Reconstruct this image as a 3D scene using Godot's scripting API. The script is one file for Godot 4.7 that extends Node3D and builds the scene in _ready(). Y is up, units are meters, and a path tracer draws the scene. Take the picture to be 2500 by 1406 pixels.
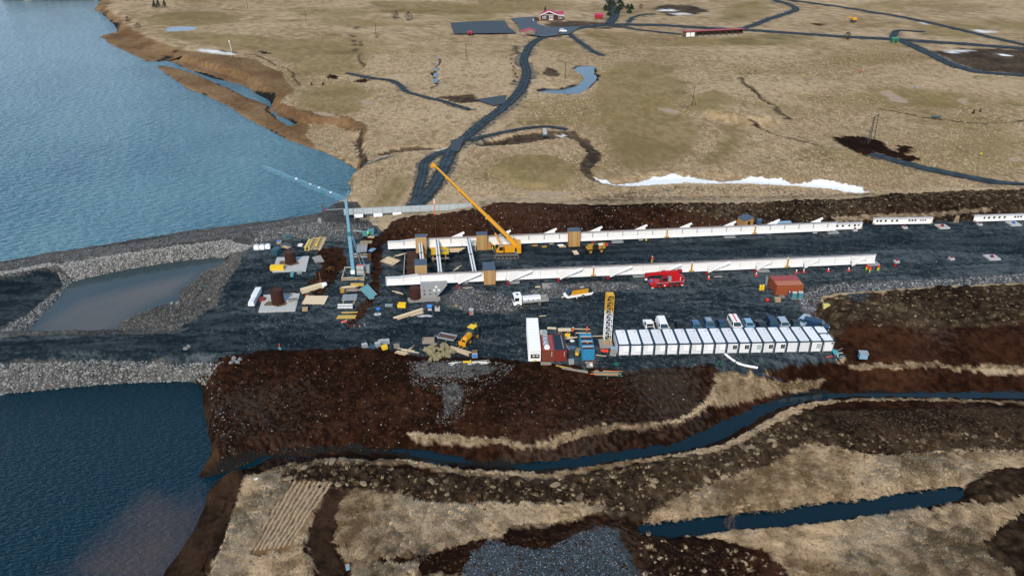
extends Node3D
# Bridge building site beside a river, seen from a drone.
# Metres, y up; the working yard lies at y = 0. The bridge axis runs at 5.7 degrees to x.

var M := {}                      # materials by name
var used := {}                   # names already taken at top level
var tile_n := PackedByteArray()  # seamless noise, 512 x 512
var tile_f := PackedByteArray()  # finer seamless noise
var rng := RandomNumberGenerator.new()

func _ready():
	rng.seed = 7
	# ---- camera
	var cam := Camera3D.new()
	cam.name = "camera"
	add_child(cam)
	cam.position = Vector3(0, 85.4, 0)
	cam.rotation_degrees = Vector3(-27.69, 0, 0)
	cam.fov = 40.25
	cam.near = 0.5
	cam.far = 6000.0
	cam.current = true
	# ---- sky and exposure: an even, thin overcast
	var env := Environment.new()
	env.background_mode = Environment.BG_SKY
	var sm := ProceduralSkyMaterial.new()
	sm.sky_top_color = Color(0.36, 0.48, 0.61)
	sm.sky_horizon_color = Color(0.76, 0.83, 0.90)
	sm.sky_curve = 0.25
	sm.ground_bottom_color = Color(0.25, 0.23, 0.2)
	sm.ground_horizon_color = Color(0.55, 0.58, 0.62)
	sm.sky_energy_multiplier = 1.0
	var sky := Sky.new()
	sky.sky_material = sm
	env.sky = sky
	env.background_energy_multiplier = 1.0
	env.tonemap_mode = Environment.TONE_MAPPER_LINEAR
	env.tonemap_exposure = 1.8
	env.sdfgi_enabled = true
	env.ssao_enabled = true
	env.ssil_enabled = true
	var we := WorldEnvironment.new()
	we.name = "world_environment"
	we.environment = env
	add_child(we)
	# ---- the sun behind thin cloud, high behind the camera
	var sun := DirectionalLight3D.new()
	sun.name = "sun"
	add_child(sun)
	sun.rotation_degrees = Vector3(-38, -12, 0)
	sun.light_energy = 0.8
	sun.light_color = Color(1.0, 0.95, 0.88)
	sun.light_angular_distance = 11.0
	sun.shadow_enabled = true
	make_materials()
	build_terrain()
	build_site()
	build_far()

# ------------------------------------------------------------------ terrain
const GRASS := 0
const FAIRWAY := 1
const MARSH := 2
const YARD := 3
const EARTH := 4
const RIPRAP := 5
const SNOW := 6
const SAND := 7
const MUD := 8
const HEATH := 9
const PILE := 10
const WET := 11
const BED := 12
const NEARGRASS := 13
const CLODS := 14
const TRACK := 15
const VERGE := 16
var patches := []
var paths := []

var zones := []      # [zone, outline] painted in order
var levels := []     # [height, outline] painted in order
var near_h := PackedFloat32Array()
const NX0 := -186.0
const NZ0 := -264.0
const ND := 0.4
const NNX := 930
const NNZ := 495

func p3(x: float, y: float, z: float) -> Vector3:
	return Vector3(x, y, z)

func look_up(x: float, z: float) -> Array:
	# [cover, height] at a spot
	for q in patches:
		var i := int((x - q.x0) / q.d)
		var j := int((z - q.z0) / q.d)
		if i >= 0 and j >= 0 and i < q.nx - 1 and j < q.nz - 1 and z < q.cut + 0.5:
			var o: int = j * q.nx + i
			var u: float = (x - q.x0) / q.d - i
			var v: float = (z - q.z0) / q.d - j
			return [q.zo[o], lerpf(lerpf(q.hh[o], q.hh[o + 1], u), lerpf(q.hh[o + q.nx], q.hh[o + q.nx + 1], u), v)]
	return [GRASS, -1.0]

func v2(a: Array) -> PackedVector2Array:
	var r := PackedVector2Array()
	for i in range(0, a.size(), 2):
		r.append(Vector2(a[i], a[i + 1]))
	return r

func zone(id: int, poly: PackedVector2Array):
	zones.append([id, poly])

func path(called: String, line: PackedVector2Array, w: float):
	paths.append([called, line, w])
	zone(VERGE, strip(line, w * 1.3 + 0.8))

func level(h: float, poly: PackedVector2Array):
	levels.append([h, poly])

func ramp(a: PackedVector2Array, b: PackedVector2Array, ha: float, hb: float, k := 6):
	for i in a.size() - 1:
		for s in k:
			var t0 := float(s) / k
			var t1 := float(s + 1) / k
			level(lerpf(ha, hb, (t0 + t1) * 0.5), PackedVector2Array([a[i].lerp(b[i], t0), a[i + 1].lerp(b[i + 1], t0), a[i + 1].lerp(b[i + 1], t1), a[i].lerp(b[i], t1)]))

func strip(line: PackedVector2Array, w: float) -> PackedVector2Array:
	var l := PackedVector2Array()
	var r := PackedVector2Array()
	for i in line.size():
		var d := (line[mini(i + 1, line.size() - 1)] - line[maxi(i - 1, 0)]).normalized()
		var n := Vector2(-d.y, d.x) * w * 0.5
		l.append(line[i] + n)
		r.append(line[i] - n)
	r.reverse()
	l.append_array(r)
	return l

func paint(img: Image, poly: PackedVector2Array, c: Color, x0: float, z0: float, d: float):
	var w := img.get_width()
	var hh := img.get_height()
	var lo := 1e9
	var hi := -1e9
	for p in poly:
		lo = minf(lo, p.y)
		hi = maxf(hi, p.y)
	var j0 := clampi(int(floor((lo - z0) / d)), 0, hh - 1)
	var j1 := clampi(int(ceil((hi - z0) / d)), 0, hh - 1)
	var n := poly.size()
	for j in range(j0, j1 + 1):
		var z := z0 + j * d
		var xs: Array[float] = []
		for i in n:
			var a := poly[i]
			var b := poly[(i + 1) % n]
			if (a.y <= z) != (b.y <= z):
				xs.append(a.x + (z - a.y) / (b.y - a.y) * (b.x - a.x))
		xs.sort()
		for k in range(0, xs.size() - 1, 2):
			var i0 := clampi(int(ceil((xs[k] - x0) / d)), 0, w)
			var i1 := clampi(int(floor((xs[k + 1] - x0) / d)) + 1, 0, w)
			if i1 > i0:
				img.fill_rect(Rect2i(i0, j, i1 - i0, 1), c)

func noise_tile(freq: float, sd: int, oct: int) -> PackedByteArray:
	var f := FastNoiseLite.new()
	f.seed = sd
	f.noise_type = FastNoiseLite.TYPE_SIMPLEX
	f.frequency = freq
	f.fractal_octaves = oct
	var im := f.get_seamless_image(512, 512)
	im.convert(Image.FORMAT_L8)
	return im.get_data()

func tn(x: float, z: float, s: float) -> float:
	return tile_n[(int(x * s + 40000.0) & 511) | ((int(z * s + 40000.0) & 511) << 9)] / 127.5 - 1.0

func tf(x: float, z: float, s: float) -> float:
	return tile_f[(int(x * s + 40000.0) & 511) | ((int(z * s + 40000.0) & 511) << 9)] / 127.5 - 1.0

func ground_at(x: float, z: float) -> float:
	var fx := clampf((x - NX0) / ND, 0, NNX - 2)
	var fz := clampf((z - NZ0) / ND, 0, NNZ - 2)
	var i := int(fx)
	var j := int(fz)
	var u := fx - i
	var v := fz - j
	var o := j * NNX + i
	return lerpf(lerpf(near_h[o], near_h[o + 1], u), lerpf(near_h[o + NNX], near_h[o + NNX + 1], u), v)

func lay_out():
	# --- levels, painted one over another (then softened)
	level(-6.8, v2([-417.4,-676.4,-334.6,-676.4,-314.7,-621.5,-301.5,-607.5,-286.6,-579.6,-268.4,-560.5,-256.3,-533.3,-262.8,-514.0,-249.3,-492.0,-228.2,-466.8,-207.3,-441.7,-193.4,-437.4,-189.1,-422.9,-172.1,-399.1,-158.2,-379.2,-140.2,-360.2,-126.5,-345.0,-113.9,-327.0,-102.2,-312.3,-89.9,-297.1,-78.8,-286.2,-69.5,-278.8,-61.6,-268.9,-54.6,-259.2,-51.6,-253.4,-54.0,-247.3,-50.3,-235.2,-51.6,-225.1,-55.3,-219.2,-66.6,-215.4,-77.6,-211.7,-93.4,-205.7,-108.1,-199.5,-121.8,-192.7,-134.7,-186.4,-166.8,-172.0,-278.1,-172.0,-1143.9,-854.3,-520.0,-854.3]))
	# marsh shore
	level(-4.0, v2([-301.1,-605.5,-264.0,-555.3,-252.9,-530.0,-233.3,-502.5,-198.1,-458.2,-178.3,-435.9,-131.8,-392.4,-98.7,-335.0,-85.4,-316.0,-64.3,-310.1,-54.0,-278.3,-51.4,-253.8,-54.4,-258.4,-61.3,-268.0,-69.3,-277.8,-78.5,-285.2,-89.6,-296.1,-101.8,-311.3,-113.6,-325.9,-126.1,-343.8,-139.8,-359.0,-157.6,-377.9,-171.6,-397.7,-188.5,-421.5,-192.8,-435.9,-206.6,-440.2,-227.4,-465.3,-248.5,-490.4,-262.0,-512.3,-255.3,-524.0]))
	level(-5.0, v2([-193.1,-440.7,-195.0,-452.9,-193.7,-456.4,-187.3,-438.6,-172.8,-421.0,-149.7,-397.3,-133.9,-385.9,-124.9,-375.9,-119.0,-365.5,-111.2,-357.9,-106.8,-350.6,-105.2,-340.8,-99.6,-328.8,-93.8,-322.5,-88.0,-314.0,-90.5,-312.8,-96.9,-321.2,-103.2,-332.1,-108.4,-345.6,-114.2,-352.0,-121.9,-359.4,-134.4,-375.1,-147.0,-389.3,-160.5,-404.6,-173.8,-418.0,-185.5,-426.0,-189.6,-428.1]))
	level(-5.2, v2([-280.7,-519.2,-281.7,-534.2,-270.2,-537.3,-261.3,-513.5,-262.4,-502.2,-267.4,-499.5]))
	level(-4.3, v2([-279.6,-519.2,-279.6,-531.1,-270.0,-535.8,-268.8,-525.1,-264.6,-510.6,-255.9,-495.5,-266.2,-502.2]))
	# building yard and dyke
	level(0.0, v2([-68.1,-197.1,-54.0,-204.3,-40.0,-202.8,-9.4,-210.4,30.0,-215.1,159.9,-232.4,259.7,-243.9,189.2,-165.4,121.3,-165.4,101.4,-164.4,71.0,-160.3,66.5,-155.4,66.4,-144.5,67.7,-136.3,62.5,-131.0,50.5,-128.8,39.1,-127.9,19.8,-127.1,8.0,-128.1,-4.9,-131.0,-16.2,-131.3,-29.0,-134.7,-50.2,-133.5,-56.3,-132.0,-63.4,-133.5,-82.4,-133.8,-102.0,-132.0,-133.8,-131.0,-140.1,-139.2,-106.7,-140.1,-81.8,-141.8,-66.5,-142.5,-62.0,-149.8,-70.1,-163.4,-70.5,-176.6]))
	ramp(v2([-167.3,-172.6,-134.4,-185.9,-121.5,-192.2,-107.9,-198.9,-93.1,-205.1,-77.5,-211.1,-66.5,-214.7,-55.0,-217.9]), v2([-156.6,-160.9,-125.4,-172.7,-113.3,-178.5,-100.6,-184.6,-86.8,-190.3,-72.3,-196.2,-62.3,-200.8,-51.7,-204.0]), -4.5, 0.0)
	ramp(v2([-156.6,-160.9,-125.4,-172.7,-113.3,-178.5,-100.6,-184.6,-86.8,-190.3,-72.3,-196.2,-62.3,-200.8,-51.7,-204.0]), v2([-152.4,-155.4,-123.5,-169.3,-111.8,-175.4,-99.2,-181.4,-85.6,-187.1,-71.4,-193.2,-61.7,-198.2,-51.1,-201.4]), 0.0, -0.1)
	ramp(v2([-152.4,-155.4,-123.5,-169.3,-111.8,-175.4,-99.2,-181.4,-85.6,-187.1,-74.4,-192.1]), v2([-150.0,-150.4,-122.5,-165.8,-108.9,-172.7,-95.6,-181.2,-87.6,-184.1,-74.2,-187.3]), -0.1, -3.6)
	level(-2.0, v2([-163.8,-169.3,-124.1,-169.3,-113.7,-174.2,-109.2,-169.3,-109.4,-153.3,-111.8,-147.9,-143.6,-142.8]))
	ramp(v2([-110.2,-173.3,-109.2,-169.3,-109.2,-160.0,-109.4,-153.3,-110.0,-144.8]), v2([-108.7,-173.1,-108.5,-169.0,-107.3,-157.4,-106.8,-150.4,-106.7,-146.7]), -1.6, -3.6)
	level(-5.0, v2([-106.7,-146.7,-107.3,-157.4,-108.5,-169.0,-108.9,-172.7,-103.8,-176.5,-95.6,-181.2,-87.6,-184.1,-79.8,-186.0,-74.0,-186.8,-75.5,-184.1,-79.6,-178.6,-79.7,-174.0,-81.9,-169.0,-81.9,-166.0,-79.3,-164.2,-82.2,-162.5,-86.1,-158.6,-88.6,-155.4,-89.2,-151.1,-89.6,-147.6]))
	ramp(v2([-74.0,-186.8,-75.5,-184.1,-79.6,-178.6,-79.7,-174.0,-81.9,-169.0,-81.9,-166.0,-79.3,-164.2,-82.2,-162.5,-86.1,-158.6,-88.6,-155.4,-89.6,-147.6]), v2([-68.5,-180.2,-67.7,-174.3,-67.7,-170.9,-67.6,-167.6,-67.7,-163.4,-67.8,-159.3,-66.5,-155.4,-66.5,-152.5,-69.1,-149.8,-73.0,-148.0,-74.3,-144.5]), -3.6, -0.1)
	# causeway and its rock slope to the lake
	level(-0.3, v2([-140.6,-139.7,-106.9,-140.3,-81.9,-142.0,-66.7,-142.6,-53.5,-145.0,-50.4,-134.0,-63.6,-134.0,-82.7,-134.3,-102.3,-132.5,-134.3,-131.4]))
	ramp(v2([-134.0,-131.0,-102.2,-132.2,-90.4,-133.1,-82.6,-134.0,-73.5,-134.0,-63.5,-133.7,-56.3,-131.9]), v2([-130.7,-124.2,-100.3,-126.5,-89.5,-129.0,-78.1,-130.7,-67.8,-131.8,-63.7,-131.8,-60.2,-127.6]), -0.3, -5.3)
	# land south of the yard: old ground, stream, spoil
	level(-2.6, v2([-43.5,-108.3,-18.4,-113.4,-7.3,-111.5,3.6,-109.8,18.5,-114.1,38.1,-122.2,51.4,-130.5,63.6,-132.7,103.8,-133.7,170.6,-134.2,101.7,-61.3,-47.1,-61.3,-49.6,-80.2,-48.2,-97.0,-44.7,-103.0]))
	ramp(v2([-59.6,-130.8,-50.1,-133.1,-39.7,-134.4,-28.9,-134.4,-16.2,-131.0,-4.9,-130.8,8.0,-127.9,19.8,-126.8,29.4,-127.3,39.1,-127.9]), v2([-51.5,-108.9,-42.7,-108.1,-32.1,-108.5,-26.6,-109.4,-18.3,-112.9,-7.3,-111.1,3.6,-109.4,18.5,-113.8,29.3,-116.5,38.0,-121.8]), 0.15, -2.7, 8)
	ramp(v2([39.1,-127.9,50.5,-128.8,62.5,-131.0,69.2,-131.7,102.7,-133.2,169.8,-134.7]), v2([40.1,-124.2,51.1,-129.8,63.3,-132.0,70.2,-132.7,103.6,-133.4,170.3,-133.9]), 0.0, -2.6, 3)
	ramp(v2([-43.5,-108.5,-32.3,-109.2,-18.3,-112.9,-7.2,-110.9,3.6,-109.2,18.4,-113.5,29.2,-116.2,37.9,-121.6,51.1,-129.5,63.1,-131.5,78.3,-132.4,103.2,-132.7,169.5,-133.0]), v2([-44.4,-110.4,-32.9,-111.0,-18.2,-110.4,-10.8,-109.0,5.0,-107.0,18.1,-109.5,28.6,-111.7,35.3,-115.2,42.5,-120.2,50.2,-125.3,56.7,-128.0,101.2,-128.0,166.0,-128.0]), -2.7, -5.2, 5)
	level(-6.0, v2([165.6,-127.6,101.0,-127.6,68.8,-128.0,56.6,-127.7,50.1,-125.0,42.5,-119.9,35.2,-115.0,28.6,-111.6,18.1,-109.4,5.0,-106.8,-3.6,-107.2,-10.8,-108.8,-18.2,-110.1,-23.4,-110.8,-32.9,-110.8,-37.1,-110.4,-44.1,-109.2,-48.8,-105.8,-53.2,-103.2,-55.3,-98.7,-52.2,-97.5,-47.6,-102.1,-42.2,-107.7,-36.9,-109.2,-32.6,-109.7,-23.2,-109.5,-18.0,-108.5,-10.7,-107.1,-3.5,-105.5,4.9,-105.0,17.9,-107.4,28.2,-109.5,36.2,-112.9,43.6,-118.2,50.3,-122.7,56.7,-125.5,68.2,-126.4,100.0,-125.9,163.8,-125.7]))
	ramp(v2([163.8,-125.7,100.0,-125.9,68.2,-126.4,56.7,-125.5,50.3,-122.7,43.6,-118.2,36.2,-112.9,28.2,-109.5,17.9,-107.4,4.9,-105.0,-3.5,-105.5,-10.7,-107.1,-18.0,-108.5,-32.6,-109.7,-39.5,-108.4,-45.3,-103.7]), v2([159.8,-122.6,97.4,-122.6,66.3,-122.9,56.7,-122.1,50.9,-119.5,44.6,-114.8,37.4,-109.7,28.9,-106.6,18.1,-104.7,5.5,-102.2,-4.1,-102.2,-11.8,-103.7,-18.2,-105.1,-31.6,-105.7,-36.8,-104.0,-40.9,-99.2]), -5.0, -2.8, 3)
	# spoil ridge south of the stream
	ramp(v2([158.0,-120.9,96.4,-120.9,65.5,-120.9,56.8,-120.3,50.5,-117.1,43.9,-112.3,36.9,-107.8,28.6,-104.8,17.8,-102.5,5.4,-99.7,-4.0,-99.1,-11.5,-100.4,-17.8,-101.9,-27.5,-103.0]), v2([151.8,-114.9,91.8,-113.7,61.8,-111.9,54.3,-111.3,49.6,-110.2,44.3,-106.8,37.0,-103.1,29.0,-100.6,18.6,-98.1,6.5,-95.2,-3.2,-95.2,-11.2,-97.1,-18.0,-99.1,-26.2,-100.0]), -2.8, -1.4, 4)
	ramp(v2([151.8,-114.9,91.8,-113.7,61.8,-111.9,54.3,-111.3,49.6,-110.2,44.3,-106.8,37.0,-103.1,29.0,-100.6,18.6,-98.1,6.5,-95.2,-3.2,-95.2,-11.2,-97.1,-18.0,-99.1,-26.2,-100.0]), v2([146.1,-107.9,88.8,-107.4,59.9,-106.3,53.3,-107.4,49.7,-107.4,44.3,-103.7,37.0,-99.1,29.7,-96.7,20.0,-93.0,6.5,-93.9,-3.2,-93.5,-12.4,-94.9,-19.8,-96.3,-26.7,-98.2]), -1.4, -3.2, 5)
	# spoil heap in the corner and the stone pile
	level(-2.2, v2([3.1,-87.3,9.4,-88.9,15.9,-91.7,21.7,-88.1,27.4,-85.6,36.2,-84.4,39.5,-79.8,37.2,-61.3,-12.4,-61.3,-12.1,-84.8,-9.1,-85.6,-4.3,-87.3]))
	level(-1.6, v2([-5.9,-82.5,-3.0,-84.8,4.8,-83.7,12.3,-87.3,15.2,-85.7,16.4,-81.0,16.9,-72.5,-7.1,-72.5]))
	level(-4.6, v2([17.7,-90.3,22.4,-91.7,32.2,-92.8,42.4,-94.3,48.4,-95.7,57.6,-96.5,64.2,-98.1,74.6,-100.0,75.1,-98.1,71.8,-95.9,64.1,-94.8,54.8,-92.8,44.6,-91.2,34.8,-90.3,25.1,-88.8,20.6,-88.5]))
	level(-6.2, v2([18.3,-90.1,25.6,-91.9,32.9,-92.8,42.4,-94.3,48.7,-95.6,57.6,-96.5,64.9,-98.0,74.5,-99.9,74.6,-98.1,71.6,-96.1,64.1,-94.8,54.8,-92.8,44.6,-91.1,34.8,-90.3,25.0,-88.7,20.6,-88.3]))
	level(-1.8, v2([74.8,-98.3,80.1,-101.2,99.1,-102.3,93.3,-93.6,74.2,-94.0]))
	# lake south of the causeway
	level(-7.0, v2([-130.7,-124.2,-100.3,-126.5,-89.5,-129.0,-78.1,-130.7,-67.8,-131.8,-64.4,-131.6,-61.5,-129.0,-58.5,-122.2,-56.0,-117.2,-53.7,-112.4,-52.6,-108.8,-52.8,-105.2,-54.0,-102.7,-55.3,-100.6,-51.4,-99.2,-50.9,-95.9,-50.9,-91.4,-51.5,-87.1,-52.4,-83.9,-52.6,-76.6,-53.5,-63.0,-84.1,-63.0]))
	ramp(v2([-51.4,-99.2,-50.9,-95.9,-50.9,-91.4,-51.5,-87.1,-52.4,-83.9,-52.6,-76.6]), v2([-45.1,-99.4,-44.9,-94.6,-44.2,-89.3,-44.3,-85.2,-43.9,-80.6,-43.6,-74.9]), -5.2, -3.0, 5)
	# earth bank behind the girders
	ramp(v2([-34.5,-189.0,-31.7,-192.1,-18.7,-193.5,-5.5,-194.9,28.0,-198.2,74.0,-201.9,97.8,-204.6,145.9,-208.2,247.4,-216.8]), v2([-32.0,-195.7,-27.9,-198.5,-18.0,-200.6,-5.8,-207.5,29.0,-208.1,75.8,-209.1,100.3,-212.3,151.4,-218.9,258.3,-229.5]), 0.0, 2.4, 5)
	ramp(v2([-32.0,-195.7,-27.9,-198.5,-18.0,-200.6,-5.8,-207.5,29.0,-208.1,75.8,-209.1,100.3,-212.3,151.4,-218.9,258.3,-229.5]), v2([-38.1,-205.2,-29.6,-211.3,-19.1,-212.8,-4.9,-220.3,30.7,-221.0,80.4,-222.6,113.7,-228.6,161.3,-234.3,276.3,-246.7]), 2.4, -0.7, 3)
	# spoil at the eastern end of the cabins
	ramp(v2([67.6,-154.4,71.0,-160.3,101.2,-164.0,121.0,-165.0,198.9,-165.4]), v2([71.5,-147.1,76.1,-154.5,99.1,-158.4,118.1,-160.4,194.6,-161.4]), 0.0, 1.6, 3)
	level(1.5, v2([71.5,-147.1,76.1,-154.5,99.1,-158.4,118.1,-160.4,194.6,-161.4,178.6,-144.5,107.9,-142.8,82.0,-142.8]))
	ramp(v2([71.5,-147.1,82.0,-142.8,107.9,-142.8,178.6,-144.5]), v2([70.1,-142.8,75.9,-137.9,104.5,-136.3,172.8,-137.9]), 1.5, 0.0, 3)
	level(0.2, v2([92.6,-154.5,96.3,-154.5,95.0,-149.8,90.9,-148.9]))
	level(0.2, v2([102.2,-152.6,104.8,-153.2,103.8,-148.0,100.7,-147.1]))
	# excavation round the abutment
	level(-2.2, v2([-29.0,-191.2,-11.0,-191.7,-9.4,-181.1,-11.9,-169.7,-15.1,-158.4,-24.8,-157.0,-26.6,-167.6]))
	# golf course hollows and mounds
	level(-2.4, v2([11.8,-359.5,17.0,-363.4,23.8,-363.4,30.3,-370.6,33.7,-381.4,34.8,-390.2,32.4,-398.4,31.5,-405.9,34.3,-412.7,39.1,-414.7,43.4,-412.7,41.3,-402.1,41.0,-393.8,41.6,-387.5,40.2,-379.7,35.6,-366.5,31.2,-354.9,26.5,-353.4,19.9,-354.1,12.0,-355.6]))
	level(-2.6, v2([-36.7,-370.6,-38.5,-393.8,-40.4,-422.8,-41.2,-439.9,-40.4,-437.7,-37.7,-403.0,-35.8,-376.3,-36.0,-368.9]))
	level(-2.6, v2([-218.0,-515.5,-222.0,-529.1,-215.4,-530.7,-206.3,-529.1,-203.0,-521.5,-209.7,-515.5]))
	level(-2.2, v2([30.3,-240.2,46.9,-244.9,60.6,-246.1,80.0,-243.3,93.6,-240.2,104.4,-237.2,110.3,-229.2,104.7,-227.7,94.0,-233.5,78.3,-237.2,52.1,-236.4,38.8,-234.6,31.2,-235.7]))
	level(-2.2, v2([-15.1,-282.1,-3.1,-285.6,12.5,-294.1,23.5,-294.1,30.2,-282.1,33.5,-269.9,30.4,-260.8,26.1,-252.2,26.7,-244.1,30.1,-238.3,28.6,-235.7,23.4,-244.1,23.0,-256.5,27.5,-267.6,25.7,-282.1,20.0,-287.2,0.0,-278.6,-13.3,-275.6]))
	level(-1.9, v2([-50.6,-267.6,-42.6,-272.8,-28.3,-277.1,-22.2,-274.7,-24.8,-270.9,-41.8,-267.1,-49.1,-263.1]))
	level(1.6, v2([80.5,-342.9,89.3,-350.2,95.7,-339.4,102.6,-325.7,105.5,-307.0,97.4,-301.2,87.7,-307.0,78.3,-316.1]))
	level(0.2, v2([-6.8,-250.8,0.0,-261.5,12.8,-263.8,20.1,-255.0,19.7,-238.9,11.5,-231.4,0.0,-235.1]))
	# --- what covers the ground
	zone(BED, v2([-417.4,-676.4,-334.6,-676.4,-314.7,-621.5,-301.5,-607.5,-286.6,-579.6,-268.4,-560.5,-256.3,-533.3,-262.8,-514.0,-249.3,-492.0,-228.2,-466.8,-207.3,-441.7,-193.4,-437.4,-189.1,-422.9,-172.1,-399.1,-158.2,-379.2,-140.2,-360.2,-126.5,-345.0,-113.9,-327.0,-102.2,-312.3,-89.9,-297.1,-78.8,-286.2,-69.5,-278.8,-61.6,-268.9,-54.6,-259.2,-51.6,-253.4,-54.0,-247.3,-50.3,-235.2,-51.6,-225.1,-55.3,-219.2,-66.6,-215.4,-77.6,-211.7,-93.4,-205.7,-108.1,-199.5,-121.8,-192.7,-134.7,-186.4,-166.8,-172.0,-278.1,-172.0,-1143.9,-854.3,-520.0,-854.3]))
	zone(MARSH, v2([-339.4,-674.2,-324.5,-674.2,-299.3,-609.4,-265.5,-558.7,-245.0,-524.0,-202.8,-470.1,-177.7,-446.8,-153.8,-435.9,-139.5,-425.5,-116.7,-396.8,-101.4,-367.5,-98.7,-341.8,-89.3,-325.3,-73.7,-316.0,-64.8,-313.0,-58.4,-304.4,-51.5,-264.4,-51.1,-252.5,-54.4,-258.4,-61.3,-268.0,-69.3,-277.8,-78.5,-285.2,-89.6,-296.1,-101.8,-311.3,-113.6,-325.9,-126.1,-343.8,-139.8,-359.0,-157.6,-377.9,-171.6,-397.7,-188.5,-421.5,-192.8,-435.9,-206.6,-440.2,-227.4,-465.3,-248.5,-490.4,-262.0,-512.3,-255.3,-524.0,-266.0,-555.3,-285.6,-577.6,-300.5,-605.5,-313.6,-619.4]))
	zone(GRASS, v2([-83.2,-310.6,-70.9,-310.6,-62.7,-302.0,-56.8,-286.0,-53.8,-260.2,-67.5,-278.5,-78.6,-293.8]))
	zone(WET, v2([-280.7,-519.2,-280.4,-532.7,-270.2,-537.3,-267.6,-523.6,-263.2,-507.8,-255.2,-494.1,-266.1,-499.5]))
	zone(BED, v2([-193.1,-440.7,-195.0,-452.9,-193.7,-456.4,-187.3,-438.6,-172.8,-421.0,-149.7,-397.3,-133.9,-385.9,-124.9,-375.9,-119.0,-365.5,-111.2,-357.9,-106.8,-350.6,-105.2,-340.8,-99.6,-328.8,-93.8,-322.5,-88.0,-314.0,-90.5,-312.8,-96.9,-321.2,-103.2,-332.1,-108.4,-345.6,-114.2,-352.0,-121.9,-359.4,-134.4,-375.1,-147.0,-389.3,-160.5,-404.6,-173.8,-418.0,-185.5,-426.0,-189.6,-428.1]))
	zone(HEATH, v2([-62.0,-300.8,-56.5,-289.8,-48.8,-256.5,-50.7,-251.4,-54.2,-269.9]))
	# fairways
	zone(FAIRWAY, v2([-253.8,-565.7,-248.3,-587.7,-228.3,-597.3,-200.3,-583.9,-187.3,-560.5,-195.6,-535.5,-214.1,-527.6,-239.8,-538.7]))
	zone(FAIRWAY, v2([-221.0,-505.2,-205.9,-512.5,-163.0,-498.2,-135.5,-488.6,-108.7,-478.0,-86.1,-459.3,-75.2,-420.4,-75.4,-396.1,-90.7,-391.5,-104.5,-398.8,-118.2,-420.4,-137.1,-441.8,-159.5,-455.7,-195.6,-478.0]))
	zone(FAIRWAY, v2([-95.9,-354.3,-91.5,-367.6,-77.4,-374.2,-66.4,-366.0,-60.3,-350.6,-62.9,-323.0,-69.2,-311.8,-80.9,-319.8,-89.4,-330.9]))
	zone(FAIRWAY, v2([-42.0,-243.5,-33.5,-244.7,-31.3,-239.6,-32.2,-225.0,-34.7,-213.8,-47.1,-213.1,-42.8,-223.7,-42.1,-235.1]))
	zone(FAIRWAY, v2([-6.8,-250.0,-2.8,-261.6,5.7,-266.2,16.9,-260.7,20.4,-250.0,19.7,-236.1,15.1,-228.7,3.8,-230.5,-3.9,-238.0]))
	zone(FAIRWAY, v2([46.8,-405.5,58.0,-420.4,73.1,-420.4,81.1,-405.5,80.3,-374.2,75.7,-346.9,68.1,-332.9,71.8,-316.7,71.1,-288.2,63.7,-268.4,54.0,-255.0,42.2,-250.0,35.6,-251.6,34.0,-261.5,37.6,-280.5,36.1,-310.6,35.9,-343.3,40.7,-374.2]))
	zone(FAIRWAY, v2([14.0,-459.3,19.4,-480.6,31.9,-487.2,35.8,-471.6,32.2,-453.3,18.3,-451.0]))
	zone(FAIRWAY, v2([41.5,-517.0,52.2,-520.0,61.9,-491.3,66.0,-465.4,58.2,-459.3,51.3,-484.5]))
	zone(FAIRWAY, v2([94.5,-508.1,108.7,-478.0,165.1,-505.2,190.7,-491.3,153.2,-465.4,105.5,-462.9]))
	zone(FAIRWAY, v2([80.5,-342.9,89.6,-355.5,95.7,-346.5,91.5,-325.7,85.9,-313.0,76.6,-316.1]))
	zone(FAIRWAY, v2([82.4,-304.7,87.4,-299.0,85.0,-278.0,74.5,-259.3,67.4,-252.9,60.8,-254.2,70.9,-268.4]))
	zone(FAIRWAY, v2([263.6,-543.6,287.7,-548.5,304.0,-527.6,294.7,-498.2,276.3,-484.5,248.9,-494.0]))
	zone(FAIRWAY, v2([-112.3,-650.1,-47.5,-641.1,0.0,-587.7,-42.8,-572.8,-93.5,-587.7]))
	zone(FAIRWAY, v2([164.7,-628.0,192.5,-650.1,192.7,-607.2,162.6,-551.9,133.2,-543.6]))
	zone(FAIRWAY, v2([159.8,-362.0,178.6,-362.0,202.9,-354.3,204.4,-339.8,186.2,-328.2,165.8,-332.9]))
	# heath, bare soil and sand on the course
	zone(HEATH, v2([45.6,-535.5,52.1,-548.5,67.4,-538.7,77.7,-535.5,70.8,-523.0,52.2,-520.0]))
	zone(HEATH, v2([21.3,-532.3,26.0,-548.5,46.8,-551.9,50.9,-535.5,44.6,-523.0,26.2,-523.0]))
	zone(HEATH, v2([236.5,-447.5,252.0,-455.7,287.6,-453.3,329.7,-447.5,286.4,-382.7,233.4,-387.0,224.7,-405.5]))
	zone(HEATH, v2([102.4,-607.2,115.0,-628.0,135.0,-619.5,142.3,-597.3,126.2,-576.5,108.4,-572.8]))
	zone(HEATH, strip(v2([109.6,-382.7,110.7,-354.3,111.1,-330.9,109.6,-311.8]), 2.2))
	zone(HEATH, v2([12.0,-389.7,18.7,-405.5,22.5,-398.8,22.1,-382.7,15.8,-382.7]))
	zone(EARTH, v2([120.6,-285.6,129.7,-289.2,135.3,-280.5,135.6,-270.7,141.6,-261.5,131.7,-255.0,124.6,-261.5,119.0,-273.1]))
	zone(EARTH, v2([139.2,-275.5,144.3,-275.5,137.9,-266.1,136.1,-268.4]))
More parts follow.
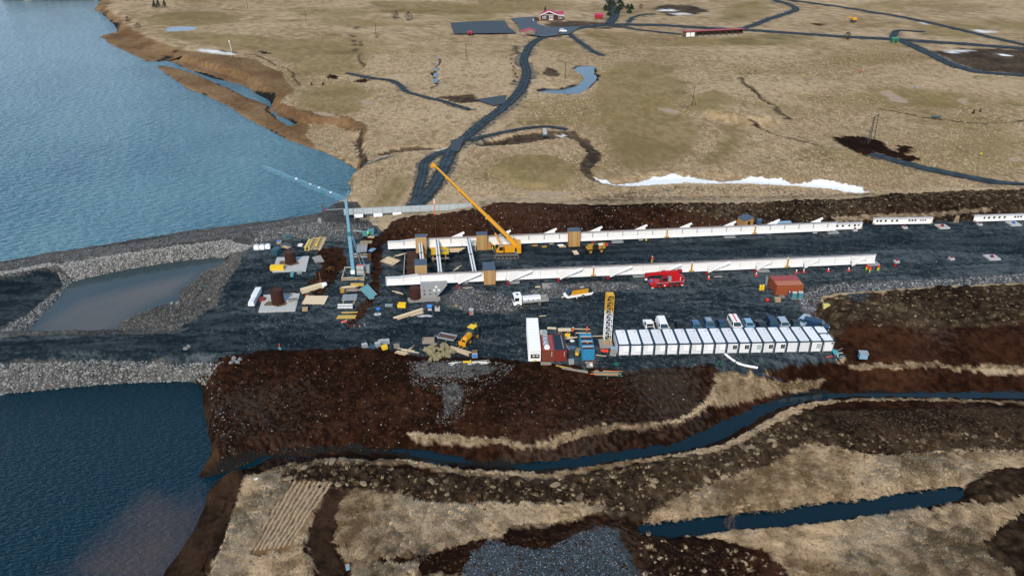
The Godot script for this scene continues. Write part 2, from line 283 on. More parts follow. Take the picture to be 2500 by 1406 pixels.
	zone(EARTH, v2([-92.0,-386.2,-91.1,-393.3,-85.9,-389.7,-85.9,-382.7]))
	zone(EARTH, v2([-76.2,-375.8,-73.1,-382.7,-66.5,-378.4,-69.4,-372.5]))
	zone(HEATH, v2([-35.3,-346.9,-18.3,-350.6,-14.2,-339.8,-22.9,-336.3]))
	zone(EARTH, v2([198.6,-540.3,205.7,-545.2,207.5,-540.3,199.9,-532.3]))
	zone(SAND, v2([-66.5,-339.1,-64.4,-342.6,-59.2,-341.2,-58.1,-336.3,-62.0,-332.9]))
	zone(SAND, v2([-83.8,-319.2,-80.5,-321.7,-72.1,-318.0,-70.7,-314.2,-76.3,-314.2]))
	zone(SAND, v2([-142.5,-446.4,-137.1,-449.8,-132.1,-444.1,-136.5,-439.6]))
	zone(SAND, v2([3.2,-228.6,5.1,-230.3,19.0,-228.9,18.2,-226.4,12.5,-224.7,5.0,-225.7]))
	zone(SAND, v2([61.1,-324.3,66.9,-326.3,71.1,-319.8,66.9,-317.3]))
	zone(SAND, v2([165.4,-356.6,170.1,-359.7,170.5,-352.1,172.5,-343.3,169.3,-337.7,164.1,-341.2]))
	zone(SAND, v2([195.8,-343.3,200.7,-344.8,200.1,-337.7,195.0,-333.6]))
	zone(SAND, v2([172.6,-263.8,176.2,-263.8,175.7,-259.3,171.0,-258.5]))
	zone(HEATH, v2([-15.1,-282.1,-3.1,-285.6,12.5,-294.1,23.5,-294.1,30.2,-282.1,33.5,-269.9,30.4,-260.8,26.1,-252.2,26.7,-244.1,30.1,-238.3,28.6,-235.7,23.4,-244.1,23.0,-256.5,27.5,-267.6,25.7,-282.1,20.0,-287.2,0.0,-278.6,-13.3,-275.6]))
	zone(HEATH, v2([-50.4,-266.2,-42.5,-271.8,-28.2,-276.1,-28.0,-273.7,-42.0,-268.1,-49.3,-264.0]))
	zone(NEARGRASS, v2([15.8,-217.7,31.5,-227.8,51.4,-233.2,83.0,-231.4,106.1,-225.0,117.5,-228.6,104.7,-221.6,79.4,-219.3,42.6,-218.6]))
	zone(SNOW, v2([25.5,-245.2,29.1,-241.3,32.7,-238.2,40.9,-240.5,45.5,-244.4,52.6,-246.8,60.2,-244.4,67.3,-240.5,77.6,-244.4,86.4,-242.5,89.3,-239.0,99.0,-240.5,104.5,-237.5,109.7,-232.3,110.4,-228.0,106.1,-228.0,101.6,-233.0,92.3,-236.0,82.3,-237.5,74.7,-238.2,64.0,-237.5,56.5,-239.0,48.3,-237.5,40.2,-235.2,33.7,-234.9,28.7,-236.7]))
	zone(SNOW, v2([-30.0,-271.2,-25.9,-275.5,-23.7,-275.0,-24.9,-271.6]))
	zone(SNOW, v2([-11.9,-276.9,-9.8,-279.9,-7.2,-277.9,-7.7,-275.5,-10.4,-275.5]))
	zone(SNOW, v2([15.5,-290.2,18.7,-291.8,20.9,-289.6,18.5,-288.6]))
	zone(SNOW, v2([-178.0,-453.8,-173.7,-456.2,-156.4,-446.9,-151.4,-438.0,-156.6,-439.1,-170.2,-445.8]))
	zone(SNOW, v2([238.8,-447.5,248.5,-453.3,258.8,-451.0,249.6,-446.4,240.5,-441.8]))
	zone(SNOW, v2([226.4,-400.7,231.6,-398.8,235.9,-389.7,229.9,-387.9,225.1,-394.2]))
	zone(SNOW, v2([265.3,-441.8,270.2,-440.7,272.1,-434.1,265.5,-434.1]))
	zone(SNOW, v2([107.7,-603.2,117.4,-607.2,119.7,-595.3,110.2,-591.5]))
	zone(SNOW, v2([111.2,-583.9,122.7,-587.7,127.0,-580.2,114.8,-576.5]))
	zone(SNOW, v2([290.1,-520.0,298.4,-517.0,299.8,-505.2,292.2,-505.2]))
	zone(SNOW, v2([269.8,-545.2,274.5,-543.6,272.8,-537.1,269.0,-538.7]))
	zone(BED, v2([11.8,-359.5,17.0,-363.4,23.8,-363.4,30.3,-370.6,33.7,-381.4,34.8,-390.2,32.4,-398.4,31.5,-405.9,34.3,-412.7,39.1,-414.7,43.4,-412.7,41.3,-402.1,41.0,-393.8,41.6,-387.5,40.2,-379.7,35.6,-366.5,31.2,-354.9,26.5,-353.4,19.9,-354.1,12.0,-355.6]))
	zone(BED, v2([-36.6,-371.4,-38.3,-393.8,-40.4,-422.8,-40.8,-437.7,-40.4,-435.5,-37.7,-403.0,-36.0,-376.3,-36.0,-369.7]))
	zone(BED, v2([-218.0,-517.0,-221.1,-527.6,-214.8,-529.1,-206.3,-527.6,-204.1,-523.0,-210.3,-517.0]))
	for l in [v2([1.2,-484.5,1.7,-420.4,1.2,-374.2,2.6,-362.8]), v2([151.7,-328.2,165.6,-313.6,184.5,-302.4,204.6,-309.4]), v2([-101.3,-535.5,-96.6,-491.3,-83.9,-430.9,-74.0,-402.6]), v2([-36.2,-367.6,-37.7,-362.8,-38.3,-359.7]), v2([-168.0,-453.3,-140.0,-436.3,-116.5,-405.5,-97.8,-370.1]), v2([92.1,-304.7,100.0,-288.2,109.6,-275.5])]:
		zone(HEATH, strip(l, 1.3))
	# roads and paths with worn verges
	path("gravel_road", v2([-29.8,-212.8,-27.0,-221.0,-24.4,-233.2,-22.6,-252.9,-20.8,-272.1,-15.5,-290.8,-8.3,-313.6,0.0,-339.8,4.7,-362.0,7.3,-391.5,6.2,-420.4,9.2,-455.7,14.6,-480.6,22.6,-499.6]), 4.6)
	path("gravel_road", v2([-28.7,-216.0,-29.0,-227.8,-29.2,-242.7,-29.7,-255.9,-26.5,-264.7,-21.2,-272.1]), 3.2)
	path("cart_path", v2([-22.5,-280.0,-15.1,-282.5,-4.6,-290.3,6.3,-297.9,14.3,-299.6,21.3,-296.2]), 2.4)
	path("cart_path", v2([-82.0,-393.3,-69.1,-382.7,-58.4,-376.7,-52.5,-368.4,-48.2,-356.6,-39.8,-346.9,-30.0,-337.7,-17.5,-323.0]), 2.4)
	path("road", v2([21.0,-523.0,33.7,-517.0,44.8,-526.1,67.0,-535.5,93.8,-535.5,118.6,-526.1,147.5,-515.5,176.9,-502.4,209.4,-488.6,231.1,-481.9,261.1,-469.1,300.7,-452.1]), 7.5)
	path("road", v2([64.1,-538.7,70.9,-569.3,74.8,-603.2,76.4,-650.1,77.6,-686.2]), 6.0)
	path("road", v2([140.1,-517.0,153.3,-527.6,175.6,-558.7,198.6,-587.7,207.7,-603.2,211.3,-628.0,205.8,-657.0]), 5.0)
	path("road", v2([211.4,-659.4,229.7,-636.6,243.1,-613.3,269.4,-569.3,283.2,-523.0,289.7,-491.3,299.6,-458.1]), 5.0)
	path("cart_path", v2([34.5,-508.1,40.5,-471.6,44.7,-451.0,48.9,-436.3]), 3.5)
	path("cart_path", v2([66.6,-532.3,80.4,-517.0,94.5,-508.1,104.6,-501.0]), 3.0)
	path("cart_path", v2([77.4,-543.6,83.2,-565.7,92.1,-578.3,101.3,-582.0]), 3.0)
	path("dirt_track", v2([126.4,-266.1,132.6,-257.2,139.8,-248.7,150.8,-238.9,166.9,-230.7]), 4.5)
	path("dirt_track", v2([227.4,-484.5,236.3,-502.4,244.5,-512.5,257.9,-508.1]), 4.0)
	path("dirt_track", v2([230.5,-480.6,229.7,-447.5,227.4,-415.3,232.8,-393.3,256.8,-386.2]), 6.0)
	# dyke, yard
	zone(YARD, v2([-155.4,-159.3,-125.0,-172.0,-100.2,-183.8,-72.1,-195.7,-51.4,-202.8,-39.8,-201.4,-31.7,-192.4,-16.6,-194.3,-12.2,-131.7,-50.2,-133.5,-82.4,-133.8,-102.0,-132.0,-133.8,-131.0]))
	zone(RIPRAP, v2([-168.0,-173.5,-135.4,-187.6,-122.4,-194.1,-108.7,-200.9,-93.9,-207.2,-78.1,-213.2,-67.0,-216.9,-54.4,-220.8,-46.7,-219.2,-41.1,-207.5,-73.0,-196.2,-123.9,-167.7,-157.4,-159.6]))
	zone(RIPRAP, v2([-140.3,-137.9,-107.0,-139.2,-86.1,-140.3,-66.3,-140.3,-57.9,-138.2,-57.0,-132.6,-59.7,-129.6,-61.2,-128.2,-65.9,-127.8,-75.9,-126.7,-87.0,-125.0,-97.4,-122.5,-126.8,-120.2]))
	zone(RIPRAP, v2([-160.3,-165.3,-129.2,-178.6,-116.8,-184.7,-103.7,-191.2,-89.5,-197.1,-74.4,-202.8,-55.2,-209.1,-40.6,-206.1,-36.1,-195.2,-52.9,-188.6,-65.8,-188.6,-69.3,-182.3,-67.8,-174.0,-67.6,-161.2,-65.4,-151.5,-68.0,-143.6,-82.8,-143.5,-107.9,-141.8,-141.7,-140.8]))
	zone(TRACK, v2([-157.7,-162.3,-126.9,-175.2,-114.7,-181.1,-101.8,-187.4,-87.9,-193.2,-73.1,-198.8,-54.1,-204.6,-51.1,-201.4,-62.0,-199.3,-72.0,-195.1,-86.5,-189.5,-100.2,-183.8,-112.9,-177.5,-124.8,-171.5,-153.9,-157.3]))
	zone(WET, v2([-163.8,-169.3,-124.1,-169.3,-114.7,-174.2,-110.3,-171.5,-109.2,-169.3,-109.4,-153.3,-111.2,-147.0,-143.0,-141.9]))
	zone(BED, v2([-106.7,-146.7,-107.3,-157.4,-108.5,-169.0,-108.9,-172.7,-103.8,-176.5,-95.6,-181.2,-87.6,-184.1,-79.8,-186.0,-74.0,-186.8,-75.5,-184.1,-79.6,-178.6,-79.7,-174.0,-81.9,-169.0,-81.9,-166.0,-79.3,-164.2,-82.2,-162.5,-86.1,-158.6,-88.6,-155.4,-89.2,-151.1,-89.6,-147.6]))
	zone(YARD, v2([-67.5,-180.2,-65.8,-189.0,-53.5,-191.6,-41.6,-186.4,-34.5,-189.0,-31.7,-192.4,-5.5,-195.1,28.1,-198.5,74.1,-202.2,97.9,-204.9,146.1,-208.5,247.4,-216.8,198.9,-165.4,121.0,-165.0,101.2,-164.0,70.8,-159.7,66.7,-154.4,66.4,-144.5,67.7,-136.3,62.5,-131.0,50.6,-129.2,39.1,-128.2,19.8,-127.1,8.0,-128.3,-4.9,-131.0,-16.2,-131.3,-29.0,-134.7,-50.2,-133.5,-56.3,-132.0,-63.4,-133.5,-82.4,-133.8,-102.0,-132.0,-133.8,-131.0,-140.1,-139.2,-106.5,-139.8,-81.7,-141.5,-71.3,-143.6,-66.7,-148.0,-65.1,-155.4,-67.6,-167.6]))
	zone(WET, v2([-139.7,-138.7,-106.1,-139.2,-81.4,-140.8,-64.6,-142.0,-53.3,-144.5,-43.0,-145.4,-30.6,-144.5,-13.2,-146.2,2.7,-149.8,3.5,-144.5,-12.8,-139.5,-29.5,-137.9,-51.0,-136.3,-64.1,-135.5,-83.6,-136.3,-103.4,-134.4,-135.5,-133.2]))
	zone(WET, v2([-68.0,-172.0,-62.3,-176.6,-48.0,-167.6,-48.0,-159.3,-58.2,-155.4,-64.4,-157.3]))
	zone(WET, v2([0.0,-186.4,48.5,-189.0,115.9,-194.3,138.7,-195.7,130.5,-181.4,100.2,-183.8,67.5,-180.2,25.5,-176.6,1.0,-176.6]))
	zone(WET, v2([-71.4,-146.2,-67.1,-154.4,-53.8,-146.2,-56.3,-142.8]))
	for l in [v2([-130.0,-136.9,-80.2,-138.2,-46.9,-139.8,-21.6,-142.5,-4.4,-146.2,6.3,-150.7,32.5,-156.3,62.4,-163.4,84.0,-169.3,127.7,-176.6]), v2([-79.3,-136.0,-46.1,-136.9,-17.0,-139.5,-2.6,-142.8,4.4,-147.1,23.0,-154.4,46.4,-156.3,62.9,-149.8]), v2([2.1,-179.4,26.2,-182.4,58.5,-185.9,102.5,-189.0,148.1,-193.0]), v2([5.1,-177.5,47.2,-182.4,90.5,-185.9,144.7,-187.4]), v2([-31.7,-151.6,-21.9,-145.4,-8.7,-144.5,4.5,-151.2,28.2,-158.9]), v2([-53.9,-167.6,-41.3,-163.4,-31.4,-149.8,-20.1,-144.5]), v2([27.6,-154.4,45.3,-151.6,59.2,-152.5,69.6,-156.3])]:
		for q in [-1.0, 1.0]:
			var w := PackedVector2Array()
			for i in l.size():
				var n: Vector2 = (l[mini(i + 1, l.size() - 1)] - l[maxi(i - 1, 0)]).normalized()
				w.append(l[i] + Vector2(-n.y, n.x) * q)
			zone(WET, strip(w, 0.75))
	zone(RIPRAP, v2([65.0,-159.3,73.7,-165.4,102.9,-167.6,124.0,-170.2,205.1,-172.0,197.9,-164.4,121.3,-165.4,100.9,-163.4,71.4,-158.9,67.1,-151.6,68.8,-146.2,65.5,-144.5,64.4,-151.6]))
	zone(RIPRAP, v2([-16.0,-159.3,-12.5,-163.4,-2.8,-160.3,0.0,-157.3,6.7,-163.4,19.4,-165.4,30.1,-165.4,29.6,-162.3,18.9,-160.3,7.5,-157.3,-0.9,-150.7,-10.9,-151.6,-15.6,-154.4]))
	zone(EARTH, v2([-43.5,-197.1,-38.5,-197.1,-33.6,-186.4,-32.0,-172.0,-30.6,-159.3,-32.3,-149.8,-34.9,-144.5,-36.1,-146.2,-33.0,-159.3,-34.4,-174.3,-37.3,-186.4]))
	zone(EARTH, v2([-50.6,-183.8,-44.8,-186.4,-40.9,-176.6,-43.2,-163.4,-44.3,-155.4,-49.0,-163.4,-46.5,-174.3]))
	# earth banks
	zone(EARTH, v2([-36.6,-185.6,-35.1,-193.6,-32.6,-199.2,-22.8,-202.8,-9.3,-206.7,-4.8,-213.6,6.0,-213.9,17.7,-212.3,29.8,-213.9,41.2,-211.4,65.2,-213.0,83.5,-214.6,92.5,-216.2,97.7,-205.2,96.1,-201.0,72.7,-198.4,27.5,-194.7,-5.4,-191.4,-31.2,-188.8]))
	zone(CLODS, v2([36.5,-211.4,65.2,-213.0,83.5,-214.6,102.7,-217.9,114.1,-221.9,129.9,-224.0,156.0,-226.5,264.6,-235.7,243.1,-213.0,143.6,-204.9,96.1,-201.0,72.7,-198.4,51.7,-205.2]))
	zone(NEARGRASS, v2([90.0,-205.2,98.8,-207.0,116.8,-208.2,137.9,-210.7,136.9,-208.8,115.6,-205.8,91.4,-202.8]))
	zone(CLODS, v2([65.8,-149.8,70.9,-157.8,100.0,-162.1,119.9,-163.5,197.0,-163.9,162.3,-127.3,99.5,-128.3,61.0,-127.3,61.7,-129.4,66.9,-134.7,67.6,-141.1]))
	zone(EARTH, v2([63.4,-138.7,72.7,-145.4,86.1,-142.0,108.6,-143.7,178.0,-143.7,166.0,-130.9,100.8,-130.2,64.5,-130.2,68.2,-134.7]))
	zone(WET, v2([75.4,-157.4,77.9,-159.0,82.3,-158.4,79.8,-154.5,76.4,-153.9]))
	zone(MUD, v2([-64.2,-131.0,-60.7,-131.6,-53.9,-122.0,-45.5,-104.5,-53.7,-99.9,-60.9,-122.0]))
	zone(EARTH, v2([-61.5,-130.0,-60.1,-132.8,-51.0,-135.5,-29.4,-136.8,-16.5,-133.3,-4.9,-133.0,8.1,-130.3,20.1,-129.0,39.7,-130.2,40.9,-125.1,37.4,-120.0,28.8,-114.8,18.2,-112.1,3.5,-107.8,-7.2,-109.5,-18.1,-111.2,-20.4,-107.3,-24.4,-105.8,-42.5,-105.6,-46.5,-100.4,-50.0,-98.9,-51.2,-99.4,-50.5,-104.6,-51.5,-107.8,-56.1,-117.2,-58.9,-123.7]))
	zone(RIPRAP, v2([-19.4,-130.5,-15.4,-131.1,-5.7,-131.0,-2.4,-128.8,-9.5,-126.0,-17.4,-126.4]))
	zone(RIPRAP, v2([-13.3,-124.0,-9.4,-124.7,-9.5,-119.4,-11.6,-116.9,-13.1,-119.4]))
	zone(MUD, v2([-63.0,-130.4,-60.6,-128.3,-57.3,-120.9,-54.0,-113.5,-51.4,-108.9,-49.6,-105.7,-49.8,-103.0,-52.5,-101.7,-52.1,-107.8,-54.0,-113.5,-57.8,-120.9]))
	# south of the yard
	zone(EARTH, v2([-43.3,-107.8,-18.3,-112.9,3.6,-109.4,18.5,-113.8,38.0,-121.8,51.5,-130.9,63.8,-133.4,171.3,-135.0,101.7,-61.3,-47.1,-61.3,-49.6,-80.2,-48.2,-97.0,-46.7,-100.4]))
	zone(CLODS, v2([-40.9,-104.3,-31.4,-105.4,-17.2,-103.3,-3.4,-100.7,5.4,-100.2,17.1,-102.8,27.1,-104.6,34.7,-107.6,43.9,-112.7,51.5,-118.2,60.6,-118.2,94.6,-118.2,155.2,-118.2,143.1,-105.4,87.6,-105.9,58.9,-104.3,49.6,-105.4,43.6,-101.8,36.3,-97.3,19.6,-90.9,6.4,-91.8,-3.2,-91.8,-12.2,-93.1,-19.5,-95.0,-26.2,-96.4,-36.6,-98.3]))
	zone(MUD, v2([58.3,-118.2,95.3,-119.4,156.4,-119.4,149.4,-112.1,91.1,-112.1,68.7,-111.0,58.3,-112.1]))
	zone(NEARGRASS, v2([-19.5,-113.5,-14.0,-113.0,-7.3,-111.5,-0.7,-110.5,2.9,-109.8,5.1,-110.1,11.0,-112.8,18.5,-114.4,30.1,-116.6,36.8,-121.7,39.1,-125.0,43.2,-127.1,51.3,-130.2,48.3,-128.2,42.5,-124.3,37.8,-121.0,30.6,-115.6,18.4,-113.0,10.9,-111.4,5.7,-109.2,2.1,-108.9,-7.2,-110.2,-18.3,-112.3]))
	zone(NEARGRASS, v2([39.1,-127.8,46.4,-128.4,57.2,-129.5,62.8,-130.4,60.8,-128.4,53.3,-127.2,47.9,-125.0,42.5,-122.6,39.1,-121.0,39.3,-124.6]))
	zone(NEARGRASS, v2([67.9,-133.3,103.8,-133.7,170.6,-134.2,169.2,-132.7,102.9,-132.3,86.6,-132.5,67.6,-132.4]))
	zone(NEARGRASS, v2([-20.5,-106.9,-10.4,-104.2,-3.4,-102.6,5.5,-102.2,17.4,-104.7,28.2,-106.6,37.4,-109.7,44.6,-114.8,50.9,-119.5,56.7,-122.1,66.3,-122.9,97.4,-122.6,159.5,-122.4,158.3,-121.0,96.7,-121.3,73.7,-121.8,62.0,-121.6,56.9,-120.3,48.5,-115.5,43.8,-112.0,36.9,-107.5,27.9,-105.1,17.2,-103.0,5.4,-100.6,-4.1,-101.2,-11.7,-103.0,-20.3,-105.3]))
	zone(NEARGRASS, v2([-42.3,-104.0,-38.5,-105.3,-31.7,-106.4,-20.4,-106.4,-17.5,-105.0,-24.4,-104.5,-31.2,-104.0,-36.4,-102.4,-37.4,-100.9,-41.0,-99.4]))
	zone(BED, v2([165.6,-127.6,101.0,-127.6,68.8,-128.0,56.6,-127.7,50.1,-125.0,42.5,-119.9,35.2,-115.0,28.6,-111.6,18.1,-109.4,5.0,-106.8,-3.6,-107.2,-10.8,-108.8,-18.2,-110.1,-23.4,-110.8,-32.9,-110.8,-37.1,-110.4,-44.1,-109.2,-48.8,-105.8,-53.2,-103.2,-55.3,-98.7,-52.2,-97.5,-47.6,-102.1,-42.2,-107.7,-36.9,-109.2,-32.6,-109.7,-23.2,-109.5,-18.0,-108.5,-10.7,-107.1,-3.5,-105.5,4.9,-105.0,17.9,-107.4,28.2,-109.5,36.2,-112.9,43.6,-118.2,50.3,-122.7,56.7,-125.5,68.2,-126.4,100.0,-125.9,163.8,-125.7]))
	zone(NEARGRASS, v2([-44.3,-101.4,-40.5,-102.4,-37.0,-99.4,-30.3,-99.4,-29.2,-97.5,-30.8,-92.8,-31.2,-86.0,-28.6,-80.1,-24.9,-73.5,-42.6,-73.5,-43.3,-82.1,-42.9,-88.5,-43.2,-95.6]))
	zone(MARSH, v2([-36.9,-99.6,-29.4,-99.0,-32.6,-85.0,-38.7,-83.9]))
	zone(MUD, v2([-30.4,-98.4,-28.3,-99.4,-27.0,-96.5,-26.8,-91.9,-27.8,-87.7,-25.5,-82.1,-23.2,-73.5,-27.1,-73.5,-28.0,-80.1,-30.9,-86.0,-30.5,-92.8]))
	zone(NEARGRASS, v2([-27.0,-97.9,-25.4,-98.4,-19.1,-96.5,-12.4,-95.1,-3.2,-94.5,11.7,-94.5,16.2,-93.7,14.7,-92.1,9.5,-91.5,5.0,-90.0,-0.6,-89.3,-1.8,-86.8,-7.9,-86.0,-11.4,-84.0,-15.0,-83.6,-13.4,-80.1,-6.4,-80.1,-6.1,-73.5,-22.1,-73.5,-23.4,-80.1,-26.6,-86.0,-27.4,-91.9]))
	zone(EARTH, v2([-21.1,-82.5,-18.6,-83.2,-14.3,-82.8,-14.8,-81.8,-19.5,-81.3]))
	zone(NEARGRASS, v2([19.7,-91.2,25.5,-95.1,31.3,-97.9,37.5,-101.4,43.9,-104.5,50.1,-108.8,53.9,-109.4,58.8,-107.2,64.0,-106.1,70.9,-107.2,81.8,-107.7,88.3,-106.6,143.7,-105.5,140.7,-102.4,86.4,-103.4,80.3,-102.4,75.3,-99.4,70.2,-98.4,63.6,-97.3,57.1,-95.8,47.9,-94.8,42.0,-93.5,31.9,-91.9,22.2,-90.8]))
	zone(NEARGRASS, v2([24.7,-87.7,34.4,-89.2,44.1,-90.0,54.1,-91.6,63.3,-93.5,70.9,-94.6,76.9,-96.0,82.7,-97.0,137.0,-98.4,102.1,-61.6,36.4,-61.6,39.7,-80.1,36.4,-85.0,31.4,-87.0]))
	zone(CLODS, v2([78.7,-92.4,81.7,-93.3,132.8,-94.2,112.9,-73.2,71.5,-79.8,69.5,-84.8,74.2,-88.9]))
	zone(CLODS, v2([73.6,-97.8,79.1,-100.7,85.1,-101.8,139.2,-101.2,135.0,-96.8,81.4,-95.2,74.1,-93.8]))
	zone(PILE, v2([-7.1,-81.0,-6.0,-84.1,-3.1,-86.5,-0.6,-85.2,4.8,-84.4,9.2,-87.3,12.4,-88.8,15.4,-88.0,15.7,-84.8,16.8,-81.7,18.4,-79.0,18.1,-66.3,-6.7,-66.3]))
	zone(MUD, v2([-47.6,-102.4,-45.0,-102.9,-45.7,-96.5,-44.8,-90.6,-44.6,-81.8,-44.9,-74.6,-51.7,-74.6,-51.4,-84.1,-50.8,-88.9,-50.8,-94.2,-51.0,-98.4,-48.5,-100.9]))
	zone(MUD, v2([-46.3,-100.0,-44.4,-101.5,-43.0,-99.0,-43.6,-93.4,-42.9,-88.1,-43.5,-82.5,-44.2,-81.0,-44.7,-89.8,-45.3,-95.6]))

func blur_rows(a: PackedFloat32Array, nx: int, nz: int, r: int) -> PackedFloat32Array:
	# running mean along x, then along z
	var b := a.duplicate()
	var w := 1.0 / (2 * r + 1)
	for j in nz:
		var o := j * nx
		var s := 0.0
		for i in range(-r, r + 1):
			s += a[o + maxi(i, 0)]
		for i in nx:
			b[o + i] = s * w
			s += a[o + mini(i + r + 1, nx - 1)] - a[o + maxi(i - r, 0)]
	var c := b.duplicate()
	for i in nx:
		var s := 0.0
		for j in range(-r, r + 1):
			s += b[maxi(j, 0) * nx + i]
		for j in nz:
			c[j * nx + i] = s * w
			s += b[mini(j + r + 1, nz - 1) * nx + i] - b[maxi(j - r, 0) * nx + i]
	return c

